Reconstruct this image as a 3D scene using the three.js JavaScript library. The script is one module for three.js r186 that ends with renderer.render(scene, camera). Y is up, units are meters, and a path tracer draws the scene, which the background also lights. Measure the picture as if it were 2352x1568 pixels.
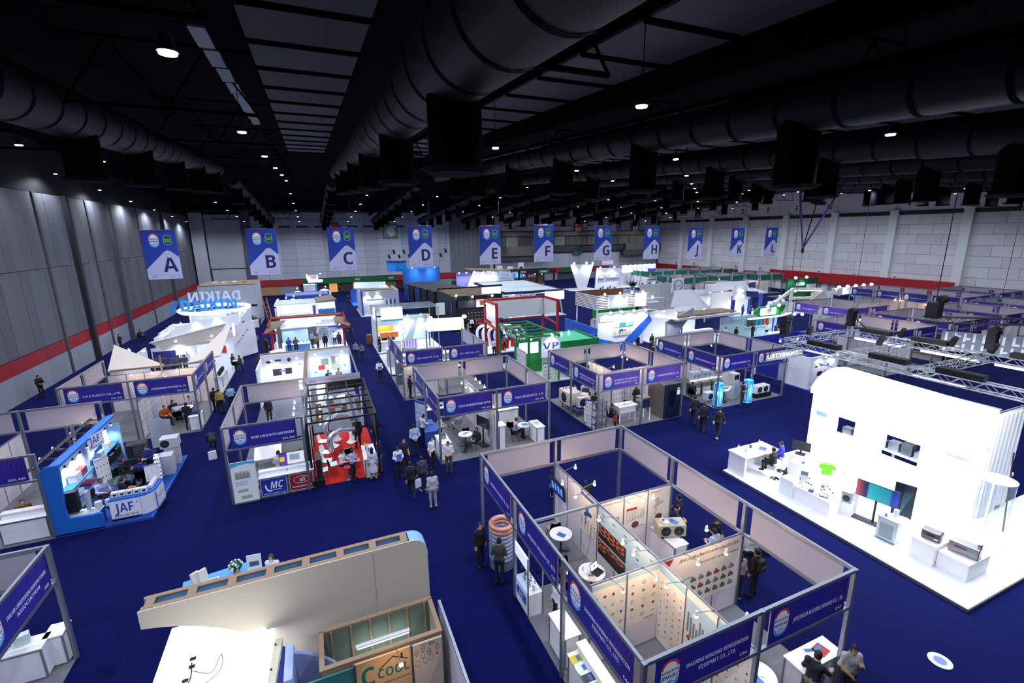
import * as THREE from 'three';
import { mergeGeometries, mergeVertices, toCreasedNormals } from 'three/addons/utils/BufferGeometryUtils.js';
import { RoundedBoxGeometry } from 'three/addons/geometries/RoundedBoxGeometry.js';
import { MarchingCubes } from 'three/addons/objects/MarchingCubes.js';
import { RectAreaLightUniformsLib } from 'three/addons/lights/RectAreaLightUniformsLib.js';
import { FontLoader } from 'three/addons/loaders/FontLoader.js';
import { TextGeometry } from 'three/addons/geometries/TextGeometry.js';
RectAreaLightUniformsLib.init();
const FONT = await new FontLoader().loadAsync('fonts/droid/droid_sans_bold.typeface.json');
const scene = new THREE.Scene();
scene.background = new THREE.Color(0x000000);
const R = Math.PI / 180;
const camera = new THREE.PerspectiveCamera(72.73, 1.5, 0.1, 300);
camera.position.set(0, 11.13, 0);
camera.rotation.set(-13.168 * R, -22.81 * R, -0.675 * R, 'YXZ');
scene.add(camera);
const renderer = new THREE.WebGLRenderer({ antialias: true });
renderer.toneMapping = THREE.LinearToneMapping;
renderer.toneMappingExposure = 1.0;
renderer.shadowMap.enabled = true;
const HALL = 118, HALLC = 0xdfe8ff, WARM = 0xffd4a8, COOL = 0xeaf2ff;
let seed = 12345;
const rnd = () => { seed = (seed * 1664525 + 1013904223) >>> 0; return seed / 4294967296; };
const rr = (a, b) => a + (b - a) * rnd();
const names = {};
const nm = n => { const k = names[n] = (names[n] ?? -1) + 1; return k ? n + '_' + String(k).padStart(3, '0') : n; };
const UB = new THREE.BoxGeometry(1, 1, 1);
const UC = new THREE.CylinderGeometry(1, 1, 1, 20), UC8 = new THREE.CylinderGeometry(1, 1, 1, 8), US = new THREE.SphereGeometry(1, 14, 10);
const matCache = {};
function mat(hex, rough = 0.7, metal = 0, extra) {
const k = hex + '|' + rough + '|' + metal + (extra ? JSON.stringify(extra) : '');
return matCache[k] ??= new THREE.MeshStandardMaterial({ color: hex, roughness: rough, metalness: metal, ...extra });
}
const matte = hex => matCache['m' + hex] ??= new THREE.MeshPhysicalMaterial({ color: hex, roughness: 0.95, specularIntensity: 0.08 });
const glow = (hex, e) => matCache['g' + hex + e] ??= new THREE.MeshStandardMaterial({ color: hex, emissive: hex, emissiveIntensity: e, roughness: 0.6 });
const glassM = new THREE.MeshPhysicalMaterial({ color: 0xf4fbff, transmission: 1, thickness: 0, roughness: 0.04, ior: 1.45 });
function mesh(parent, name, geo, m) { const o = new THREE.Mesh(geo, m); o.name = name; o.castShadow = o.receiveShadow = true; parent.add(o); return o; }
function box(p, name, m, w, h, d, x, y, z, ry = 0, rx = 0, rz = 0) {
const o = mesh(p, name, UB, m); o.scale.set(w, h, d); o.position.set(x, y + h / 2, z); o.rotation.set(rx, ry, rz, 'YXZ'); return o;
}
const rbc = {};
function rbox(p, name, m, w, h, d, x, y, z, ry = 0, r = 0.02, rx = 0, rz = 0) {
const k = [w, h, d, r].map(v => v.toFixed(3)).join();
const o = mesh(p, name, rbc[k] ??= new RoundedBoxGeometry(w, h, d, 2, Math.min(r, w / 2.1, h / 2.1, d / 2.1)), m); o.position.set(x, y + h / 2, z); o.rotation.set(rx, ry, rz, 'YXZ'); return o;
}
function cyl(p, name, m, r, h, x, y, z, r2 = r, seg = 20, rx = 0, rz = 0) {
const k = 'c' + [r, r2, h, seg].join(); const o = mesh(p, name, rbc[k] ??= new THREE.CylinderGeometry(r2, r, h, seg), m);
o.position.set(x, y + h / 2, z); o.rotation.set(rx, 0, rz); return o;
}
function bar(p, name, m, a, b, w, round = false) {
const A = new THREE.Vector3(...a), B = new THREE.Vector3(...b), d = B.clone().sub(A), L = d.length();
const o = mesh(p, name, round ? UC8 : UB, m); o.scale.set(round ? w / 2 : w, L, round ? w / 2 : w);
o.position.copy(A).add(B).multiplyScalar(0.5); o.quaternion.setFromUnitVectors(new THREE.Vector3(0, 1, 0), d.normalize()); return o;
}
function barGeo(a, b, w, seg = 4) {
const A = new THREE.Vector3(...a), B = new THREE.Vector3(...b), d = B.clone().sub(A), L = d.length();
const g = seg === 4 ? new THREE.BoxGeometry(w, L, w) : new THREE.CylinderGeometry(w / 2, w / 2, L, seg, 1, true);
g.applyQuaternion(new THREE.Quaternion().setFromUnitVectors(new THREE.Vector3(0, 1, 0), d.normalize()));
g.translate((A.x + B.x) / 2, (A.y + B.y) / 2, (A.z + B.z) / 2); return g;
}
const boxGeo = (w, h, d, x, y, z) => new THREE.BoxGeometry(w, h, d).translate(x, y + h / 2, z);
function prismGeo(pts, t, bevel = 0) {
const s = new THREE.Shape(pts.map(q => new THREE.Vector2(...q)));
return new THREE.ExtrudeGeometry(s, { depth: t, bevelEnabled: bevel > 0, bevelThickness: bevel, bevelSize: bevel, bevelSegments: 1, curveSegments: 16 });
}
function prism(p, name, m, pts, t, x, y, z, ry = 0, rx = 0) { const o = mesh(p, name, prismGeo(pts, t), m); o.position.set(x, y, z); o.rotation.set(rx, ry, 0, 'YXZ'); return o; }
function slab(p, name, m, pts, t = 0.06) {
const P = pts.map(q => new THREE.Vector3(...q)), n = P[1].clone().sub(P[0]).cross(P[2].clone().sub(P[0])).normalize().multiplyScalar(t);
const pos = [], k = P.length, Q = P.map(v => v.clone().sub(n)), tri = (a, b, c) => pos.push(a.x, a.y, a.z, b.x, b.y, b.z, c.x, c.y, c.z);
for (let i = 1; i < k - 1; i++) { tri(P[0], P[i], P[i + 1]); tri(Q[0], Q[i + 1], Q[i]); }
for (let i = 0; i < k; i++) { const j = (i + 1) % k; tri(P[i], Q[i], Q[j]); tri(P[i], Q[j], P[j]); }
const g = new THREE.BufferGeometry(); g.setAttribute('position', new THREE.Float32BufferAttribute(pos, 3)); g.setAttribute('uv', new THREE.Float32BufferAttribute(new Array(pos.length / 3 * 2).fill(0), 2)); g.computeVertexNormals();
return mesh(p, name, g, m);
}
function tubeGeo(pts, r, seg = 8, n = 24) { return new THREE.TubeGeometry(new THREE.CatmullRomCurve3(pts.map(q => new THREE.Vector3(...q))), n, r, seg); }
const tube = (p, name, m, pts, r, seg, n) => mesh(p, name, tubeGeo(pts, r, seg, n), m);
function thing(name, label, category, x = 0, y = 0, z = 0, turn = 0, group) {
const o = new THREE.Group(); o.name = nm(name); o.position.set(x, y, z); o.rotation.y = turn; o.userData = { label, category };
if (group) o.userData.group = group; scene.add(o); return o;
}
function struct(name, x = 0, y = 0, z = 0) { const o = new THREE.Group(); o.name = nm(name); o.position.set(x, y, z); o.userData = { kind: 'structure' }; scene.add(o); return o; }
function dup(o, label, x, y, z, turn) {
const r = o.clone(); r.name = nm(o.name.replace(/_\d\d\d$/, '')); r.userData = { ...o.userData, ...(label ? { label } : {}) };
r.position.set(x, y, z); if (turn !== undefined) r.rotation.y = turn; scene.add(r); return r;
}
function spot(p, x, y, z, tx, ty, tz, cd, angle = 50, pen = 0.6, color = COOL, size = 3) {
const l = new THREE.SpotLight(color, cd, 0, angle * R, pen, 2); l.position.set(x, y, z); l.target.position.set(tx, ty, tz); l.castShadow = true; l.shadow.radius = size; p.add(l, l.target); return l;
}
function point(p, x, y, z, cd, color = WARM, size = 2) { const l = new THREE.PointLight(color, cd, 0, 2); l.position.set(x, y, z); l.castShadow = true; l.shadow.radius = size; p.add(l); return l; }
function area(p, w, h, x, y, z, tx, ty, tz, nits, color = COOL) { const l = new THREE.RectAreaLight(color, nits, w, h); l.position.set(x, y, z); p.add(l); l.lookAt(p.localToWorld(new THREE.Vector3(tx, ty, tz))); return l; }
function noiseTex(n, fn, srgb = true) {
const d = new Uint8Array(n * n * 4);
for (let j = 0; j < n; j++) for (let i = 0; i < n; i++) { const c = fn(i, j), k = (j * n + i) * 4; d[k] = c[0]; d[k + 1] = c[1]; d[k + 2] = c[2]; d[k + 3] = 255; }
const t = new THREE.DataTexture(d, n, n); t.wrapS = t.wrapT = THREE.RepeatWrapping; t.magFilter = THREE.LinearFilter; t.minFilter = THREE.LinearMipmapLinearFilter; t.generateMipmaps = true;
if (srgb) t.colorSpace = THREE.SRGBColorSpace; t.needsUpdate = true; return t;
}
const lattice = (() => { const s = new Float32Array(65536); let q = 777; for (let i = 0; i < 65536; i++) { q = (q * 1664525 + 1013904223) >>> 0; s[i] = q / 4294967296; } return s; })();
function vnoise(x, y, per) {
const xi = Math.floor(x), yi = Math.floor(y), fx = x - xi, fy = y - yi, u = fx * fx * (3 - 2 * fx), v = fy * fy * (3 - 2 * fy), w = (a, b) => lattice[(((a % per) + per) % per) + 256 * (((b % per) + per) % per)];
return (w(xi, yi) * (1 - u) + w(xi + 1, yi) * u) * (1 - v) + (w(xi, yi + 1) * (1 - u) + w(xi + 1, yi + 1) * u) * v;
}
class Atlas {
constructor(w, h, cw, ch, rough = 0.55) {
this.w = w; this.h = h; this.cw = cw; this.ch = ch; this.cols = w / cw | 0; this.n = 0;
this.c = document.createElement('canvas'); this.c.width = w; this.c.height = h; this.g = this.c.getContext('2d'); this.g.fillStyle = '#fff'; this.g.fillRect(0, 0, w, h);
this.m = new THREE.MeshStandardMaterial({ roughness: rough });
}
cell(draw) { // draw(ctx, w, h)
const i = this.n++, x = (i % this.cols) * this.cw, y = (i / this.cols | 0) * this.ch, g = this.g;
if (y + this.ch > this.h) console.log('ATLAS FULL', this.cw);
g.save(); g.beginPath(); g.rect(x, y, this.cw, this.ch); g.clip(); g.translate(x, y); draw(g, this.cw, this.ch); g.restore();
const e = 1.5; return { u0: (x + e) / this.w, u1: (x + this.cw - e) / this.w, v0: 1 - (y + this.ch - e) / this.h, v1: 1 - (y + e) / this.h, m: this.m };
}
done() { const t = new THREE.CanvasTexture(this.c); t.colorSpace = THREE.SRGBColorSpace; t.anisotropy = 8; this.m.map = t; this.m.needsUpdate = true; }
}
const rectUV = (g, r, a, b) => { const uv = g.attributes.uv; for (let i = a; i < b; i++) uv.setXY(i, r.u0 + (r.u1 - r.u0) * uv.getX(i), r.v0 + (r.v1 - r.v0) * uv.getY(i)); return g; };
function printBoard(p, name, cell, w, h, t, x, y, z, ry = 0, blank, rx = 0) {
const g = new THREE.BoxGeometry(w, h, t);
rectUV(g, cell, 16, 20); const b = blank || cell.blank || cell; const q = { u0: b.u0 + (b.u1 - b.u0) * 0.02, u1: b.u0 + (b.u1 - b.u0) * 0.03, v0: b.v0 + (b.v1 - b.v0) * 0.02, v1: b.v0 + (b.v1 - b.v0) * 0.03 };
rectUV(g, q, 0, 16); rectUV(g, q, 20, 24);
const o = mesh(p, name, g, cell.m); o.position.set(x, y + h / 2, z); o.rotation.set(rx, ry, 0, 'YXZ'); return o;
}
function fitText(g, t, x, y, maxW, size, font = 'sans-serif', weight = 'bold', align = 'left') {
g.textAlign = align; g.textBaseline = 'middle'; let s = size; do { g.font = weight + ' ' + s + 'px ' + font; s -= 1; } while (g.measureText(t).width > maxW && s > 4); g.fillText(t, x, y);
}
function wideText(g, t, x, y, maxW, size, align = 'left') { g.save(); g.font = 'bold ' + size + 'px sans-serif'; g.textAlign = align; g.textBaseline = 'middle'; g.translate(x, y); g.scale(Math.min(1, maxW / g.measureText(t).width), 1); g.fillText(t, 0, 0); g.restore(); }
function rr2(g, x, y, w, h, r) { g.beginPath(); g.moveTo(x + r, y); g.arcTo(x + w, y, x + w, y + h, r); g.arcTo(x + w, y + h, x, y + h, r); g.arcTo(x, y + h, x, y, r); g.arcTo(x, y, x + w, y, r); g.closePath(); }
const ALU = mat(0x9aa0a8, 0.38, 0.75), ALUD = mat(0x5c626c, 0.45, 0.6), BLK = mat(0x08080a, 0.6), DARK = mat(0x16181c, 0.6), WHITE = mat(0xf2f2f2, 0.55), PANEL = mat(0xdcd6da, 0.6), MDF = mat(0x8a745e, 0.85), CHROME = mat(0xd8dade, 0.15, 1), GREYF = mat(0x6f7074, 0.95), STEEL = mat(0xa8a49c, 0.3, 0.9);
const BULB = glow(0xffe0b0, 14), LED = glow(0xf4f8ff, 9);
// ================================================================ HALL
const XL = -19.5, XR = 83.5, ZB = -99.6, ZF = 6, EAVE = 15.53, SL = 0.0625, RIDGE = -50;
const roofY = (z, a = 4.4) => 11.13 + a + SL * (z > RIDGE ? -z : 100 + z);
{ // floor: navy needle-punch carpet
const t = noiseTex(512, (i, j) => {
const f = vnoise(i / 2, j / 2, 256) * 0.5 + vnoise(i / 32, j / 32, 16) * 0.3 + vnoise(i / 128, j / 128, 4) * 0.2, k = 0.82 + 0.36 * f;
return [4 * k, 12 * k, 70 * k];
});
t.repeat.set(26, 26);
const b = noiseTex(256, (i, j) => { const v = 255 * vnoise(i / 1.5, j / 1.5, 170); return [v, v, v]; }, false); b.repeat.set(160, 160);
const m = new THREE.MeshPhysicalMaterial({ map: t, roughness: 0.96, specularIntensity: 0.25, bumpMap: b, bumpScale: 0.004 });
const f = struct('floor'); box(f, 'carpet', m, XR - XL + 1, 0.2, ZF - ZB + 1, (XL + XR) / 2, -0.2, (ZF + ZB) / 2);
}
{ // left wall: folding partition panels, dark steel columns, red stripe
const w = struct('wall_left'), core = mat(0x3a3c40, 0.8), pm = [mat(0x66676a, 0.6), mat(0x606165, 0.6), mat(0x6a6b6f, 0.6)], lo = [mat(0x9aa0a6, 0.6), mat(0x949aa0, 0.6)], red = mat(0xa51c26, 0.6);
box(w, 'core', core, 0.3, 16, ZF - ZB, XL - 0.35, 0, (ZF + ZB) / 2);
box(w, 'core', BLK, 0.34, 6, ZF - ZB, XL - 0.33, 14.7, (ZF + ZB) / 2);
let k = 0;
for (let z = -15; z > ZB + 0.6; z -= 1.19, k++) {
const d = (k * 7) % 3; box(w, 'panel', pm[d], 0.06 + 0.01 * d, 5.78, 1.165, XL - 0.16, 3.02, z - 0.6); box(w, 'panel', pm[(d + 1) % 3], 0.06 + 0.01 * ((d + 2) % 3), 5.82, 1.165, XL - 0.16, 8.84, z - 0.6);
if (k % 2 === 0) { box(w, 'stripe_panel', red, 0.07, 0.98, 2.36, XL - 0.16, 1.98, z - 1.19); box(w, 'lower_panel', lo[(k / 2) % 2], 0.07, 1.94, 2.36, XL - 0.16, 0.02, z - 1.19); }
}
for (const z of [-54, -63.4, -83.2]) box(w, 'column', z === -54 ? mat(0x2c2d30, 0.6, 0.2) : mat(0x4c4d50, 0.6), 0.42, 14.7, 0.5, XL + 0.02, 0, z);
for (const z of [-49.2, -58.5, -73]) box(w, 'guide', mat(0x4a4b50, 0.6), 0.12, 14.7, 0.3, XL - 0.1, 0, z);
}
const signs = new Atlas(1024, 512, 256, 256, 0.5);
const signMat = m => m;
{ // back wall
const w = struct('wall_back'), core = mat(0x4a4d52, 0.8), P = [mat(0xb4b7bd, 0.6), mat(0xadb0b7, 0.6), mat(0xb9bcc2, 0.6)], red = mat(0xa51c26, 0.6), green = mat(0x12602f, 0.6), low = mat(0x8f959c, 0.7), G = mat(0x6d7072, 0.65);
box(w, 'core', core, 103, 16, 0.3, 32, 0, ZB - 0.3);
const zf = ZB + 0.02;
for (let c = 0; c < 15; c++) for (let r = 0; r < 10; r++) { const x = -10.4 + 2.53 * c; box(w, 'panel', P[(c * 5 + r * 3) % 3], 2.5, 1.22, 0.1 + 0.008 * ((c + r) % 2), x + 1.26, 2.9 + 1.25 * r, zf); }
for (let c = 0; c < 18; c++) for (let r = 0; r < 3; r++) { const x = 36.6 + 2.6 * c; box(w, 'panel', P[(c * 2 + r) % 3], 2.57, 1.3, 0.1 + 0.008 * ((c + r) % 2), x + 1.3, 11.5 + 1.33 * r, zf); }
for (let c = 0; c < 16; c++) box(w, 'panel', P[c % 3], 2.9, 3.4, 0.1, 38 + 2.94 * c, 2.9, zf);
for (let c = 0; c < 9; c++) box(w, 'grey_panel', G, 1.0, 14.5, 0.12, 28.1 + 1.03 * c, 0.9, zf);
box(w, 'pier', mat(0xc3c6cb, 0.6), 0.7, 15.4, 0.4, 37, 0, zf + 0.1); box(w, 'pipe', BLK, 0.3, 15.4, 0.3, 37.7, 0, zf + 0.1);
const gal = mat(0x6e6c62, 0.8), gald = mat(0x55564f, 0.8);
box(w, 'gallery_beam', gal, 46, 0.9, 0.9, 60.2, 10.4, zf + 0.5);
for (let c = 0; c < 15; c++) box(w, 'gallery_panel', c % 4 === 1 ? mat(0x83857e, 0.7) : c % 4 === 2 ? gald : gal, 2.9, 2.2, 0.5, 38.9 + 3.05 * c, 8.1, zf + 0.3);
for (let c = 0; c < 10; c++) { const o = box(w, 'gallery_skirt', mat(0x5d6467, 0.7), 3.0, 1.5, 0.12, 52 + 3.05 * c, 6.5, zf + 0.75, 0, 0.5); }
box(w, 'gallery_duct', gal, 14, 2.1, 1.4, 44, 6.0, zf + 0.8); box(w, 'gallery_duct', gald, 13, 0.9, 1.0, 44.5, 5.1, zf + 0.7);
box(w, 'gallery_duct', gal, 11, 1.6, 1.4, 78, 6.6, zf + 0.8); box(w, 'gallery_duct', gald, 11, 1.3, 1.2, 77.5, 5.4, zf + 0.8);
box(w, 'pier', mat(0xb4b7bb, 0.6), 2.0, 15.2, 0.5, -18.4, 0, zf + 0.2); box(w, 'roller_door', mat(0xa7aaae, 0.6), 5.6, 8.6, 0.1, -14.4, 5.4, zf); box(w, 'roller_door', mat(0xb0b3b6, 0.6), 5.4, 5.0, 0.1, -14.4, 0.2, zf); box(w, 'door_lintel', mat(0xa3a6aa, 0.6), 5.6, 1.1, 0.2, -14.4, 14.1, zf); box(w, 'track', BLK, 6, 0.3, 0.5, -14.3, 14.9, zf + 0.3);
box(w, 'pier', mat(0x55575b, 0.7), 1.6, 15.4, 0.5, -10.8, 0, zf + 0.1);
for (const [a, b, m] of [[-19.4, -2.4, red], [-2.4, 15.6, green], [15.6, 38, red], [41, 54.5, red], [54.5, 62, green], [62, 83, red]]) box(w, 'band', m, b - a, 1.05, 0.3, (a + b) / 2, 1.75, zf + 0.1);
for (const [a, b] of [[-10, -3], [9.5, 12], [19, 27.6], [38.5, 54], [62, 83]]) box(w, 'lower_panel', low, b - a, 1.7, 0.12, (a + b) / 2, 0, zf);
const dk = mat(0x3a3226, 0.7), shut = mat(0x6a1620, 0.6);
box(w, 'opening', dk, 3, 1.7, 0.1, -1, 0, zf); box(w, 'opening', mat(0xb08a5a, 0.6), 3.0, 1.8, 0.1, -8, 0, zf + 0.06); box(w, 'opening', dk, 2.4, 1.7, 0.1, 5.6, 0, zf);
box(w, 'opening', glow(0xd89a5a, 0.7), 1.5, 1.7, 0.1, 3.2, 0, zf); box(w, 'opening', glow(0xe0a868, 0.8), 2.4, 1.7, 0.1, 8.2, 0, zf); box(w, 'opening', mat(0x8a744e, 0.6), 3, 1.7, 0.1, 14, 0, zf);
for (let i = 0; i < 6; i++) box(w, 'shutter', shut, 0.52, 1.7, 0.12, 16 + 0.55 * i, 0, zf);
for (const x of [21.5, 49]) box(w, 'side_door', mat(0x24364a, 0.5), 1.7, 1.7, 0.14, x, 0, zf + 0.04);
for (let i = 0; i < 26; i++) { const x = -7.4 + 3.05 * i; if (x < 26 || x > 38) box(w, 'air_grille', BLK, 2.0, 0.26, 0.06, x, 12.6, zf + 0.1); }
}
{ // illuminated and painted signs fixed to the back wall
const zf = ZB + 0.3;
const red = signs.cell((g, w, h) => { g.fillStyle = '#d0161e'; g.fillRect(0, 0, w, h); g.fillStyle = '#fff'; fitText(g, 'EH', 30, 60, 90, 60); fitText(g, '104', 20, 165, 216, 120); });
const red3 = signs.cell((g, w, h) => { g.fillStyle = '#d0161e'; g.fillRect(0, 0, w, h); g.fillStyle = '#fff'; fitText(g, 'EH', 30, 60, 90, 60); fitText(g, '103', 20, 165, 216, 120); });
const spi = signs.cell((g, w, h) => { g.fillStyle = '#7c8468'; g.fillRect(0, 0, w, h); g.strokeStyle = '#fff'; g.lineWidth = 15; g.lineCap = 'round'; g.beginPath(); for (let a = 0; a < 6.6 * Math.PI; a += 0.1) { const r = 8 + a * 3.7; g.lineTo(126 + r * Math.cos(a), 140 + r * Math.sin(a)); } g.stroke(); g.beginPath(); g.moveTo(130, 50); g.lineTo(228, 50); g.stroke(); });
const wc = signs.cell((g, w, h) => { g.fillStyle = '#4a4f44'; g.fillRect(0, 0, w, h); g.fillStyle = '#fff'; for (const [x, d] of [[80, 0], [176, 1]]) { g.beginPath(); g.arc(x, 52, 22, 0, 7); g.fill(); g.beginPath(); g.moveTo(x - 28, 82); g.lineTo(x + 28, 82); g.lineTo(x + (d ? 44 : 28), 165); g.lineTo(x - (d ? 44 : 28), 165); g.fill(); g.fillRect(x - 24, 150, 20, 82); g.fillRect(x + 4, 150, 20, 82); } });
const ex = signs.cell((g, w, h) => { g.fillStyle = '#12823e'; g.fillRect(0, 0, w, h); g.fillStyle = '#fff'; fitText(g, 'EXIT', 128, 95, 190, 110, 'sans-serif', 'bold', 'center'); fitText(g, 'ทางออก', 128, 195, 170, 60, 'sans-serif', 'bold', 'center'); });
const S = (label, cell, x, y, w, h) => { const t = thing('wall_sign', label, 'sign', x, y, zf + 0.15); box(t, 'sign_box', ALUD, w + 0.12, h + 0.12, 0.2, 0, -0.06, -0.12); printBoard(t, 'sign_face', cell, w, h, 0.04, 0, 0, 0.02); };
S('red hall number sign reading 104 on the back wall', red, 59.3, 10.9, 2.2, 2.5);
S('red hall number sign half hidden by the C banner', red3, 4.1, 10.9, 2.2, 2.5);
S('olive sign with white spiral between banners C and D', spi, 15.1, 10.5, 2.7, 2.7);
S('olive sign with white spiral partly behind banner G', spi, 69.5, 10.9, 2.3, 2.5);
S('olive sign with white toilet figures beside banner H', wc, 76, 10.9, 2.3, 2.5);
S('green exit sign under the grey gallery on the back wall', ex, 59.2, 5.9, 2.3, 1.4);
S('green exit sign half hidden behind the C banner', ex, 4.3, 5.9, 2.3, 1.4);
for (const [x, l] of [[0.4, 'first small green exit sign on the green portal band'], [7.9, 'second small green exit sign on the green portal band'], [14.6, 'third small green exit sign on the green portal band'], [60.2, 'small green exit sign on the short green band behind the stands']]) S(l, ex, x, 1.85, 1.3, 0.85);
}
{ // right wall
const w = struct('wall_right'), P = [mat(0xdedede, 0.65), mat(0xe4e4e3, 0.65), mat(0xd8d8d9, 0.65)], pil = mat(0xe6ebe8, 0.6), red = mat(0xb01a22, 0.6);
box(w, 'core', mat(0x63645f, 0.8), 0.3, 20, ZF - ZB, XR + 0.35, 0, (ZF + ZB) / 2);
for (let b = 0; b < 8; b++) {
const z0 = -99.4 + 9.05 * b;
box(w, 'pilaster', pil, 0.7, 13.9, 1.1, XR - 0.2, 0, z0 + 9.05); box(w, 'beam', mat(0x1c1e20, 0.6), 0.3, 0.45, 8.0, XR - 0.02, 13.2, z0 + 4.5);
for (let r = 0; r < 7; r++) { const off = (r * 1.1 + b * 0.7) % 2.4 - 0.6; let z = z0 + 0.45; const zE = z0 + 8.5; let first = true; while (z < zE - 0.1) { const L = Math.min(first ? 2.1 + off : 3.0, zE - z); box(w, 'panel', P[(b + r * 2 + (first ? 1 : 0)) % 3], 0.1 + 0.006 * (r % 2), 1.42, L - 0.04, XR + 0.12, 2.95 + 1.46 * r, z + L / 2); z += L; first = false; } }
box(w, 'upper_panel', P[b % 3], 0.1, 4.6, 9.0, XR + 0.12, 13.7, z0 + 4.5); box(w, 'lower_panel', P[1], 0.1, 1.75, 9.0, XR + 0.12, 0, z0 + 4.5);
}
box(w, 'band', red, 0.3, 1.0, 70, XR, 1.85, -64); box(w, 'band_step', red, 0.9, 1.7, 29, XR - 0.5, 1.9, -50.5);
const wl = new Atlas(512, 512, 128, 128, 0.7); const gl = 'ABCDEFGHI'.split('').map(ch => wl.cell((g, W, H) => { g.fillStyle = '#dedede'; g.fillRect(0, 0, W, H); g.fillStyle = '#15161a'; fitText(g, ch, 64, 66, 120, 120, 'sans-serif', 'bold', 'center'); })); wl.done();
gl.forEach((c, i) => { printBoard(w, 'bay_letter', c, 0.9, 0.9, 0.02, XR - 0.58, 3.1, -91.5 + 6.0 * i, -Math.PI / 2); if (i > 0) printBoard(w, 'bay_letter', c, 1.3, 1.3, 0.02, XR - 0.02, 14.3, -91.5 + 6.0 * i, -Math.PI / 2); });
}
{ const w = struct('wall_front'); box(w, 'core', mat(0x2a2b30, 0.9), 104, 20, 0.4, 32, 0, ZF + 0.3); }
{ // ceiling: two black roof slopes, pale acoustic panel strips, girders
const c = struct('ceiling'), roof = matte(0x050506), ang = Math.atan(SL), len = 50.2 / Math.cos(ang);
for (const s of [1, -1]) { const o = box(c, 'roof_deck', roof, 104, 0.3, len + (s > 0 ? 14 : 0), 32, 0, 0); o.position.set(32, roofY(-25) + 0.35 + (s > 0 ? -7 * SL / 2 : 0), s > 0 ? -25 + 3.5 : -75); o.rotation.x = s * ang; if (s > 0) o.scale.z = 57.5; }
const pm = [mat(0x484c52, 0.85), mat(0x43474d, 0.85), mat(0x4d5157, 0.85)], gm = matte(0x060607);
for (let k = 0; k < 9; k++) {
const xc = 0.4 + 9.1 * k;
for (let j = 0; j < 16; j++) { const z = -3.0 - 2.95 * j; if (k > 5 && j < 3) continue; const o = box(c, 'acoustic_panel', pm[(k + j) % 3], 3.02, 0.08, 2.62, xc, 0, z); o.position.y = roofY(z) - 0.02; o.rotation.x = ang; const b = box(c, 'cross_bar', gm, 3.1, 0.12, 0.12, xc, roofY(z - 1.48) - 0.14, z - 1.48); }
for (const s of k ? [1.75] : []) { const o = box(c, 'girder', gm, 0.28, 1.0, 47.6, xc + s, 0, -25); o.position.y = roofY(-25) - 0.35; o.rotation.x = ang; const o2 = box(c, 'girder', gm, 0.28, 1.0, 49, xc + s, 0, -75); o2.position.y = roofY(-75) - 0.35; o2.rotation.x = -ang; }
}
for (let j = 1; j < 12; j++) { // open web trusses across the hall
const z = -0.2 - 8.45 * j, y0 = roofY(z, 2.5), y1 = roofY(z, 4.2), gs = [];
for (let x = XL; x < XR - 2; x += 2.3) { const u = ((x + 1.15 - 0.4) % 9.1 + 9.1) % 9.1; if (u < 2.6 || u > 6.5) continue; gs.push(barGeo([x, y0, z], [x + 2.3, y0, z], 0.09), barGeo([x, y1, z], [x + 2.3, y1, z], 0.09)); gs.push(barGeo([x, y0, z], [x + 1.15, y1, z], 0.05), barGeo([x + 1.15, y1, z], [x + 2.3, y0, z], 0.05)); }
mesh(c, 'roof_truss', mergeGeometries(gs), matte(0x070709));
}
const pale = mat(0x6d7488, 0.5); for (let i = 0; i < 5; i++) { const o = box(c, 'soffit_panel', pale, 1.0, 0.05, 1.0, -3.6 + 0.62 * i * 1.0, 0, -10.4); o.scale.set(0.56, 0.05, 1.0); o.position.y = roofY(-10.4) - 0.5; }
for (let i = 0; i < 8; i++) { const z = -13 - 1.7 * i, o = box(c, 'soffit_strip', pale, 0.32, 0.05, 1.2, -1.75, 0, z); o.position.y = roofY(z) - 1.0; }
}
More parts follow.
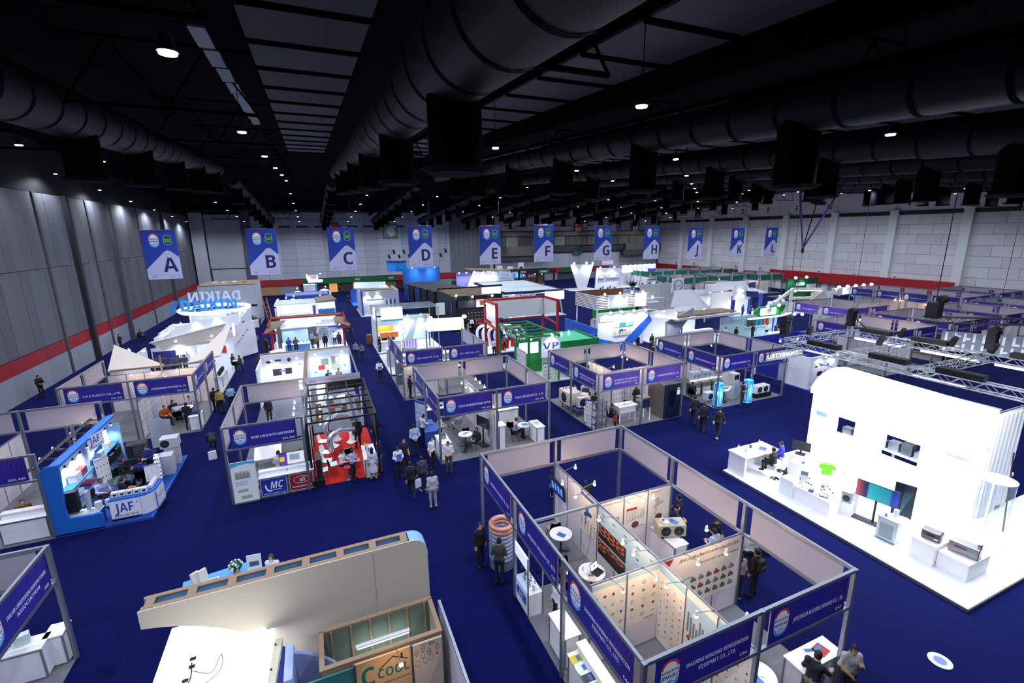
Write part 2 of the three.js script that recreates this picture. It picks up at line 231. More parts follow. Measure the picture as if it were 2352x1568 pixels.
{
const dm = new THREE.MeshPhysicalMaterial({ color: 0x161a20, roughness: 0.55, specularIntensity: 0.4 }), cm = matte(0x12151a), nk = matte(0x0a0b0d), fl = matte(0x1a1c20);
const runs = [[-6.5, 0.8, 2.5], [2.65, 0.8, 2.5], [11.8, 0.6, 2.45], [20.9, 0.62, 2.4], [30.2, 0.6, 2.4], [39.8, 0.6, 2.4], [49, 0.6, 2.4], [58.2, 0.6, 2.4], [67.3, 0.6, 2.4]];
const where = ['nearest the wall of grey folding panels', 'large one overhead in the middle', 'second one beyond the big middle run', 'third one beyond the big middle run', 'fourth one beyond the big middle run', 'fifth one beyond the big middle run', 'sixth one beyond the big middle run', 'seventh one beyond the big middle run', 'last one beyond the big middle run'];
runs.forEach(([x, r, a], i) => {
for (const far of [0, 1]) {
const d = thing('air_duct', 'black round air duct, ' + where[i] + (far ? ', sloping to the back wall' : ', rising to the ridge'), 'duct', x, 0, 0, 0);
const z0 = far ? -54 : (i ? 1 : -4), z1 = far ? -97.5 : -46, y = z => roofY(z, a), q = new THREE.Quaternion().setFromUnitVectors(new THREE.Vector3(0, 1, 0), new THREE.Vector3(0, y(z1) - y(z0), z1 - z0).normalize());
const seg = (n, m, ra, za, zb, rb = ra) => { const L = Math.hypot(zb - za, y(zb) - y(za)); const o = mesh(d, n, new THREE.CylinderGeometry(rb, ra, L, 28, 1, n === 'collar'), m); o.position.set(0, (y(za) + y(zb)) / 2, (za + zb) / 2); o.quaternion.copy(q); return o; };
const N = 4; for (let k = 0; k < N; k++) { const za = z0 + (z1 - z0) * k / N, zb = z0 + (z1 - z0) * (k + 1) / N, rk = r * (1 - 0.09 * (far ? 3 - k : k)); seg('duct_section', dm, rk, za, zb); }
for (let z = z0 - 1.2; z > z1; z -= far ? 3 : 1.5) { const k = Math.min(3, Math.floor((z - z0) / (z1 - z0) * N)), rk = r * (1 - 0.09 * (far ? 3 - k : k)); seg('collar', cm, rk + 0.018, z + 0.05, z - 0.05); }
for (let z = far ? -57 : (i === 0 ? -20 : i === 3 ? -8.1 : -8.9); z > z1 + 1; z -= i === 0 && !far ? 6 : 6.2) {
const n = mesh(d, 'drop_neck', UC, nk); n.scale.set(0.5, 1.75, 0.5); n.position.set(0, y(z) - 1.05, z);
const f = mesh(n, 'flange', rbc.fl ??= new THREE.CylinderGeometry(1.32, 1.05, 0.05, 28), fl); f.position.set(0, -0.5, 0);
}
}
});
}
{
const hm = mat(0x3a3d42, 0.5, 0.4), len = glow(0xf3f7ff, 26);
let first = null;
for (let k = 0; k < 12; k++) for (let j = -1; j < 11; j++) {
const x = k < 3 ? [-18.5, -10.2, -1.6][k] : 6.6 + 8.45 * (k - 3), z = -8.6 - 8.45 * j, y = roofY(z, 2.0);
if (k > 7 && j < 1) continue;
const l = thing('high_bay_lamp', 'lit round high-bay lamp under the black roof', 'lamp', x, y, z, 0, 'high-bay ceiling lamps');
cyl(l, 'housing', hm, 0.11, 0.2, 0, 0.06, 0, 0.08, 14); cyl(l, "reflector", hm, 0.14, 0.06, 0, 0.0, 0, 0.1, 16); cyl(l, "lens", len, 0.115, 0.03, 0, -0.03, 0, 0.115, 16); cyl(l, 'hanger', BLK, 0.012, 2.3, 0, 0.26, 0, 0.012, 6);
spot(l, 0, -0.08, 0, 0, -10, 0, HALL, 80, 0.5, HALLC, 12);
}
}
const RHV = (g, x, y, w) => { // show emblem: capsule with red arch, lettering, blue fan
const h = w * 1.75; g.save(); g.translate(x, y); g.scale(w / 100, w / 100);
g.fillStyle = '#d8433e'; g.beginPath(); g.arc(50, 50, 48, Math.PI, 0); g.fill(); g.fillStyle = '#fff'; g.beginPath(); g.arc(50, 52, 36, Math.PI, 0); g.fill();
g.fillStyle = '#eef0f6'; g.fillRect(2, 50, 96, 66); g.fillStyle = '#1d2163'; fitText(g, 'BANGKOK', 50, 68, 94, 24, 'sans-serif', 'bold', 'center'); fitText(g, 'RHVAC', 50, 97, 96, 36, 'sans-serif', 'italic bold', 'center');
g.fillStyle = '#5aa3e0'; g.beginPath(); g.arc(50, 118, 48, 0, Math.PI); g.fill(); g.fillStyle = '#eef4fb'; g.beginPath(); g.arc(50, 116, 34, 0, Math.PI); g.fill(); g.strokeStyle = '#5aa3e0'; g.lineWidth = 5; for (let i = 1; i < 6; i++) { g.beginPath(); g.moveTo(50, 118); g.lineTo(50 + 34 * Math.cos(i * Math.PI / 6), 118 + 34 * Math.sin(i * Math.PI / 6)); g.stroke(); }
g.restore();
};
{
const at = new Atlas(2048, 1024, 300, 500, 0.6), xs = { A: -14.6, B: -5.1, C: 3.3, D: 12.75, E: 22.2, F: 30.3, G: 40.2, H: 49.2, J: 58.1, K: 67.5, L: 75.7 }, ty = { A: 11.83, B: 11.87, C: 11.98, D: 12.1, E: 12.05, F: 12.15, G: 12.0, H: 11.92, J: 11.67, K: 11.54, L: 11.52 };
for (const ch in xs) {
const c = at.cell((g, w, h) => {
g.fillStyle = '#1b3fa0'; g.fillRect(0, 0, w, h); const gr = g.createLinearGradient(0, 0, w, h * 0.6); gr.addColorStop(0, '#1a2f96'); gr.addColorStop(1, '#1f4db4'); g.fillStyle = gr; g.fillRect(0, 0, w, h);
g.fillStyle = '#c9cbea'; g.beginPath(); g.moveTo(0, h); g.lineTo(0, h * 0.79); g.lineTo(w * 0.58, h * 0.44); g.quadraticCurveTo(w * 0.68, h * 0.385, w * 0.78, h * 0.435); g.lineTo(w, h * 0.56); g.lineTo(w, h); g.fill();
RHV(g, w * 0.2, h * 0.06, w * 0.29);
g.strokeStyle = '#6fb4c8'; g.lineWidth = 7; g.fillStyle = '#0e5a44'; rr2(g, w * 0.62, h * 0.1, w * 0.22, h * 0.2, 26); g.fill(); g.stroke(); g.fillStyle = '#c8d820'; fitText(g, 'Bangkok', w * 0.73, h * 0.185, w * 0.2, 18, 'sans-serif', 'bold', 'center'); fitText(g, 'E&E', w * 0.73, h * 0.225, w * 0.2, 24, 'sans-serif', 'bold', 'center');
g.fillStyle = '#221c66'; fitText(g, ch, w * 0.7, h * 0.71, w * 0.5, 200, 'sans-serif', 'bold', 'center');
g.fillStyle = '#4a4f8c'; g.fillRect(w * 0.1, h * 0.9, w * 0.8, 1.5); fitText(g, 'DITP', w * 0.12, h * 0.945, 50, 18); fitText(g, 'IMPACT', w * 0.62, h * 0.945, 60, 15); fitText(g, 'RX', w * 0.86, h * 0.945, 30, 15);
});
const b = thing('aisle_banner', `hanging blue and white banner with the letter ${ch}`, 'banner', xs[ch], ty[ch], -60, 0);
printBoard(b, 'banner_cloth', c, 3.02, 5.05, 0.02, 0, -5.05, 0); bar(b, 'top_rod', ALU, [-1.55, 0.02, 0], [1.55, 0.02, 0], 0.05, true); for (const s of [-1.3, 1.3]) bar(b, 'cord', BLK, [s, 0, 0], [s, roofY(-60) - ty[ch] + 0.2, 0], 0.02);
}
at.done();
}
signs.done();
// ================================================================ PEOPLE
const POSES = {};
{
const base = () => ({ pel: [0, 0.93, 0], chest: [0, 1.3, 0], neck: [0, 1.47, 0.0], head: [0, 1.6, 0.02], yaw: 0,
sl: [0.155, 1.41, 0], sr: [-0.155, 1.41, 0], el: [0.21, 1.13, -0.03], er: [-0.21, 1.13, -0.03], wl: [0.22, 0.89, 0.05], wr: [-0.22, 0.89, 0.05],
hl: [0.09, 0.9, 0], hr: [-0.09, 0.9, 0], kl: [0.1, 0.5, 0.02], kr: [-0.1, 0.5, 0.02], al: [0.11, 0.08, -0.02], ar: [-0.11, 0.08, -0.02], tl: [0.13, 0.035, 0.13], tr: [-0.13, 0.035, 0.13] });
const P = (n, o) => POSES[n] = { ...base(), ...o };
P('stand', {});
P('hold', { el: [0.24, 1.13, 0.02], er: [-0.24, 1.13, 0.02], wl: [0.09, 1.12, 0.27], wr: [-0.08, 1.1, 0.27], head: [0, 1.59, 0.05] });
P('phone', { el: [0.24, 1.13, 0.05], wl: [0.1, 1.33, 0.22], er: [-0.23, 1.12, 0], wr: [-0.14, 1.08, 0.2] });
P('behind', { el: [0.25, 1.13, -0.1], er: [-0.25, 1.13, -0.1], wl: [0.05, 0.98, -0.17], wr: [-0.04, 0.98, -0.17] });
P('walk', { kl: [0.1, 0.5, 0.14], al: [0.1, 0.1, 0.27], tl: [0.12, 0.07, 0.42], kr: [-0.1, 0.49, -0.06], ar: [-0.1, 0.12, -0.32], tr: [-0.11, 0.04, -0.2], el: [0.23, 1.13, -0.12], wl: [0.22, 0.92, -0.12], er: [-0.23, 1.13, 0.08], wr: [-0.2, 0.93, 0.22] });
P('reach', { er: [-0.24, 1.2, 0.2], wr: [-0.2, 1.12, 0.44], el: [0.24, 1.13, 0.05], wl: [0.18, 1.02, 0.28], chest: [0, 1.29, 0.05], head: [0, 1.58, 0.1], neck: [0, 1.45, 0.07] });
P('sit', { pel: [0, 0.52, 0], chest: [0, 0.88, 0.02], neck: [0, 1.05, 0.04], head: [0, 1.18, 0.07], sl: [0.17, 0.98, 0.02], sr: [-0.17, 0.98, 0.02], el: [0.24, 0.72, 0.1], er: [-0.24, 0.72, 0.1], wl: [0.13, 0.72, 0.36], wr: [-0.13, 0.72, 0.36], hl: [0.09, 0.5, 0], hr: [-0.09, 0.5, 0], kl: [0.12, 0.5, 0.42], kr: [-0.12, 0.5, 0.42], al: [0.12, 0.09, 0.4], ar: [-0.12, 0.09, 0.4], tl: [0.13, 0.035, 0.55], tr: [-0.13, 0.035, 0.55] });
P('recline', { pel: [0, 0.5, 0], chest: [0, 0.85, -0.1], neck: [0, 1.02, -0.12], head: [0, 1.15, -0.08], sl: [0.17, 0.95, -0.1], sr: [-0.17, 0.95, -0.1], el: [0.25, 0.7, 0.0], er: [-0.25, 0.7, 0.0], wl: [0.12, 0.62, 0.2], wr: [-0.12, 0.62, 0.2], hl: [0.09, 0.48, 0], hr: [-0.09, 0.48, 0], kl: [0.1, 0.52, 0.42], kr: [-0.13, 0.46, 0.42], al: [0.1, 0.2, 0.72], ar: [-0.13, 0.09, 0.62], tl: [0.11, 0.17, 0.86], tr: [-0.14, 0.05, 0.77] });
P('bend', { pel: [0, 0.9, -0.12], chest: [0, 1.06, 0.2], neck: [0, 1.08, 0.38], head: [0, 1.05, 0.52], sl: [0.17, 1.1, 0.28], sr: [-0.17, 1.1, 0.28], el: [0.2, 0.85, 0.34], er: [-0.2, 0.85, 0.34], wl: [0.12, 0.62, 0.4], wr: [-0.12, 0.62, 0.4], hl: [0.09, 0.88, -0.12], hr: [-0.09, 0.88, -0.12], kl: [0.11, 0.49, 0.02], kr: [-0.11, 0.49, 0.02] });
}
const bodyCache = {};
function bodyFor(pose, dress) {
const key = pose + (dress ? 'd' : ''); if (bodyCache[key]) return bodyCache[key];
const p = POSES[pose], mid = (a, b, t) => a.map((v, i) => v + (b[i] - v) * t), off = (a, x, y = 0, z = 0) => [a[0] + x, a[1] + y, a[2] + z];
const B = []; const add = (a, b, ra, rb, tag) => B.push([...a, ...b, ra, rb, tag]);
for (const s of [1, -1]) {
const S = s > 0 ? ['sl', 'el', 'wl', 'hl', 'kl', 'al', 'tl'] : ['sr', 'er', 'wr', 'hr', 'kr', 'ar', 'tr'], [sh, e, w, h, k, an, t] = S.map(q => p[q]);
add(sh, e, 0.055, 0.042, 1); add(e, w, 0.04, 0.029, 2);
const d = w.map((v, i) => v - e[i]), L = Math.hypot(...d), hd = d.map(v => v / L); add(w, w.map((v, i) => v + hd[i] * 0.09), 0.034, 0.038, 0);
add(h, k, 0.082, 0.056, 3); add(k, an, 0.054, 0.04, 3); add(an, t, 0.045, 0.038, 4);
add(off(p.chest, s * 0.06), off(p.pel, s * 0.055, 0.02), 0.1, 0.098, 1); add(off(p.chest, s * 0.05), sh, 0.09, 0.062, 1);
}
add(p.chest, p.neck, 0.1, 0.06, 1); add(p.neck, mid(p.neck, p.head, 0.8), 0.055, 0.055, 0);
add(off(p.pel, 0.05, 0.0), off(p.pel, -0.05, 0.0), 0.115, 0.115, 3);
if (dress) { const lo = mid(p.kl, p.kr, 0.5); add(off(p.pel, 0, 0.05), [lo[0], lo[1] + 0.02, lo[2]], 0.13, 0.21, 1); }
const lo = [9, 9, 9], hi = [-9, -9, -9];
for (const b of B) for (let i = 0; i < 3; i++) { const r = Math.max(b[6], b[7]) + 0.04; lo[i] = Math.min(lo[i], b[i] - r, b[3 + i] - r); hi[i] = Math.max(hi[i], b[i] + r, b[3 + i] + r); }
const N = 52, mc = new MarchingCubes(N, mat(0xffffff), false, false, 30000); mc.isolation = 0;
const half = N / 2, X = i => lo[0] + (hi[0] - lo[0]) * i / (N - 1), Y = i => lo[1] + (hi[1] - lo[1]) * i / (N - 1), Z = i => lo[2] + (hi[2] - lo[2]) * i / (N - 1);
const sd = (b, x, y, z) => { const dx = b[3] - b[0], dy = b[4] - b[1], dz = b[5] - b[2]; let t = ((x - b[0]) * dx + (y - b[1]) * dy + (z - b[2]) * dz) / (dx * dx + dy * dy + dz * dz); t = t < 0 ? 0 : t > 1 ? 1 : t; return Math.hypot(x - b[0] - dx * t, y - b[1] - dy * t, z - b[2] - dz * t) - (b[6] + (b[7] - b[6]) * t); };
const f = mc.field; f.fill(-1);
for (let k = 1; k < N - 1; k++) for (let j = 1; j < N - 1; j++) for (let i = 1; i < N - 1; i++) {
const x = X(i), y = Y(j), z = Z(k); let s = 0, m = 9; for (const b of B) { const d = sd(b, x, y, z); if (d < 0.16) s += Math.exp(-d * 42); if (d < m) m = d; }
f[i + j * N + k * N * N] = m > 0.15 ? -m : Math.log(s) / 42;
}
mc.update();
const n = mc.count, pos = new Float32Array(n * 3), tag = [];
for (let i = 0; i < n; i++) { const g = q => mc.positionArray[i * 3 + q] * half + half; pos[i * 3] = X(g(0)); pos[i * 3 + 1] = Y(g(1)); pos[i * 3 + 2] = Z(g(2)); }
let g = new THREE.BufferGeometry(); g.setAttribute('position', new THREE.BufferAttribute(pos, 3)); g = mergeVertices(g, 0.0015); g.computeVertexNormals();
const pa = g.attributes.position; for (let i = 0; i < pa.count; i++) { let m = 9, t = 0; for (const b of B) { const d = sd(b, pa.getX(i), pa.getY(i), pa.getZ(i)); if (d < m) { m = d; t = b[8]; } } tag.push(t); }
const ex = []; const addG = (q, t) => { q = q.index ? q : mergeVertices(q); for (const a of Object.keys(q.attributes)) if (a !== 'position' && a !== 'normal') q.deleteAttribute(a); ex.push([q, t]); };
const hd = new THREE.SphereGeometry(1, 18, 14); { const a = hd.attributes.position; for (let i = 0; i < a.count; i++) { let x = a.getX(i), y = a.getY(i), z = a.getZ(i); const jaw = y < -0.1 ? 1 - 0.32 * (-y - 0.1) : 1; x *= 0.074 * jaw; z = z * 0.092 * (z > 0 ? 0.96 : 1); if (Math.abs(y - 0.15) < 0.14 && z > 0.06) z -= 0.006; a.setXYZ(i, x, y * 0.115, z); } hd.computeVertexNormals(); }
const H = p.head, tilt = pose === 'bend' ? 0.9 : (pose === 'hold' || pose === 'reach' ? 0.3 : 0.05); const place = q => q.rotateX(tilt).translate(...H);
addG(place(hd), 0); addG(place(new THREE.ConeGeometry(0.014, 0.045, 6).rotateX(0.35).translate(0, -0.012, 0.095)), 0);
for (const s of [-1, 1]) { addG(place(new THREE.SphereGeometry(0.02, 6, 5).scale(0.4, 1, 0.7).translate(s * 0.077, 0, 0)), 0); addG(place(new THREE.SphereGeometry(0.009, 5, 4).translate(s * 0.028, 0.014, 0.084)), 5); }
for (const s of [1, -1]) {
const e = p[s > 0 ? 'el' : 'er'], w = p[s > 0 ? 'wl' : 'wr'], d = new THREE.Vector3(w[0] - e[0], w[1] - e[1], w[2] - e[2]).normalize(), side = new THREE.Vector3(s, 0, 0).cross(d).cross(d).negate().normalize(), nrm = side.clone().cross(d), W = new THREE.Vector3(...w);
for (let k = 0; k < 4; k++) { const q = W.clone().addScaledVector(d, 0.09).addScaledVector(side, (k - 1.5) * 0.019), L = [0.06, 0.072, 0.067, 0.05][k], m2 = q.clone().addScaledVector(d, L * 0.6).addScaledVector(nrm, 0.008 * s), en = m2.clone().addScaledVector(d, L * 0.35).addScaledVector(nrm, 0.028 * s); addG(barGeo(q.toArray(), m2.toArray(), 0.018, 6), 0); addG(barGeo(m2.toArray(), en.toArray(), 0.016, 6), 0); }
const q = W.clone().addScaledVector(d, 0.035).addScaledVector(side, -0.03), m2 = q.clone().addScaledVector(d, 0.03).addScaledVector(side, -0.03), en = m2.clone().addScaledVector(d, 0.035).addScaledVector(nrm, 0.01 * s); addG(barGeo(q.toArray(), m2.toArray(), 0.02, 6), 0); addG(barGeo(m2.toArray(), en.toArray(), 0.017, 6), 0);
}
const gs = [g]; for (const [q, t] of ex) { gs.push(q); for (let i = 0; i < q.attributes.position.count; i++) tag.push(t); }
const G = mergeGeometries(gs);
const hr = place(mergeGeometries([new THREE.SphereGeometry(1, 18, 8, Math.PI / 2 + 1.05, 2 * Math.PI - 2.1, 0.3, 1.75), new THREE.SphereGeometry(1, 18, 5, 0, 7, 0, 0.95)]).scale(0.083, 0.124, 0.102).translate(0, 0.008, -0.006));
const lg = place(mergeGeometries([new THREE.SphereGeometry(1, 18, 8, Math.PI / 2 + 0.95, 2 * Math.PI - 1.9, 0.3, 2.1), new THREE.SphereGeometry(1, 18, 5, 0, 7, 0, 0.95)]).scale(0.088, 0.135, 0.106).translate(0, 0.005, -0.006)); const lg2 = place(new THREE.CapsuleGeometry(0.075, 0.2, 4, 10).scale(1, 1, 0.5).translate(0, -0.16, -0.06));
const mk = place(new THREE.SphereGeometry(1, 12, 6, Math.PI / 2 - 1.1, 2.2, 1.62, 0.85).scale(0.082, 0.122, 0.105));
return bodyCache[key] = { G, tag, hr, lg: mergeGeometries([lg, lg2]), mk };
}
const bodyM = new THREE.MeshStandardMaterial({ vertexColors: true, roughness: 0.8 });
const lin = hex => { const c = new THREE.Color(hex); return [c.r, c.g, c.b]; };
const SKIN = [0xc09070, 0xb58462, 0xcaa082, 0xa87a58];
let pk = 0;
function person(label, x, z, face, o = {}) {
const { pose = 'stand', shirt = 0x15161c, pants = 0x121318, hair = 0x0c0a09, mask = 0xdfe8f0, h = 1.68, shoes = 0x101010, sleeve = true, long = false, dress = false, y = 0, skin = SKIN[pk++ % 4], group } = o;
const t = thing('person', label, 'person', x, y, z, face * R, group), b = bodyFor(pose, dress), s = h / 1.72;
const cs = [lin(skin), lin(shirt), lin(sleeve ? shirt : skin), lin(pants), lin(shoes), lin(0x100c0a)]; if (dress) cs[3] = lin(skin);
const g = b.G.clone(), n = g.attributes.position.count, c = new Float32Array(n * 3); for (let i = 0; i < n; i++) c.set(cs[b.tag[i]], i * 3); g.setAttribute('color', new THREE.BufferAttribute(c, 3));
const B = mesh(t, 'body', g, bodyM), H = mesh(t, 'hair', long ? b.lg : b.hr, mat(hair, 0.6)); B.scale.setScalar(s); H.scale.setScalar(s);
if (mask) mesh(t, 'face_mask', b.mk, mat(mask, 0.8)).scale.setScalar(s);
if (o.collar) { const p = POSES[pose].neck; const r = mesh(t, 'collar', rbc.collar ??= new THREE.TorusGeometry(0.062, 0.016, 6, 14).rotateX(Math.PI / 2 + 0.2), mat(o.collar, 0.8)); r.scale.setScalar(s); r.position.set(p[0] * s, (p[1] + 0.01) * s, p[2] * s); }
return t;
}
// ================================================================ FURNITURE AND STAND FITTINGS
function counter(label, x, z, ry, w = 1, d = 0.5, h = 1, o = {}) {
const t = thing('display_counter', label, 'counter', x, o.y || 0, z, ry * R, o.group), pm = o.m || WHITE, fr = o.f || ALU;
box(t, 'plinth', DARK, w - 0.06, 0.05, d - 0.06, 0, 0, 0); box(t, 'body', pm, w - 0.03, h - 0.1, d - 0.03, 0, 0.05, 0); rbox(t, 'top', o.top || WHITE, w + 0.04, 0.04, d + 0.04, 0, h - 0.04, 0, 0, 0.01);
for (const sx of [-1, 1]) for (const sz of [-1, 1]) box(t, 'post', fr, 0.04, h - 0.04, 0.04, sx * (w / 2 - 0.02), 0, sz * (d / 2 - 0.02));
for (const sz of [-1, 1]) { box(t, 'rail', fr, w - 0.08, 0.035, 0.03, 0, h - 0.085, sz * (d / 2 - 0.012)); box(t, 'rail', fr, w - 0.08, 0.035, 0.03, 0, 0.03, sz * (d / 2 - 0.012)); }
if (o.upper) { const u = o.upper; box(t, 'upper_body', pm, w - 0.03, u, 0.22, 0, h, -d / 2 + 0.13); box(t, 'upper_top', WHITE, w + 0.04, 0.03, 0.28, 0, h + u, -d / 2 + 0.13); }
if (o.print) printBoard(t, 'front_print', o.print, w - 0.12, h - 0.2, 0.012, 0, 0.09, d / 2 - 0.008, 0);
return t;
}
function roundTable(label, x, z, o = {}) {
const r = o.r || 0.38, h = o.h || 0.74, t = thing('round_table', label, 'table', x, o.y || 0, z, 0, o.group);
cyl(t, 'table_top', o.m || WHITE, r, 0.03, 0, h - 0.03, 0, r, 28); cyl(t, 'stem', o.leg || DARK, 0.03, h - 0.05, 0, 0.02, 0, 0.03, 10);
if (o.disc) cyl(t, 'base', CHROME, 0.24, 0.03, 0, 0, 0, 0.2, 24); else for (let i = 0; i < 4; i++) { const a = i * Math.PI / 2 + 0.5; bar(t, 'foot', DARK, [0, 0.06, 0], [0.32 * Math.cos(a), 0.02, 0.32 * Math.sin(a)], 0.035); }
return t;
}
const shellSeat = (() => { const pts = []; for (let i = 0; i <= 12; i++) { const u = i / 12; pts.push(u < 0.5 ? [0.22 - 0.42 * u * 2 * 0.95, 0.45 - 0.03 * Math.sin(u * 6.28)] : [-0.2 - 0.07 * (u - 0.5) * 2, 0.45 + 0.38 * (u - 0.5) * 2]); } const g = new THREE.PlaneGeometry(1, 1, 8, 12), a = g.attributes.position; for (let j = 0; j <= 12; j++) for (let i = 0; i <= 8; i++) { const k = j * 9 + i, s = i / 8 - 0.5, [z, y] = pts[j], wd = 0.46 * (1 - 0.25 * Math.max(0, j / 12 - 0.75) * 4 * Math.abs(s * 2)); a.setXYZ(k, s * wd, y + 0.09 * s * s * 4 * (j < 7 ? 1 : 0.3), z + 0.06 * s * s * 4 * (j >= 6 ? 1 : 0)); } g.computeVertexNormals(); const g2 = g.clone(); g2.translate(0, -0.012, -0.006); const ix = g2.index.array; for (let i = 0; i < ix.length; i += 3) { const q = ix[i]; ix[i] = ix[i + 1]; ix[i + 1] = q; } return mergeGeometries([g, g2]); })();
function chair(label, x, z, ry, o = {}) {
const t = thing('chair', label, 'chair', x, o.y || 0, z, ry * R, o.group), m = mat(o.c ?? 0xf4f4f4, 0.4), lm = o.leg || (o.c === undefined ? CHROME : DARK);
mesh(t, 'seat_shell', shellSeat, m); for (const sx of [-1, 1]) for (const sz of [-1, 1]) bar(t, 'leg', lm, [sx * 0.15, 0.43, sz * 0.13 - 0.02], [sx * 0.22, 0, sz * 0.21 - 0.02], 0.022, true); return t;
}
function stool(label, x, z, o = {}) {
const t = thing('bar_stool', label, 'stool', x, o.y || 0, z, 0, o.group), h = o.h || 0.72;
cyl(t, 'base', CHROME, 0.2, 0.03, 0, 0, 0, 0.16, 24); cyl(t, 'stem', CHROME, 0.025, h - 0.05, 0, 0.02, 0, 0.025, 10); rbox(t, 'seat', o.m || WHITE, 0.38, 0.07, 0.36, 0, h - 0.05, 0, 0, 0.03); return t;
}
function spotlight(label, group, x, y, z, dir, o = {}) { // arm spotlight clamped to a wall top; dir degrees the arm points to (0 = +z)
const t = thing('arm_spotlight', label, 'spotlight', x, y, z, dir * R, group), L = o.L ?? 0.5, warm = !o.cool;
bar(t, 'arm', ALU, [0, 0, 0], [0, 0.12, L], 0.022, true); box(t, 'clamp', ALU, 0.05, 0.07, 0.05, 0, -0.03, 0);
cyl(t, 'lamp_head', mat(0xf0ece4, 0.5), 0.045, 0.12, 0, 0.06, L, 0.03, 12); const b = mesh(t, 'bulb', US, warm ? BULB : LED); b.scale.setScalar(o.b ?? 0.05); b.position.set(0, 0.03, L);
point(t, 0, 0.03, L, (o.cd ?? 4) * 0.24, warm ? WARM : COOL, 2); return t;
}
function screen(label, x, y, z, ry, w, h, cell, o = {}) {
const t = thing(o.name || 'television', label, o.cat || 'screen', x, y, z, ry * R, o.group); rbox(t, 'bezel', BLK, w + 0.04, h + 0.04, 0.05, 0, 0, 0, 0, 0.01, o.rx || 0);
const g = new THREE.PlaneGeometry(w, h); rectUV(g, cell, 0, 4); const s = mesh(t, 'display', g, cell.m); s.position.set(0, h / 2 + 0.02, 0.028); if (o.rx) { s.rotation.x = o.rx; s.position.set(0, h / 2 + 0.02 - 0.028 * Math.sin(o.rx), 0.028 * Math.cos(o.rx)); }
if (o.stand) { box(t, 'stand_pole', DARK, 0.07, o.stand, 0.05, 0, -o.stand, -0.03); rbox(t, 'stand_base', DARK, o.bw || 0.6, 0.04, 0.35, 0, -o.stand, 0, 0, 0.01); } return t;
}
const fanGeo = (() => { const gs = []; for (let i = 1; i < 6; i++) gs.push(new THREE.TorusGeometry(i / 6, 0.016, 4, 22)); for (let i = 0; i < 8; i++) gs.push(barGeo([0, 0, 0], [Math.cos(i * 0.785), Math.sin(i * 0.785), 0], 0.03)); return mergeGeometries(gs.map(g => g.toNonIndexed())); })();
function acUnit(label, x, y, z, ry, w, h, d, fans, o = {}) {
const t = thing(o.name || 'condensing_unit', label, o.cat || 'machine', x, y, z, ry * R, o.group); rbox(t, 'casing', o.m || mat(0xcfcbc0, 0.5), w, h, d, 0, 0, 0, 0, 0.02);
for (const [fx, fy, fr] of fans) { const b = mesh(t, 'fan_opening', UC, BLK); b.scale.set(fr, 0.02, fr); b.rotation.x = Math.PI / 2; b.position.set(fx, fy, d / 2 + 0.002); const g = mesh(t, 'fan_guard', fanGeo, o.gm || ALUD); g.scale.set(fr, fr, 0.5 * fr); g.position.set(fx, fy, d / 2 + 0.025); const hb = mesh(t, 'fan_hub', UC, ALUD); hb.scale.set(fr * 0.2, 0.03, fr * 0.2); hb.rotation.x = Math.PI / 2; hb.position.set(fx, fy, d / 2 + 0.02); }
if (o.feet !== 0) for (const s of [-1, 1]) box(t, 'foot', DARK, 0.08, 0.05, d + 0.04, s * w * 0.35, -0.05, 0); else { } return t;
}
function prop(name, label, cat, m, w, h, d, x, y, z, ry = 0, group) { const t = thing(name, label, cat, x, y, z, ry * R, group); rbox(t, 'case', m, w, h, d, 0, 0, 0, 0, 0.012); return t; }
function leaflet(label, x, y, z, ry, c = 0xf2f2f0, w = 0.21, d = 0.3, group) { const t = thing('leaflet', label, 'leaflet', x, y, z, ry * R, group); box(t, 'sheet', mat(c, 0.6), w, 0.006, d, 0, 0, 0); box(t, 'printed_block', mat(0x3a6ea8, 0.6), w * 0.7, 0.002, d * 0.3, 0, 0.006, -d * 0.2); return t; }
function plant(label, x, y, z, s = 1, o = {}) {
const t = thing('potted_plant', label, 'plant', x, y, z, 0); cyl(t, 'pot', o.pot || WHITE, 0.13 * s, 0.24 * s, 0, 0, 0, 0.16 * s, 16);
const gs = []; for (let i = 0; i < (o.n || 34); i++) { const a = rr(0, 6.28), L = rr(0.25, 0.6) * s, up = rr(0.4, 1.2), g = new THREE.PlaneGeometry(0.06 * s, L, 1, 3); const p = g.attributes.position; for (let k = 0; k < p.count; k++) { const v = (p.getY(k) + L / 2) / L; p.setXYZ(k, p.getX(k) * Math.sin(Math.PI * (0.12 + 0.88 * v)) * 1.2, L * v * Math.sin(up), L * v * Math.cos(up) * (1 + 0.3 * v)); } g.rotateY(a); g.translate(0, 0.22 * s, 0); gs.push(g); }
const G = mergeGeometries(gs); G.computeVertexNormals(); const l = mesh(t, 'foliage', G, new THREE.MeshStandardMaterial({ color: o.c ?? 0x2c5a2a, roughness: 0.7, side: THREE.DoubleSide })); return t;
}
const fasA = new Atlas(2048, 2048, 512, 204, 0.5), fasB = new Atlas(2048, 1280, 1024, 408, 0.5);
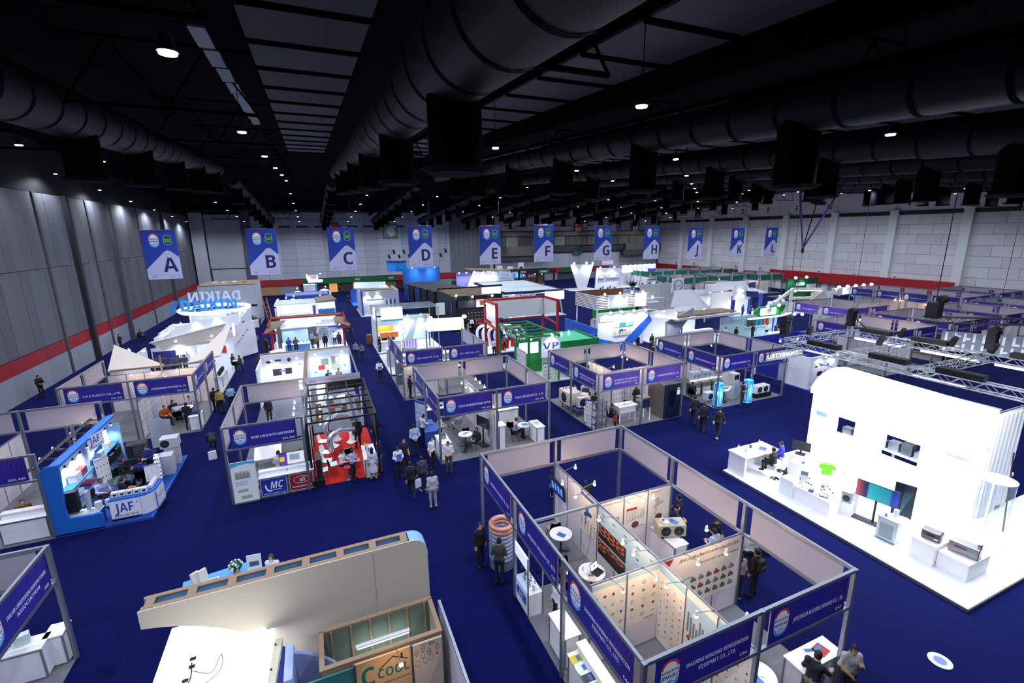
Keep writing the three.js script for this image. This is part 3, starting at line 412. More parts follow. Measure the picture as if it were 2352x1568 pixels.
function drawFascia(A, lines, no, tint = 0) {
return A.cell((g, w, h) => {
const gr = g.createLinearGradient(0, 0, w, h * 0.3), C = [['#28288c', '#302896', '#2a2284'], ['#4030a0', '#6442b0', '#5236a0'], ['#0e6a5c', '#127a66', '#0d5c50']][tint]; gr.addColorStop(0, C[0]); gr.addColorStop(0.7, C[1]); gr.addColorStop(1, C[2]); g.fillStyle = gr; g.fillRect(0, 0, w, h);
if (tint < 2) { g.globalAlpha = 0.16; g.strokeStyle = '#e0466a'; g.lineWidth = w / 46; for (let i = 0; i < 5; i++) { g.beginPath(); g.moveTo(w * (0.72 + 0.05 * i), h * 0.45); g.quadraticCurveTo(w * (0.69 + 0.055 * i), h * 0.2, w * (0.76 + 0.05 * i), 0); g.stroke(); } g.globalAlpha = 1; RHV(g, w * 0.055, h * 0.09, h * 0.46); }
g.fillStyle = '#e4e2f2'; if (lines.length === 1) wideText(g, lines[0], w * 0.3, h * 0.58, w * 0.66, h * 0.17); else lines.forEach((t, i) => wideText(g, t, w * 0.63, h * (0.47 + 0.19 * i), lines[0].length > 24 && i ? w * 0.4 : w * 0.66, h * 0.15, 'center'));
if (no) { g.fillStyle = '#e4e2f2'; fitText(g, no, w * 0.96, h * 0.86, w * 0.2, h * 0.12, 'sans-serif', 'bold', 'right'); }
});
}
const fBlank = fasA.cell((g, w, h) => { g.fillStyle = '#aba6b4'; g.fillRect(0, 0, w, h); }), fBlankB = fasB.cell((g, w, h) => { g.fillStyle = '#aba6b4'; g.fillRect(0, 0, w, h); });
const fGen = [0, 1, 2].map(i => drawFascia(fasA, ['EXHIBITOR'].slice(1).concat(['']), '', i));
const fMemo = {};
function fascia(e, big) {
if (typeof e === 'number') return fGen[e]; const k = e.join('|') + big; if (fMemo[k]) return fMemo[k];
const tint = typeof e[e.length - 1] === 'number' ? e[e.length - 1] : 0, a = e.filter(v => typeof v === 'string'), no = a.pop(); return fMemo[k] = drawFascia(big ? fasB : fasA, a, no, tint);
}
function shellStand(label, o) {
const t = thing('shell_stand', label, 'exhibition stand', o.x, 0, o.z), { nx, nz } = o, W = 3 * nx, D = 3 * nz, FH = 0.9, big = o.big;
if (o.floor !== 0) box(t, 'carpet_tile', o.fm || GREYF, W, 0.02, D, W / 2, 0, D / 2);
const seen = new Set(), post = (x, z) => { const k = x + ',' + z; if (seen.has(k)) return; seen.add(k); rbox(t, 'post', ALU, 0.1, 3.5, 0.1, x, 0, z, 0, 0.012); };
const side = (arr, n, fx, fz, ry, ax) => arr && arr.forEach((e, i) => {
const x0 = fx(i), x1 = fx(i + 1), z0 = fz(i), z1 = fz(i + 1), cx = (x0 + x1) / 2, cz = (z0 + z1) / 2; post(x0, z0); post(x1, z1); if (e === null) { return; }
const rw = ax ? [0.07, 0.08, 2.9] : [2.9, 0.08, 0.07]; box(t, 'rail', ALU, rw[0], rw[1], rw[2], cx, 3.42, cz); box(t, 'rail', ALU, rw[0], rw[1], rw[2], cx, 2.42, cz);
const sx = Math.sin(ry), cz2 = Math.cos(ry), sh = 0.0;
const fc = fascia(e, big); printBoard(t, 'fascia_panel', fc, 2.5, FH, 0.025, cx + cz2 * sh + sx * 0.012, 2.51, cz - sx * sh + cz2 * 0.012, ry, fc.m === fasB.m ? fBlankB : fBlank);
});
side(o.f, nx, i => 3 * i, () => D, 0, 0); side(o.b, nx, i => 3 * i, () => 0, Math.PI, 0); side(o.l, nz, () => 0, i => 3 * i, -Math.PI / 2, 1); side(o.r, nz, () => W, i => 3 * i, Math.PI / 2, 1);
for (const w of o.walls || []) { // [x0,z0,x1,z1,prints{index:{cell,side}},height]
const [x0, z0, x1, z1, pr = {}, H = 2.5, wm = PANEL] = w, L = Math.hypot(x1 - x0, z1 - z0), n = Math.max(1, Math.round(L)), ry = Math.atan2(-(z1 - z0), x1 - x0), ux = (x1 - x0) / n, uz = (z1 - z0) / n;
for (let i = 0; i < n; i++) {
const cx = x0 + ux * (i + 0.5), cz = z0 + uz * (i + 0.5); box(t, 'wall_panel', wm, L / n - 0.04, H - 0.06, 0.03, cx, 0.03, cz, ry); box(t, 'wall_rail', ALU, L / n, 0.04, 0.04, cx, H - 0.04, cz, ry);
box(t, 'wall_post', ALU, 0.045, H, 0.045, x0 + ux * i, 0, z0 + uz * i, ry); if (i === n - 1) box(t, 'wall_post', ALU, 0.045, H, 0.045, x1, 0, z1, ry);
for (const s of [1, -1]) { const c = pr[s * (i + 1)]; if (c) { const hh = c.h || 1.6, nx2 = Math.sin(ry) * s, nz2 = Math.cos(ry) * s, ww = (c.w || 1) * L / n - 0.06, k = ((c.w || 1) - 1) / 2; printBoard(t, 'poster', c, ww, hh, 0.008, cx + ux * k + nx2 * 0.022, (c.y ?? (H - 0.08 - hh)), cz + uz * k + nz2 * 0.022, ry + (s < 0 ? Math.PI : 0)); } }
}
}
return t;
}
// ================================================================ PRINTS
const posA = new Atlas(2048, 2048, 256, 409, 0.55), wideA = new Atlas(2048, 1536, 682, 384, 0.55), scrA = new Atlas(1024, 512, 256, 170, 0.3), txtA = new Atlas(2048, 1024, 512, 128, 0.5);
const shapeRow = (g, x, y, s, c, k) => { g.fillStyle = c; g.strokeStyle = c; g.lineWidth = s * 0.18; g.beginPath(); if (k % 4 === 0) { g.arc(x, y, s * 0.45, 0, 7); g.fill(); g.fillRect(x - s * 0.08, y, s * 0.16, s * 0.7); } else if (k % 4 === 1) { g.arc(x, y, s * 0.45, 0, 7); g.stroke(); } else if (k % 4 === 2) { g.fillRect(x - s * 0.5, y - s * 0.25, s, s * 0.5); g.fillRect(x - s * 0.2, y - s * 0.45, s * 0.4, s * 0.9); } else { g.moveTo(x - s * 0.5, y + s * 0.3); g.lineTo(x, y - s * 0.2); g.lineTo(x + s * 0.5, y + s * 0.3); g.stroke(); } };
const PC = ['#6a3a2a', '#2f6da0', '#a8302a', '#3c3c44', '#b88a3a', '#4a8a5a'];
function gridPoster(bg, cols, rows, o = {}) {
return posA.cell((g, w, h) => {
g.fillStyle = bg; g.fillRect(0, 0, w, h); if (o.head) { g.fillStyle = o.head; g.fillRect(0, 0, w, h * 0.09); }
if (o.sky) { const q = g.createLinearGradient(0, h * 0.06, 0, h * 0.45); q.addColorStop(0, '#9fc4de'); q.addColorStop(1, '#e8e4d4'); g.fillStyle = q; g.fillRect(0, h * 0.08, w, h * 0.4); g.fillStyle = '#6f8a8c'; for (let i = 0; i < 9; i++) g.fillRect(w * (0.08 + 0.1 * i), h * (0.24 + 0.04 * ((i * 5) % 4)), w * 0.07, h * 0.25); }
if (o.copper) { g.fillStyle = '#2a1612'; g.fillRect(w * 0.02, h * 0.34, w * 0.5, h * 0.3); g.fillRect(w * 0.02, h * 0.67, w * 0.5, h * 0.3); g.strokeStyle = '#c46a3c'; g.lineWidth = 9; for (let i = 0; i < 10; i++) { g.beginPath(); g.arc(w * (0.1 + 0.16 * (i % 3)), h * (0.4 + 0.09 * (i / 3 | 0) + (i > 5 ? 0.15 : 0)), 15, 0, 7); g.stroke(); } }
if (o.title) { g.fillStyle = o.tc || '#3a4a5a'; fitText(g, o.title, w * 0.08, h * 0.06, w * 0.84, 26); }
const y0 = o.y0 ?? 0.16; for (let r = 0; r < rows; r++) for (let c = 0; c < cols; c++) { const x = w * (0.5 + c) / cols, y = h * (y0 + (0.93 - y0) * (r + 0.5) / rows); if (o.copper && x < w * 0.55 && y > h * 0.32) continue; shapeRow(g, x, y, Math.min(w / cols, h * 0.8 / rows) * 0.36, PC[(r * 5 + c * 3 + (o.k || 0)) % 6], r + c * 2 + (o.k || 0)); }
if (o.map) { g.fillStyle = o.map; g.beginPath(); const cx = w * 0.45, cy = h * 0.42; for (let a = 0; a < 6.3; a += 0.25) { const rr3 = 50 + 22 * Math.sin(a * 3 + 1) + 12 * Math.cos(a * 5); g.lineTo(cx + rr3 * Math.cos(a) * 0.9, cy + rr3 * Math.sin(a) * 1.1); } g.fill(); g.fillRect(cx - 30, cy + 40, 16, 110); }
if (o.bars) { g.fillStyle = '#b02a2a'; g.fillRect(w * 0.1, h * 0.36, w * 0.45, h * 0.07); g.strokeStyle = '#333'; g.lineWidth = 5; g.beginPath(); g.moveTo(w * 0.05, h * 0.8); g.lineTo(w * 0.95, h * 0.62); g.stroke(); g.fillStyle = '#8a8a90'; for (let i = 0; i < 12; i++) g.fillRect(w * (0.08 + 0.07 * i), h * (0.44 + 0.01 * (i % 3)), 5, h * 0.3); }
g.fillStyle = '#555'; for (let i = 0; i < 3; i++) g.fillRect(w * 0.55, h * (0.95 + 0.012 * i), w * 0.35, 2);
});
}
const plainCell = hex => posA.cell((g, w, h) => { g.fillStyle = hex; g.fillRect(0, 0, w, h); });
const pFan = gridPoster('#e9e3d4', 4, 4, { head: '#a8c8d8', k: 0 }), pPump = gridPoster('#ebe6d8', 3, 5, { head: '#a8c8d8', k: 3 }), pParts = gridPoster('#e8e2d6', 4, 9, { head: '#9cc0d4', k: 1 }), pCity = gridPoster('#e9e4d8', 3, 4, { sky: 1, y0: 0.5, k: 2 }), pCopper = gridPoster('#b9d2dc', 5, 8, { copper: 1, k: 4, y0: 0.06, title: '' }), pWorld = gridPoster('#e6dccb', 5, 6, { head: '#4a6a9a', map: '#2c4a8a', y0: 0.62, k: 2 }), pThai = gridPoster('#e6e2d8', 1, 1, { map: '#b9b9b4', title: 'Thailand', y0: 0.8 }), pStat = gridPoster('#e8e4da', 1, 1, { bars: 1, title: 'Copper Tube Characteristics', y0: 0.86 }), pTube = gridPoster('#e9e5dc', 2, 2, { title: 'Hot Pump Heating', y0: 0.45, k: 3 }), pTech = gridPoster('#dfe2e6', 3, 6, { head: '#8a94b0', k: 5 }), pTech2 = gridPoster('#e6e4e8', 4, 5, { head: '#c8ccd8', k: 2 }), pCyan = gridPoster('#d8ecf2', 2, 4, { head: '#3aa0d0', k: 4 }), pBlue = gridPoster('#bfd4ee', 3, 5, { head: '#2a5ab0', k: 1 }), pGreen = gridPoster('#d8e6da', 3, 4, { head: '#1a7a40', k: 0 });
for (const p of [pFan, pPump, pParts, pCity]) p.h = 1.62; pParts.h = 2.3; pCopper.h = 1.7; pWorld.h = 1.4; for (const p of [pThai, pStat, pTube]) p.h = 1.25; pTech.h = 2.2; pTech2.h = 2.2;
const wJDM = wideA.cell((g, w, h) => { g.fillStyle = '#e6e0d4'; g.fillRect(0, 0, w, h); g.fillStyle = '#b03028'; g.beginPath(); g.moveTo(0, 0); g.lineTo(w * 0.13, 0); g.lineTo(0, h * 0.34); g.fill(); g.fillStyle = '#444'; fitText(g, 'JDM JingDa Machine(Ningbo)Co.,Ltd', w * 0.2, h * 0.1, w * 0.78, 46); fitText(g, 'Professional HVAC Equipment Supplier', w * 0.42, h * 0.25, w * 0.56, 26); g.fillStyle = '#c03028'; fitText(g, '专业换热设备供应商', w * 0.42, h * 0.36, w * 0.4, 30); g.fillStyle = '#555'; fitText(g, 'High Speed Fin Press Lines', w * 0.02, h * 0.47, w * 0.36, 24); g.fillStyle = '#c03028'; fitText(g, '高速翅片冲床', w * 0.06, h * 0.57, w * 0.26, 26); for (let i = 0; i < 18; i++) { g.fillStyle = ['#5a6a70', '#7a7f84', '#4a6a4a', '#8a4a44'][i % 4]; const x = w * (0.36 + 0.1 * (i % 6)), y = h * (0.52 + 0.16 * (i / 6 | 0)); g.fillRect(x, y, w * 0.07, h * 0.06); g.fillRect(x + 8, y - h * 0.04, w * 0.03, h * 0.06); } });
const wMC = wideA.cell((g, w, h) => { g.fillStyle = '#23309a'; g.fillRect(0, 0, w, h); g.fillStyle = '#e8ecff'; g.beginPath(); g.moveTo(w * 0.14, h * 0.35); g.quadraticCurveTo(w * 0.14, h * 0.82, w * 0.4, h * 0.8); g.lineTo(w * 0.4, h * 0.72); g.quadraticCurveTo(w * 0.2, h * 0.7, w * 0.2, h * 0.3); g.fill(); fitText(g, 'MC', w * 0.58, h * 0.4, w * 0.6, 230, 'sans-serif', 'italic bold', 'center'); fitText(g, 'MING MACHINERY', w * 0.55, h * 0.7, w * 0.5, 50, 'sans-serif', 'bold', 'center'); fitText(g, 'Ming Chen Auto Machinery Co., Ltd.', w * 0.5, h * 0.9, w * 0.86, 40, 'sans-serif', 'italic bold', 'center'); });
const wOMS = wideA.cell((g, w, h) => { g.fillStyle = '#8e1f22'; g.fillRect(0, 0, w, h); g.strokeStyle = '#eee'; g.fillStyle = '#eee'; g.lineWidth = 10; g.beginPath(); g.ellipse(w / 2, h * 0.38, w * 0.33, h * 0.22, 0, 0, 7); g.stroke(); fitText(g, '⊕MS', w / 2, h * 0.39, w * 0.55, 120, 'sans-serif', 'bold', 'center'); fitText(g, 'OMS MACHINERY CO., LTD', w / 2, h * 0.8, w * 0.86, 50, 'sans-serif', 'bold', 'center'); });
const wJAF = wideA.cell((g, w, h) => { g.fillStyle = '#eef1f8'; g.fillRect(0, 0, w, h); g.fillStyle = '#2344a8'; fitText(g, 'JAF', w * 0.48, h * 0.4, w * 0.7, 270, 'sans-serif', 'bold', 'center'); fitText(g, '®', w * 0.86, h * 0.2, 60, 60); g.fillStyle = '#20242e'; fitText(g, 'JAPAN AIR FILTER', w * 0.5, h * 0.84, w * 0.88, 66, 'sans-serif', 'bold', 'center'); g.fillStyle = '#2a6ad0'; g.fillRect(0, h * 0.95, w, h * 0.05); });
const wTemp = wideA.cell((g, w, h) => { g.fillStyle = '#e4e9f4'; g.fillRect(0, 0, w, h); g.fillStyle = '#2a6ab0'; fitText(g, 'TempComs', w * 0.5, h * 0.42, w * 0.9, 150, 'sans-serif', 'normal', 'center'); g.fillStyle = '#2a6ad0'; g.fillRect(0, h * 0.95, w, h * 0.05); });
const wCC = wideA.cell((g, w, h) => { g.fillStyle = '#cfa878'; g.fillRect(0, 0, w, h); g.strokeStyle = '#3a2a22'; g.lineWidth = 14; g.beginPath(); g.moveTo(w * 0.4, h * 0.4); g.lineTo(w * 0.66, h * 0.12); g.lineTo(w * 0.92, h * 0.34); g.stroke(); g.fillStyle = '#3a2a22'; g.fillRect(w * 0.8, h * 0.1, 26, 60); g.fillStyle = '#17766e'; fitText(g, 'C', w * 0.06, h * 0.5, 220, 300); fitText(g, 'COOL', w * 0.36, h * 0.55, w * 0.6, 150); g.fillStyle = '#3a3a32'; fitText(g, 'Cross-linked Polyethylene Insulation', w * 0.04, h * 0.86, w * 0.92, 44, 'sans-serif', 'italic bold'); });
const wScan = wideA.cell((g, w, h) => { g.fillStyle = '#3d8078'; g.fillRect(0, 0, w, h); g.fillStyle = '#1d2422'; fitText(g, 'Scan', w * 0.6, h * 0.4, w * 0.5, 150, 'sans-serif', 'bold'); });
const wCert = wideA.cell((g, w, h) => { g.fillStyle = '#cbb9a6'; g.fillRect(0, 0, w, h); g.strokeStyle = '#3a3a3e'; g.fillStyle = '#3a3a3e'; g.lineWidth = 7; [['JIS', 0.14, 0.3], ['ASTM', 0.36, 0.2], ['', 0.34, 0.46], ['TUV', 0.55, 0.4], ['UL', 0.83, 0.32], ['', 0.16, 0.72], ['', 0.42, 0.68], ['', 0.62, 0.62]].forEach(([t, x, y]) => { g.beginPath(); g.arc(w * x, h * y, 44, 0, 7); g.stroke(); fitText(g, t || '✓', w * x, h * y, 76, 44, 'sans-serif', 'bold', 'center'); }); fitText(g, 'MTEC', w * 0.56, h * 0.12, 150, 60); g.fillStyle = '#b03038'; g.beginPath(); g.arc(w * 0.82, h * 0.56, 22, 0, 7); g.fill(); });
const wPSA = wideA.cell((g, w, h) => { const q = g.createLinearGradient(0, 0, 0, h); q.addColorStop(0, '#f0f6fa'); q.addColorStop(1, '#cfe6f2'); g.fillStyle = q; g.fillRect(0, 0, w, h); g.fillStyle = '#3a90c8'; g.beginPath(); g.moveTo(0, h * 0.9); g.quadraticCurveTo(w * 0.4, h * 0.7, w, h * 0.95); g.lineTo(w, h); g.lineTo(0, h); g.fill(); g.fillStyle = '#c04030'; g.fillRect(w * 0.22, h * 0.45, w * 0.16, h * 0.14); g.fillStyle = '#8a959a'; g.fillRect(w * 0.3, h * 0.25, w * 0.18, h * 0.2); g.fillRect(w * 0.55, h * 0.2, w * 0.1, h * 0.25); g.fillStyle = '#b8c4b0'; g.fillRect(w * 0.55, h * 0.45, w * 0.22, h * 0.18); g.strokeStyle = '#777'; g.lineWidth = 8; g.beginPath(); g.arc(w * 0.7, h * 0.3, 40, 0, 7); g.stroke(); });
const wDrone = wideA.cell((g, w, h) => { g.fillStyle = '#dadbe6'; g.fillRect(0, 0, w, h); g.fillStyle = '#24252a'; g.fillRect(w * 0.22, h * 0.45, w * 0.2, h * 0.22); g.fillRect(w * 0.5, h * 0.45, w * 0.16, h * 0.2); g.fillStyle = '#8a5ac0'; g.fillRect(w * 0.38, h * 0.5, w * 0.14, h * 0.06); g.fillStyle = '#33343c'; g.beginPath(); g.ellipse(w * 0.15, h * 0.2, 40, 18, 0, 0, 7); g.fill(); g.fillRect(w * 0.3, h * 0.14, w * 0.14, h * 0.06); shapeRow(g, w * 0.62, h * 0.18, 60, '#33343c', 2); });
const wSky = wideA.cell((g, w, h) => { const q = g.createLinearGradient(0, 0, w, h); q.addColorStop(0, '#e8eef2'); q.addColorStop(1, '#c4d2d8'); g.fillStyle = q; g.fillRect(0, 0, w, h); g.strokeStyle = '#7f8a90'; g.lineWidth = 5; for (let i = 0; i < 14; i++) { g.beginPath(); g.moveTo(w * 0.5, h * (0.15 + 0.05 * i)); g.lineTo(w, h * (0.02 * i)); g.stroke(); } g.fillStyle = '#8f989c'; g.beginPath(); g.moveTo(w * 0.55, h); g.lineTo(w * 0.78, h * 0.1); g.lineTo(w * 0.83, h * 0.1); g.lineTo(w * 0.7, h); g.fill(); });
const tagText = (t, fg, bg, f = 'bold') => txtA.cell((g, w, h) => { g.fillStyle = bg; g.fillRect(0, 0, w, h); g.fillStyle = fg; fitText(g, t, w / 2, h / 2, w * 0.92, h * 0.8, 'sans-serif', f, 'center'); });
const scrM = (draw) => scrA.cell(draw), sc1 = scrM((g, w, h) => { g.fillStyle = '#182a6a'; g.fillRect(0, 0, w, h); g.fillStyle = '#6aa0e8'; for (let i = 0; i < 4; i++) g.fillRect(w * (0.08 + 0.23 * i), h * 0.25, w * 0.14, h * 0.5); }), sc2 = scrM((g, w, h) => { const q = g.createLinearGradient(0, 0, w, 0); q.addColorStop(0, '#c04a4a'); q.addColorStop(0.25, '#1a2a50'); q.addColorStop(0.3, '#2a9aa0'); q.addColorStop(0.8, '#1a7a86'); q.addColorStop(0.85, '#1a2a80'); q.addColorStop(1, '#2a3aa0'); g.fillStyle = q; g.fillRect(0, 0, w, h); }), sc3 = scrM((g, w, h) => { g.fillStyle = '#d4d6e0'; g.fillRect(0, 0, w, h); g.fillStyle = '#4a3aa0'; g.fillRect(0, 0, w * 0.3, h); g.fillStyle = '#8a94b0'; g.fillRect(w * 0.4, h * 0.2, w * 0.4, h * 0.5); g.fillStyle = '#e0b040'; g.fillRect(0, h * 0.3, w * 0.2, h * 0.4); }), sc4 = scrM((g, w, h) => { g.fillStyle = '#10141c'; g.fillRect(0, 0, w, h); }), sc5 = scrM((g, w, h) => { g.fillStyle = '#eef2f4'; g.fillRect(0, 0, w, h); g.fillStyle = '#444'; g.fillRect(w * 0.35, h * 0.4, w * 0.3, h * 0.15); }), sc6 = scrM((g, w, h) => { g.fillStyle = '#0c1624'; g.fillRect(0, 0, w, h); g.strokeStyle = '#2a6a7a'; g.lineWidth = 4; for (let i = 0; i < 6; i++) { g.beginPath(); g.moveTo(w * 0.4, h); g.lineTo(w * (0.5 + 0.08 * i), h * 0.2); g.stroke(); } });
scrA.m.emissive = new THREE.Color(0xffffff); scrA.m.emissiveIntensity = 0.7;
// ================================================================ FRONT STAND: six by nine metres, twelve fascias
const RX = 4.82, RZ = -14.43;
shellStand('large aluminium shell stand nearest the camera with poster partitions and spotlights', { x: RX, z: RZ, nx: 2, nz: 3, big: true,
l: [['ZHEJIANG HAILIANG CO., LTD.', 'C40'], ['ZHEJIANG HAILIANG CO., LTD.', 'C42'], ['SHAOXING WANZHAO REFRIGERATION', 'EQUIPMET CO., LTD.', 'C44']], b: [0, 0], r: [0, 0, 0], f: [['SHAOXING WANZHAO REFRIGERATION', 'EQUIPMET CO., LTD.', 'C44'], ['JDM JINGDA MACHINE (NINGBO) CO., LTD.', 'D47']],
floor: 0, walls: [[3, 0, 3, 3, { '3': 0, '-3': 0 }], [3, 3, 3, 6, {}], [3, 6, 3, 9, {}], [0.8, 6, 3, 6, { 1: pFan, 2: pPump }], [3, 3, 6, 3, { 1: pTube, 2: pStat, 3: pThai }], [3, 6, 6, 6, {}]] });
{ // extra prints and floor pieces on that stand
const t = scene.children[scene.children.length - 1];
box(t, 'carpet_tile', GREYF, 3, 0.02, 6.0, 1.5, 0, 6.0); box(t, 'carpet_tile', GREYF, 3, 0.02, 3.0, 4.5, 0, 7.5); box(t, 'carpet_tile', GREYF, 1.1, 0.02, 3, 2.45, 0, 1.5);
const P = (c, x, y, z, ry, w, h) => printBoard(t, 'poster', c, w, h, 0.01, x, y, z, ry);
P(pWorld, 2.97, 0.95, 2.45, -Math.PI / 2, 0.98, 1.45); P(pCopper, 2.97, 0.7, 4.5, -Math.PI / 2, 2.9, 1.75); P(pParts, 2.97, 0.1, 6.5, -Math.PI / 2, 0.95, 2.3); P(pCity, 2.97, 0.1, 7.5, -Math.PI / 2, 0.95, 2.3); P(pParts, 2.97, 0.1, 8.5, -Math.PI / 2, 0.95, 2.3);
P(wJDM, 4.5, 0.72, 6.03, 0, 2.9, 1.72); P(pFan, 0.98, 0.5, 3.03, 0, 0.02, 0.02);
box(t, 'tie_rail', ALU, 2.9, 0.08, 0.07, 1.5, 2.42, 3.0);
}
{
const g = 'warm arm spotlights on the large front stand', L = (x, z, d, k) => spotlight('warm arm spotlight over the partitions of the large front stand', g, x, 2.5, z, d, { cd: 3.2 });
for (const [x, z, d] of [[7.78, -13.7, 90], [7.78, -12.4, 90], [7.78, -12.9, -90], [7.78, -12.0, -90], [7.78, -10.6, -90], [7.78, -9.4, -90], [7.78, -8.9, -90], [9.2, -11.4, 0], [9.6, -11.4, 0], [8.6, -11.4, 0], [6.2, -8.4, 0], [7.2, -8.4, 0], [7.78, -7.6, -90], [7.78, -6.6, -90], [8.6, -8.4, 0], [9.6, -8.4, 0], [9.9, -8.4, 180], [7.78, -6.1, 90], [5.3, -8.5, 180]]) L(x, z, d);
}
roundTable('round white table with a blue leaflet in the rear bay of the front stand', 7.13, -12.69, { r: 0.4 }); leaflet('blue leaflet on the rear round table of the front stand', 7.1, 0.745, -12.6, 30, 0x2f6fc0);
roundTable('round white table with a laptop beside the copper poster', 7.1, -10.62, { r: 0.42 });
{ const t = thing('laptop', 'open black laptop on the round table beside the copper poster', 'laptop', 7.2, 0.745, -10.6, 20 * R); rbox(t, 'keyboard_base', DARK, 0.36, 0.02, 0.25, 0, 0, 0.1, 0, 0.006); const s = rbox(t, 'lid', DARK, 0.36, 0.25, 0.012, 0, 0.02, -0.05, 0, 0.005, -0.25); const g = new THREE.PlaneGeometry(0.33, 0.21); rectUV(g, sc5, 0, 4); const q = mesh(t, 'screen', g, sc5.m); q.position.set(0, 0.147, -0.042); q.rotation.x = -0.25; }
cyl(thing('water_bottle', 'small clear water bottle on the laptop table', 'bottle', 6.85, 0.745, -10.75), 'bottle_body', mat(0xbcdcf0, 0.1), 0.03, 0.17, 0, 0, 0, 0.02, 12); leaflet('open folder lying on the laptop table', 6.95, 0.745, -10.42, -20, 0xd8c8a0, 0.24, 0.32);
[[6.5, -12.5, 100], [6.6, -11.75, 160], [6.45, -11.2, 60], [6.35, -10.55, 90], [6.75, -9.95, 170]].forEach(([x, z, r], i) => chair(['dark chair left of the rear round table', 'dark chair between the two round tables', 'dark chair behind the laptop table', 'dark chair left of the laptop table', 'dark chair in front of the laptop table'][i], x, z, r, { c: 0x1a1b1f }));
chair('black chair in the poster bay behind the corner fascia', 7.1, -6.3, 200, { c: 0x141518 });
chair('clear plastic chair behind the rear round table', 7.2, -13.4, 180, { c: 0xb0969a });
screen('wall television with blue columns on the rear spine wall', 7.7, 1.35, -14.0, -90, 1.0, 0.58, sc1, { rx: 0.1 });
{ // showcase with round blue letters
const c = tagText('LHCT', '#f4f6ff', '#2a5ac0'); const t = thing('glass_showcase', 'tall glass showcase with copper fittings under the front stand fascia', 'showcase', 5.06, 0.02, -10.95, -90 * R);
for (const sx of [-0.48, 0.48]) for (const sz of [-0.24, 0.24]) box(t, 'post', ALU, 0.035, 2.0, 0.035, sx, 0, sz); box(t, 'cabinet', WHITE, 0.95, 0.75, 0.46, 0, 0, 0); for (const y of [1.0, 1.35]) box(t, 'glass_shelf', glassM, 0.92, 0.012, 0.44, 0, y, 0); box(t, 'glass_front', glassM, 0.92, 0.75, 0.008, 0, 0.78, 0.23); box(t, 'header', glow(0xe8ecff, 0.5), 0.92, 0.4, 0.05, 0, 1.58, 0.23); printBoard(t, 'name_plate', c, 0.62, 0.26, 0.02, 0, 0.3, 0.245);
for (let i = 0; i < 16; i++) { const o = mesh(t, 'copper_fitting', rbc.ftg ??= new THREE.TorusGeometry(0.03, 0.012, 6, 10), mat(0xb0764a, 0.35, 0.8)); o.position.set(-0.38 + 0.105 * (i % 8), i < 8 ? 0.79 : 1.04, 0.05 * ((i % 3) - 1)); o.rotation.set(1.3, i, 0); }
}
{ // coil of wrapped copper tube on a stand outside
const t = thing('tube_coil', 'shrink-wrapped coil of pink copper tube beside the front stand', 'coil', 4.98, 0.0, -12.95); cyl(t, 'pallet_drum', mat(0x6f7690, 0.5), 0.42, 0.3, 0, 0, 0, 0.42, 28);
const tm = mat(0xd89a84, 0.35, 0.35), wm = mat(0x9aa6c4, 0.25, 0.2); for (let i = 0; i < 9; i++) { const o = mesh(t, 'tube_layer', rbc.coil ??= new THREE.TorusGeometry(0.36, 0.085, 10, 32).rotateX(Math.PI / 2), i > 6 ? tm : wm); o.position.y = 0.38 + 0.15 * i; }
}
counter('white counter with yellow brochures at the corner of the front stand', 5.08, -7.4, -90, 1.5, 0.5, 1.0, { upper: 0.2 });
[0xd8c030, 0xe8e8e8, 0x404048, 0xd0b840, 0xc8a030].forEach((c, i) => leaflet(['yellow brochure first on the corner counter', 'white brochure second on the corner counter', 'dark brochure third on the corner counter', 'yellow brochure fourth on the corner counter', 'orange brochure last on the corner counter'][i], 4.94, 1.0, -7.95 + 0.27 * i, -90, c));
counter('white cabinet behind the corner counter with a standing visitor', 5.2, -9.0, -90, 0.9, 0.45, 1.0); prop('carton', 'brown carton on the floor behind the corner counter', 'box', mat(0xa87a48, 0.8), 0.5, 0.35, 0.4, 6.0, 0.02, -7.2, 15);
counter('white counter carrying a twin fan unit in the far bay of the front stand', 10.3, -11.0, -90, 1.6, 0.55, 1.0); acUnit('twin fan blower on the counter in the front stand', 10.35, 1.05, -10.85, -20, 0.95, 0.42, 0.5, [[-0.22, 0.21, 0.17], [0.22, 0.21, 0.17]], { m: mat(0xb8b09c, 0.6) });
[[10.2, -10.95], [10.45, -10.8]].forEach(([x, z], i) => leaflet(['white catalogue lying on the twin fan blower', 'blue catalogue lying on the twin fan blower'][i], x, 1.475, z, 20, i ? 0x4a80c0 : 0xf0f0f0)); counter('low white counter with catalogues in front of the machine poster', 10.6, -9.5, -90, 0.8, 0.5, 0.75); leaflet('catalogue spread on the low white counter', 10.6, 0.75, -9.5, 10, 0xbfd4e0, 0.4, 0.3);
roundTable('round white table by the front fascia of the front stand', 8.85, -6.05, { r: 0.42 }); leaflet('white sheets on the round table by the front fascia', 8.9, 0.745, -6.1, 40); leaflet('blue sheet on the round table by the front fascia', 8.7, 0.745, -5.95, 0, 0x4a90c0);
roundTable('small round table behind the corner post of the front stand', 6.6, -5.85, { r: 0.38 });
counter('grey counter where two visitors lean at the right corner of the front stand', 10.35, -5.75, 0, 1.4, 0.5, 1.0, { m: mat(0xcfd2d8, 0.5) }); leaflet('red folder on the corner counter between two visitors', 10.6, 1.0, -5.75, 10, 0xb02028, 0.35, 0.3); leaflet('white photo sheet on the corner counter between two visitors', 10.3, 1.0, -5.8, -20, 0xe8e8ee, 0.3, 0.3);
person('person in dark suit and mask standing behind the tube coil', 4.25, -13.15, 20, { shirt: 0x14151a, pants: 0x101116, mask: 0xbfd4e8 });
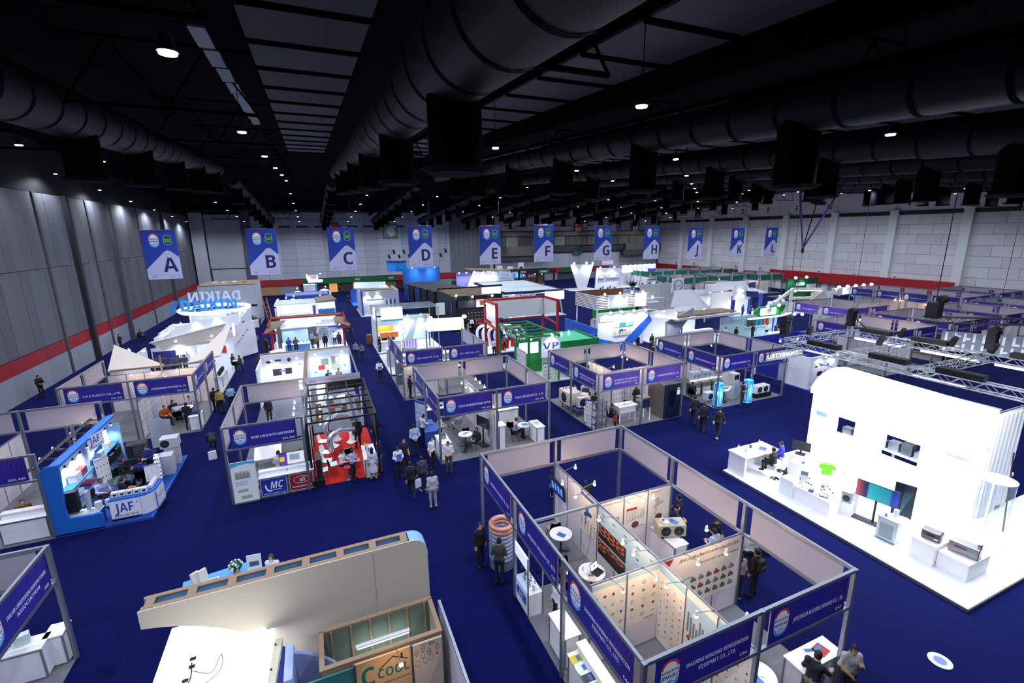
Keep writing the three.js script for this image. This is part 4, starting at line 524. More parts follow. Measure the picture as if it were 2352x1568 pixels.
person('person in green shirt seen from behind at the glass showcase', 4.55, -12.1, 150, { shirt: 0x3c4638, pants: 0x1a1b20, pose: 'hold' });
person('person in white shirt inside the front stand behind the fascia', 5.45, -9.85, -90, { shirt: 0xd8d8dc, pants: 0x15161a, pose: 'stand' });
person('person in black dress standing in the rear bay of the front stand', 8.95, -14.0, 170, { shirt: 0x0e0f12, pants: 0x0e0f12, long: true, pose: 'hold' });
person('person in black carrying a red bag behind the front stand', 8.45, -15.6, 160, { shirt: 0x1c1d22, pants: 0x20222a, shoes: 0xd8d8d8, pose: 'walk' }); { const t = thing('shopping_bag', 'red paper bag carried behind the front stand', 'bag', 8.72, 0.62, -15.55, 0.3); box(t, 'bag_body', mat(0xc01822, 0.6), 0.42, 0.36, 0.12, 0, 0, 0); tube(t, 'handle', mat(0xe8e8e8, 0.6), [[-0.1, 0.36, 0], [0, 0.5, 0], [0.1, 0.36, 0]], 0.008, 5, 10); }
person('person in black seated behind the map posters of the front stand', 9.6, -12.6, -30, { pose: 'sit', y: 0, shirt: 0x121318, mask: 0xe8eef4 }); chair('black chair under the person behind the map posters', 9.6, -12.62, -30, { c: 0x15161a });
person('person in navy shirt looking at a phone in the front stand', 11.05, -11.35, 40, { shirt: 0x1a2036, pose: 'hold' }); person('person in black suit facing another with a phone in the front stand', 11.6, -11.75, 220, { shirt: 0x101116, pose: 'hold' });
person('person in pale blue shirt seen from behind at the twin fan counter', 11.2, -9.7, 185, { shirt: 0xa8b8d4, pose: 'hold', mask: 0 }); person('person in dark jacket reading a leaflet beside the pale blue shirt', 11.75, -10.2, -10, { shirt: 0x15161c, pose: 'hold' });
person('person in white shirt glimpsed between two fascias of the front stand', 12.2, -9.2, 150, { shirt: 0xd0d2d6, pants: 0x15161a }); person('person in dark jacket walking between front stand and white stage', 13.6, -9.6, 160, { shirt: 0x12141c, pants: 0x101218 });
person('person with light vest standing at the machine poster edge', 11.0, -8.55, 160, { shirt: 0x9a8a80, pants: 0x15161a, sleeve: false, long: true, shoes: 0xc8a0a0 }); person('person with backpack in dark clothes beside the front stand', 11.6, -8.45, 190, { shirt: 0x16181e, pants: 0x111216 });
{ const t = thing('backpack', 'dark backpack worn by the visitor beside the front stand', 'bag', 11.63, 0.98, -8.3, 0.1); rbox(t, 'bag_body', mat(0x191a1e, 0.8), 0.3, 0.42, 0.16, 0, 0, 0, 0, 0.06); rbox(t, 'pocket', mat(0x222328, 0.8), 0.24, 0.18, 0.05, 0, 0.04, 0.09, 0, 0.02); }
person('person in dark polo leaning over the right corner counter', 9.75, -5.35, 100, { shirt: 0x15171f, pants: 0x8a7a66, pose: 'reach', sleeve: false, shoes: 0xd8c8b8, mask: 0 }); person('person in grey T-shirt touching the mask at the corner counter', 10.75, -5.15, -30, { shirt: 0xb0aeac, pants: 0x2a2a30, pose: 'phone', sleeve: false });
{ // hazard tape strips on the carpet
for (const [x, z, l] of [[3.6, -8.3, 'upper'], [3.4, -7.85, 'lower']]) { const t = thing('floor_tape', `${l} strip of black and yellow hazard tape beside the front stand`, 'tape', x, 0.0, z, 14 * R); for (let i = 0; i < 10; i++) box(t, 'tape_block', i % 2 ? mat(0xd0b020, 0.6) : BLK, 0.12, 0.008, 0.1, -0.55 + 0.12 * i, 0, 0); }
}
for (const [x, z, l] of [[14.2, -4.85, 'pale oval floor sticker on the carpet in front of the white stage'], [28.4, -21.0, 'pale oval floor sticker on the carpet near the shell stands']]) { const t = thing('floor_sticker', l, 'sticker', x, 0, z); const o = cyl(t, 'sticker_disc', mat(0xc8ccd8, 0.5), 0.26, 0.008, 0, 0, 0, 0.26, 28); const s = cyl(t, 'printed_text', mat(0x5a70b0, 0.5), 0.14, 0.002, 0, 0.008, 0, 0.14, 20); }
// ================================================================ SECOND ROW SHELL STANDS
shellStand('shell stand with two long blue fascias and grey partition in the middle', { x: 4.85, z: -26.75, nx: 2, nz: 2, l: [['UTILE ENGINEERING INTER', 'C36'], ['UTILE ENGINEERING INTER', 'C34']], b: [0, 0], r: [0, 0], f: [['UTILE ENGINEERING INTER', 'C34, C36'], ['AS&D INDUSTRY CO., LTD.', 'D33, D35']], walls: [[3, 0.4, 3, 6, { 4: pCyan, 5: pBlue, 3: pBlue, 2: pCyan }], [0.1, 0.02, 6, 0.02, {}, 1.0]] });
{ const t = scene.children[scene.children.length - 1]; printBoard(t, 'poster', wSky, 2.6, 1.9, 0.01, 2.96, 0.4, 4.4, -Math.PI / 2); }
shellStand('shell stand with purple fascias and cleanroom booth next to the aisle', { x: 13.88, z: -26.68, nx: 2, nz: 2, l: [['BITWISE (THAILAND) CO., LTD.', 'D34'], ['INTEGRATE CLEANROOM &', 'EQUIPMENT CO., LTD.', 'D36']], b: [0, 0], r: [0, 0], f: [['INTEGRATE CLEANROOM &', 'EQUIPMENT CO., LTD.', 'D36', 1], ['CLEANROOM EQUIPMENT CO., LTD.', 'E35', 1]], walls: [[3, 0.3, 3, 3.0, {}], [3, 3, 6, 3, { 1: pTech2, 2: pTech }]] });
shellStand('shell stand with violet fascias and backlit blue totems', { x: 22.8, z: -26.7, nx: 2, nz: 2, l: [['DINSENEC INTERNATIONAL CO., LTD.', 'E36'], ['DINSENEC INTERNATIONAL CO., LTD.', 'E36']], b: [0, 0], r: [0, 0], f: [['DINSENEC INTERNATIONAL CO., LTD.', 'E36'], ['TECHNISON GEEG (THAILAND) CO., LTD.', 'F35']], walls: [[3, 0.2, 3, 4.6, {}], [0.3, 0.15, 6, 0.15, {}, 1.1], [0.4, 3.2, 3, 3.2, {}]] });
shellStand('shell stand with one blue fascia and a machine banner beside the red floor', { x: -4.15, z: -26.95, nx: 1, nz: 2, f: [['MING CHEN AUTO MACHINERY', 'B34, B36']], b: [0], l: [0, 0], r: [null, null], walls: [[2.96, 0.1, 2.96, 5.9, { '-5': pTech2 }]] });
shellStand('shell stand by the grey wall with two plastics and engineering fascias', { x: -13.02, z: -36.5, nx: 2, nz: 2, f: [['S.P.E.PLASTIC CO., LTD.', 'A30, A32'], ['JW ENGINEERING SOLUTIONS CO., LTD.', 'B29, B31']], l: [0, 0], b: [null, null], r: [['JW ENGINEERING SOLUTIONS', 'B29'], ['JW ENGINEERING SOLUTIONS', 'B31']], walls: [[3.2, 0.1, 3.2, 5.9, { '-6': 0, 6: pTech2, 5: pTech, 4: pTech2 }], [0.1, 0.1, 5.9, 0.1, {}]] });
{ const t = scene.children[scene.children.length - 1]; printBoard(t, 'poster', pTech, 0.95, 2.2, 0.01, 3.23, 0.15, 5.4, Math.PI / 2); printBoard(t, 'poster', pTech2, 0.95, 2.2, 0.01, 3.23, 0.15, 4.4, Math.PI / 2); printBoard(t, 'poster', pBlue, 0.95, 2.2, 0.01, 3.23, 0.15, 3.4, Math.PI / 2); }
shellStand('shell stand at the left edge with pale fascia backs beside the blue filter stand', { x: -16.1, z: -27.1, nx: 2, nz: 2, f: [0, ['CO., LTD.', 'A34, A36']], b: [0, 0], l: [0, 0], r: [null, null], walls: [[3, 0.2, 3, 3.2, {}]] });
shellStand('shell stand in the lower left corner with slanting blue fascia', { x: -13.0, z: -14.2, nx: 2, nz: 3, b: [0, 0], r: [['THAI AIR CONDITIONING MANUFACTURERS', 'ASSOCIATION', 'A40'], 0, 0], l: [0, 0, 0], f: [0, 0], walls: [[0.5, 2.9, 4.2, 2.9, {}]] });
const SG = (l, g, arr, o) => arr.forEach(([x, z, d, y = 2.5]) => spotlight(l, g, x, y, z, d, o));
SG('warm arm spotlight along the grey partition of the middle stand', 'spotlights of the middle stand', [[7.85, -25.6, 90], [7.85, -24.8, 90], [7.85, -24.0, 90], [7.85, -25.2, -90], [7.85, -24.4, -90], [7.85, -21.2, -90], [7.9, -21.0, 90]]);
roundTable('round white table with papers in the middle stand', 6.55, -22.15); leaflet('brown folder on the middle stand table', 6.6, 0.745, -22.2, 20, 0xc8a070, 0.3, 0.22); leaflet('white sheet on the middle stand table', 6.45, 0.745, -22.05, -30);
roundTable('round table with a blue cloth under the second middle fascia', 9.9, -21.95); leaflet('blue cloth on the table under the second middle fascia', 9.95, 0.745, -21.95, 0, 0x4ab0e0, 0.34, 0.3);
chair('black mesh chair behind the middle stand table', 6.7, -22.9, 190, { c: 0x1a1b1e }); chair('black chair beside the table with blue cloth', 9.2, -21.6, 80, { c: 0x202124 }); chair('black chair behind the table with blue cloth', 9.4, -22.6, 140, { c: 0x202124 }); chair('black chair under the man in the middle stand', 6.95, -21.65, -60, { c: 0x15161a });
person('person in navy suit lounging at the middle stand table', 6.95, -21.6, -70, { pose: 'recline', shirt: 0x182036, pants: 0x1c2438, mask: 0 }); person('person in lilac shirt bent over the table with blue cloth', 9.35, -21.9, 80, { pose: 'sit', shirt: 0xb0a8cc, pants: 0x17181c }); person('person in pale trousers lounging deep in the middle stand', 6.7, -24.0, 200, { pose: 'recline', shirt: 0x9aa0a8, pants: 0xc8c4bc, mask: 0 });
counter('white counter with a small grey machine at the middle stand post', 5.2, -21.6, -90, 1.2, 0.55, 0.95); { const t = thing('small_machine', 'small grey rotary machine on the white counter at the middle stand post', 'machine', 5.2, 0.95, -21.7); rbox(t, 'case', ALUD, 0.3, 0.26, 0.26, 0, 0, 0, 0, 0.03); cyl(t, 'dial', ALU, 0.1, 0.04, 0, 0.08, 0.13, 0.1, 18, Math.PI / 2); }
counter('white reception counter with tissue box in the middle stand', 10.35, -21.25, -90, 1.0, 0.5, 1.0, { upper: 0 }); prop('tissue_box', 'white tissue box on the reception counter', 'box', WHITE, 0.2, 0.12, 0.16, 10.35, 1.0, -21.3); counter('white cabinet behind the reception counter of the middle stand', 9.8, -24.2, 0, 1.3, 0.5, 0.95);
counter('narrow white cabinet at the grey partition of the middle stand', 8.2, -21.2, 90, 0.6, 0.4, 1.4); screen('black television on a wheeled stand in the middle stand', 7.45, 1.05, -21.9, -70, 0.95, 0.55, sc4, { stand: 1.0, bw: 0.7 });
{ const t = thing('waste_bin', 'grey bin with blue bag near the reception counter', 'bin', 10.05, 0, -22.6); cyl(t, 'bin_body', mat(0x3a6a9a, 0.5), 0.14, 0.4, 0, 0.02, 0, 0.18, 16); cyl(t, 'rim', DARK, 0.19, 0.05, 0, 0.4, 0, 0.19, 16); }
counter('blue tablecloth counter with leaflets at the left of the middle stand', 4.95, -23.8, -90, 1.7, 0.7, 0.85, { m: mat(0x2a50a8, 0.7), top: mat(0x3a60b8, 0.7), f: mat(0x2a50a8, 0.7) }); printBoard(thing('roll_up_banner', 'blue roll-up banner leaning at the middle stand', 'banner', 4.75, 0, -24.9, -60 * R), 'banner_sheet', pBlue, 0.8, 1.9, 0.02, 0, 0.04, 0);
for (const [x, z, l] of [[5.6, -26.2, 'first'], [6.4, -26.2, 'second']]) { const t = counter(`${l} blue skirted gauge desk at the back of the middle stand`, x, z, 0, 0.8, 0.5, 0.9, { m: mat(0x23307a, 0.7) }); }
for (let i = 0; i < 5; i++) { const t = thing('pressure_gauge', 'round dial gauge on the blue skirted desk of the middle stand', 'gauge', 5.35 + 0.3 * i, 1.02, -26.05, 0, 'gauges on the blue desk'); cyl(t, 'gauge_body', WHITE, 0.11, 0.08, 0, 0, 0, 0.11, 16, Math.PI / 2); cyl(t, 'dial', mat(i % 2 ? 0x2050c0 : 0x208070, 0.4), 0.08, 0.02, 0, 0.03, 0.05, 0.08, 14, Math.PI / 2); }
person('woman in white jacket holding a blue folder in the aisle', 2.72, -20.3, 10, { shirt: 0xe8e8ea, pants: 0x14151a, pose: 'hold', long: true, h: 1.6 }); { const t = thing('folder', 'blue folder held by the woman in white jacket', 'folder', 2.74, 1.0, -20.0, 10 * R); box(t, 'cover', mat(0x2f62c8, 0.5), 0.24, 0.32, 0.02, 0, 0, 0, 0, -0.3); }
person('person in dark polo and mask behind the woman in white jacket', 3.1, -20.9, 15, { shirt: 0x171a26, sleeve: false, pants: 0x12141c }); person('person in pale blue shirt with hands behind the back', 3.85, -22.2, 190, { shirt: 0xa9bedc, pants: 0x14161e, pose: 'behind', h: 1.75, mask: 0 });
person('person in white polo with red collar beside the middle stand', 4.35, -20.5, 40, { shirt: 0xe6e4e4, sleeve: false, pants: 0x191a1e, collar: 0xb02a30 }); person('person in white polo at the counter of the middle stand', 4.55, -23.5, 100, { shirt: 0xe4e4e6, sleeve: false, pants: 0x17181c, pose: 'reach' });
person('person in white shirt holding a phone in front of the middle stand post', 4.98, -19.75, -20, { shirt: 0xd6d8dc, sleeve: false, pants: 0x4a4a44, pose: 'hold', mask: 0x9fd0c8 }); person('person in black walking away with a white paper bag in the aisle', 2.95, -18.4, 170, { shirt: 0x14151c, pants: 0x14151a, pose: 'walk' });
{ const t = thing('paper_bag', 'white paper bag held by the visitor in black', 'bag', 3.22, 0.42, -18.4, 0.4); box(t, 'bag_body', mat(0xd8dce4, 0.7), 0.3, 0.36, 0.1, 0, 0, 0); }
person('person in grey jacket with crossbody strap seen from behind', 3.5, -18.7, 185, { shirt: 0x3a3e4a, pants: 0x1a1c22, shoes: 0xd0d0d0, mask: 0 }); person('person in pale grey shirt seen from behind near the front stand', 3.6, -17.2, 180, { shirt: 0xb4b8c4, pants: 0x9a9ca6, mask: 0 }); person('person in navy standing inside the middle stand entrance', 5.4, -23.0, 60, { shirt: 0xd8dade, pants: 0x16171b, pose: 'hold' });
person('person in white shirt walking towards the camera in the aisle', 3.87, -35.6, 0, { shirt: 0xe8eaee, pants: 0x14161c, pose: 'hold', h: 1.74 }); { const t = thing('folder', 'blue folder held by the walking man in white shirt', 'folder', 3.87, 1.08, -35.28); box(t, 'cover', mat(0x2a56c0, 0.5), 0.28, 0.22, 0.02, 0, 0, 0); }
person('person in grey shirt of the pair standing in the aisle', 2.76, -43.3, 20, { shirt: 0x7a8694, pants: 0x22262e, pose: 'hold' }); person('shorter person of the pair standing in the aisle', 3.25, -42.7, -10, { shirt: 0x606870, pants: 0x20242c, h: 1.6, pose: 'hold' }); person('person in dark blue shirt standing far up the aisle', 3.0, -53.5, 10, { shirt: 0x1c2846, pants: 0x14171f });
SG('warm arm spotlight in the cleanroom stand', 'spotlights of the cleanroom stand', [[16.85, -25.6, -90], [16.85, -24.8, -90], [16.85, -24.2, 90], [19.8, -25.4, -90], [18.2, -23.7, 0], [19.2, -23.7, 0], [14.0, -20.9, 180], [19.7, -26.4, -45]]);
{ const t = thing('air_shower_cabin', 'dark blue and steel air shower cabin at the purple fascia stand', 'machine', 19.2, 0.02, -21.5); rbox(t, 'steel_body', STEEL, 1.1, 2.15, 1.5, -0.05, 0, 0, 0, 0.02); box(t, 'front_frame', mat(0x1c2a48, 0.4, 0.4), 1.16, 2.15, 0.06, 0, 0, 0.78); box(t, 'door', mat(0x16223c, 0.4, 0.4), 0.66, 1.95, 0.04, -0.05, 0.05, 0.82); box(t, 'door_window', mat(0x0c1018, 0.15), 0.42, 0.9, 0.02, -0.05, 0.85, 0.845); box(t, 'notice', WHITE, 0.22, 0.3, 0.01, 0.42, 1.45, 0.815); box(t, 'notice', mat(0xe0d860, 0.6), 0.18, 0.1, 0.01, 0.42, 1.8, 0.815); box(t, 'handle', CHROME, 0.03, 0.3, 0.04, 0.22, 0.95, 0.85); }
{ const t = thing('pass_box', 'steel pass box with dark window on a frame beside the air shower', 'machine', 17.4, 0.02, -21.2); box(t, 'cabinet', STEEL, 0.7, 0.65, 0.6, 0, 0.85, 0); box(t, 'window', mat(0x1c2c40, 0.2), 0.54, 0.5, 0.02, 0, 0.92, 0.31); for (const sx of [-0.32, 0.32]) for (const sz of [-0.27, 0.27]) box(t, 'leg', WHITE, 0.05, 0.85, 0.05, sx, 0, sz); }
{ const t = thing('display_table', 'white topped display table with leaflets at the cleanroom stand', 'table', 16.2, 0.02, -21.3); box(t, 'cabinet', mat(0xc8ccd0, 0.4), 1.2, 0.4, 0.6, 0, 0.72, 0); box(t, 'table_top', WHITE, 1.3, 0.04, 0.7, 0, 1.12, 0); for (const sx of [-0.55, 0.55]) for (const sz of [-0.26, 0.26]) box(t, 'leg', WHITE, 0.04, 0.72, 0.04, sx, 0, sz); }
for (let i = 0; i < 5; i++) leaflet('white leaflet pile on the cleanroom display table', 15.75 + 0.22 * i, 1.18, -21.25 + 0.08 * (i % 2), 15 * i, i === 2 ? 0xb0b8d8 : 0xf0f0f0, 0.18, 0.26, 'leaflets on the cleanroom display table');
acUnit('white condensing unit with orange valves in the cleanroom stand', 14.35, 0.45, -24.6, -90, 1.3, 0.85, 0.9, [[0, 0.42, 0.32]], { m: mat(0xd6d0c2, 0.5) }); for (let i = 0; i < 5; i++) { const t = thing('valve_handle', 'orange valve handle on the condensing unit', 'valve', 14.05 + 0.13 * i, 1.3, -24.95 + 0.1 * (i % 2), 0, 'orange valves'); cyl(t, 'knob', mat(0xd0501c, 0.5), 0.045, 0.09, 0, 0, 0, 0.03, 10); }
acUnit('outdoor unit on a blue trolley in the cleanroom stand', 14.7, 0.5, -23.55, 0, 0.85, 0.62, 0.35, [[-0.12, 0.31, 0.24]], {}); { const t = thing('trolley', 'blue steel trolley carrying two condensing units', 'trolley', 14.5, 0, -24.1); for (const sx of [-0.45, 0.45]) for (const sz of [-0.9, 0.9]) box(t, 'leg', mat(0x2a3a7a, 0.5), 0.05, 0.4, 0.05, sx, 0, sz); box(t, 'deck', mat(0x2a3a7a, 0.5), 1.0, 0.05, 1.95, 0, 0.36, 0); }
counter('white counter with a framed filter beside the aisle', 14.3, -22.0, -90, 0.9, 0.5, 0.95); { const t = thing('square_filter', 'square steel filter frame on the aisle counter', 'filter', 14.2, 0.95, -22.1, -50 * R); for (const s of [-0.2, 0.2]) { box(t, 'frame_side', ALU, 0.04, 0.4, 0.06, s, 0, 0); box(t, 'frame_bar', ALU, 0.4, 0.04, 0.06, 0, s + 0.18, 0); } box(t, 'filter_media', mat(0xe0e4e8, 0.8), 0.36, 0.36, 0.03, 0, 0.02, 0); }
{ const t = thing('wire_rack', 'tall blue wire rack with valves at the cleanroom stand corner', 'rack', 14.25, 0.02, -21.1); for (const sx of [-0.35, 0.35]) for (const sz of [-0.2, 0.2]) box(t, 'upright', mat(0x23305a, 0.5), 0.03, 1.75, 0.03, sx, 0, sz); for (const y of [0.3, 0.75, 1.2, 1.65]) box(t, 'shelf', mat(0x3a4464, 0.5), 0.72, 0.02, 0.42, 0, y, 0); for (let i = 0; i < 6; i++) cyl(t, 'brass_valve', mat(0xb08a4a, 0.4, 0.6), 0.05, 0.12, -0.25 + 0.25 * (i % 3), i < 3 ? 0.32 : 0.77, 0, 0.03, 8); }
printBoard(thing('poster_stand', 'white poster stand leaning by the wire rack', 'poster', 13.95, 0, -21.5, -80 * R), 'poster_sheet', pTech2, 0.7, 1.5, 0.03, 0, 0.05, 0); screen('blue information screen on the aisle counter', 14.4, 0.98, -22.45, -60, 0.5, 0.32, sc1, { name: 'monitor' });
person('person in navy at the counter inside the cleanroom stand', 14.9, -22.6, 120, { shirt: 0x1a1e2c, sleeve: false, pose: 'reach' }); person('person in dark suit seated at the cleanroom stand', 15.35, -21.5, 60, { pose: 'sit', shirt: 0x20232e, mask: 0 }); chair('grey chair under the seated person in the cleanroom stand', 15.35, -21.5, 60, { c: 0x303238 }); person('child-sized person in red shirt with mask at the cleanroom stand', 14.72, -20.15, 70, { shirt: 0x9a2420, h: 1.3, mask: 0x8fc0e0 });
person('person in white shirt seated at the back of the cleanroom stand', 15.2, -25.6, 20, { pose: 'sit', shirt: 0xe0e0e2 }); person('person in dark jacket seated at the back of the cleanroom stand', 15.9, -25.2, -40, { pose: 'sit', shirt: 0x3a3630 }); person('person in white shirt behind the back table of the cleanroom stand', 16.3, -25.9, 0, { pose: 'sit', shirt: 0xdcdcdc }); roundTable('round table among seated people in the cleanroom stand', 15.6, -25.1);
[[15.2, -25.65, 20], [15.9, -25.2, -40], [16.3, -25.95, 0]].forEach(([x, z, r], i) => chair(['first', 'second', 'third'][i] + ' white chair at the back table of the cleanroom stand', x, z, r));
person('person in black at the shelf of the cleanroom stand', 18.0, -22.6, 170, { shirt: 0x15161a, pose: 'hold' }); { const t = thing('shoulder_bag', 'red shoulder bag beside the person in black at the shelf', 'bag', 18.3, 0.75, -22.5); rbox(t, 'bag_body', mat(0xa02020, 0.6), 0.3, 0.25, 0.12, 0, 0, 0, 0, 0.03); }
chair('grey chair by the back wall of the cleanroom stand', 17.4, -22.8, 150, { c: 0xb8a8a8 });
person('first of three people in black suits walking up the aisle', 19.8, -19.5, 130, { pose: 'walk', h: 1.74 }); person('middle one of three people in black suits in the aisle', 19.4, -18.4, 125, { pose: 'walk', h: 1.76 }); person('last of three people in black with white shoes in the aisle', 19.55, -17.45, 110, { pose: 'walk', shoes: 0xc8c8c8, h: 1.78 });
SG('warm arm spotlight in the stand with blue totems', 'spotlights of the totem stand', [[25.7, -24.5, -90], [25.7, -23.2, -90], [25.75, -22.4, 90], [27.5, -26.4, 0]]);
{ const c = txtA.cell((g, w, h) => { g.fillStyle = '#2a9fe0'; g.fillRect(0, 0, w, h); g.fillStyle = '#fff'; fitText(g, 'DINSENEC', w / 2, h / 2, w * 0.9, h * 0.7, 'sans-serif', 'bold', 'center'); });
for (const [x, z, l] of [[23.2, -20.95, 'square totem lit in light blue at the corner of the totem stand'], [25.4, -20.6, 'second tall lit blue totem beside the man photographing']]) { const t = thing('lit_totem', l, 'totem', x, 0.02, z); box(t, 'totem_base', DARK, 0.44, 0.08, 0.44, 0, 0, 0); box(t, 'light_box', new THREE.MeshStandardMaterial({ color: 0x3a9ae0, emissive: 0x4aaaf0, emissiveIntensity: 1.3 }), 0.4, 1.55, 0.4, 0, 0.08, 0); for (const [ry, ox, oz] of [[0, 0, 0.205], [-Math.PI / 2, -0.205, 0]]) { const p = printBoard(t, 'lettering', c, 1.4, 0.3, 0.006, ox, 0.7, oz, ry); p.rotation.set(0, ry, Math.PI / 2, 'YXZ'); } point(t, 0, 0.9, 0.5, 1.2, 0x8ac8ff, 4); } }
for (let i = 0; i < 3; i++) { const t = thing('cooler_rack', ['first', 'second', 'third'][i] + ' silver two-tier cooler rack along the back of the totem stand', 'rack', 23.4 + 0.95 * i, 0.02, -23.3); box(t, 'rack_frame', STEEL, 0.8, 0.9, 0.5, 0, 0, 0); box(t, 'upper_unit', mat(0xc8ccd2, 0.4), 0.75, 0.55, 0.45, 0, 1.15, 0); box(t, 'lit_shelf', glow(0xf0f4ff, 2), 0.75, 0.03, 0.3, 0, 1.08, 0.12); for (const s of [-0.18, 0.18]) { const g = mesh(t, 'fan_guard', fanGeo, BLK); g.scale.set(0.16, 0.16, 0.05); g.position.set(s, 1.42, 0.24); } box(t, 'lower_unit', mat(0xd8dade, 0.4), 0.7, 0.4, 0.1, 0, 0.15, 0.26); }
acUnit('white indoor cassette on a stand in the totem stand', 23.6, 0.05, -22.1, 0, 0.7, 0.55, 0.4, [[0, 0.27, 0.2]], { m: mat(0xdfe2e6, 0.4) }); { const t = thing('cassette_table', 'square ceiling cassette shown flat on a post', 'machine', 24.2, 0.02, -21.4, 0.5); cyl(t, 'post', DARK, 0.04, 0.85, 0, 0, 0, 0.04, 10); cyl(t, 'base', DARK, 0.25, 0.03, 0, 0, 0, 0.25, 20); box(t, 'cassette', WHITE, 1.0, 0.08, 0.75, 0, 0.88, 0, 0, -0.25); box(t, 'grille', ALU, 0.6, 0.02, 0.45, 0, 0.95, 0.02, 0, -0.25); }
{ const t = thing('tall_cabinet', 'tall white cabinet unit beside the man photographing', 'machine', 25.3, 0.02, -21.7); rbox(t, 'case', mat(0xc4bfb8, 0.5), 0.55, 1.8, 0.5, 0, 0, 0, 0, 0.02); box(t, 'vent', BLK, 0.4, 0.3, 0.02, 0, 1.4, 0.26); }
acUnit('white twin fan evaporator on a black plinth', 27.4, 0.3, -21.3, 0, 1.3, 0.5, 0.5, [[-0.28, 0.25, 0.2], [0.28, 0.25, 0.2]], { m: mat(0xe6e8ea, 0.4), feet: 0 }); prop('plinth', 'low black plinth under the twin fan evaporator', 'plinth', BLK, 1.5, 0.28, 0.7, 27.4, 0.02, -21.3);
person('person in navy polo photographing at the totem stand', 24.65, -20.35, 20, { shirt: 0x171a28, sleeve: false, pants: 0x1e2430, pose: 'phone' }); person('person in white shirt standing in the bay beyond the totems', 28.6, -22.9, 200, { shirt: 0xe4e6ea, pants: 0x121318 }); person('person in black seated at the left post of the totem stand', 22.6, -22.6, 120, { pose: 'sit', shirt: 0x14151a }); chair('black chair under the person at the left post of the totem stand', 22.6, -22.6, 120, { c: 0x1a1a1e });
acUnit('grey boxed compressor behind the back wall of the totem stand', 26.8, 0.1, -25.6, 0, 1.2, 0.9, 0.7, [], { m: mat(0xc8ccd4, 0.5), feet: 0 });
SG('warm arm spotlight on the dividing wall of the machinery stand', 'spotlights of the machinery stand', [[-1.15, -25.8, -90], [-1.15, -24.9, -90], [-1.15, -24.0, -90], [-1.15, -22.9, -90]]);
{ const t = thing('machine_banner', 'white and blue roll-up banner with yellow machines', 'banner', -3.6, 0.02, -20.85, 0); printBoard(t, 'banner_sheet', posA.cell((g, w, h) => { g.fillStyle = '#eef2f2'; g.fillRect(0, 0, w, h); g.fillStyle = '#5ab0dc'; g.beginPath(); g.moveTo(0, 0); g.lineTo(w, 0); g.lineTo(w, h * 0.1); g.quadraticCurveTo(w * 0.5, h * 0.02, 0, h * 0.14); g.fill(); g.fillStyle = '#8a96a0'; g.fillRect(w * 0.15, h * 0.28, w * 0.6, h * 0.14); for (let k = 0; k < 12; k++) { g.fillStyle = ['#c8b84a', '#7aa07a', '#9ab0b8'][k % 3]; g.fillRect(w * (0.15 + 0.05 * k), h * 0.24, w * 0.035, h * 0.12); g.fillRect(w * (0.18 + 0.035 * k), h * 0.68, w * 0.03, h * 0.07); g.fillRect(w * (0.3 + 0.035 * k), h * 0.84, w * 0.03, h * 0.08); } g.fillStyle = '#667'; for (let k = 0; k < 4; k++) g.fillRect(w * 0.12, h * (0.48 + 0.03 * k), w * 0.5, 3); }), 0.92, 1.85, 0.03, 0, 0.05, 0); box(t, 'foot', ALUD, 0.94, 0.06, 0.2, 0, 0, 0); }
counter('white counter with blue logo front at the machinery stand', -2.55, -21.2, 0, 1.1, 0.5, 0.95, { print: wMC, upper: 0.15 }); counter('white counter with red logo front at the machinery stand', -1.45, -21.2, 0, 1.05, 0.5, 0.95, { print: wOMS, upper: 0.15 });
screen('television showing a keypad picture on the logo counters', -1.75, 1.15, -21.45, 0, 1.0, 0.55, sc3); person('person in white shirt behind the logo counters', -2.35, -21.9, 160, { shirt: 0xd8d4cc, pants: 0x16161a, pose: 'hold', mask: 0 }); roundTable('round white table behind the logo counters', -2.0, -22.9, { r: 0.45 }); person('person in dark clothes seated at the table behind the logo counters', -1.55, -22.7, -80, { pose: 'recline', shirt: 0x1a1a20 }); chair('dark chair at the table behind the logo counters', -1.5, -22.75, -80, { c: 0x1c1d22 });
cyl(thing('speaker_disc', 'black round fan standing by the machine banner', 'fan', -3.0, 0.02, -21.4), 'disc', BLK, 0.2, 0.06, 0, 0.3, 0, 0.2, 20, Math.PI / 2);
screen('large display screen with blue serpentine picture lying flat', -2.9, 0.9, -25.2, 0, 1.1, 0.7, scrM((g, w, h) => { g.fillStyle = '#4a4ae0'; g.fillRect(0, 0, w, h); g.strokeStyle = '#101030'; g.lineWidth = 7; for (let i = 0; i < 5; i++) { g.strokeRect(12 + 18 * i, 10 + 14 * i, w - 24 - 36 * i, h - 20 - 28 * i); } }), { name: 'display_screen', rx: -0.9 });
{ const t = thing('coil_panel', 'dark finned coil panel in a white frame below the blue screen', 'coil', -3.0, 0.4, -24.2); box(t, 'frame', WHITE, 1.2, 0.06, 0.9, 0, 0.3, 0, 0, 0.5); for (let i = 0; i < 10; i++) box(t, 'fin', DARK, 1.05, 0.02, 0.03, 0, 0.33 + 0.033 * (4.5 - i) * 1.2, -0.33 + 0.073 * i, 0, 0.5); for (const s of [-0.55, 0.55]) box(t, 'leg', ALU, 0.05, 0.35, 0.05, s, -0.4, 0); }
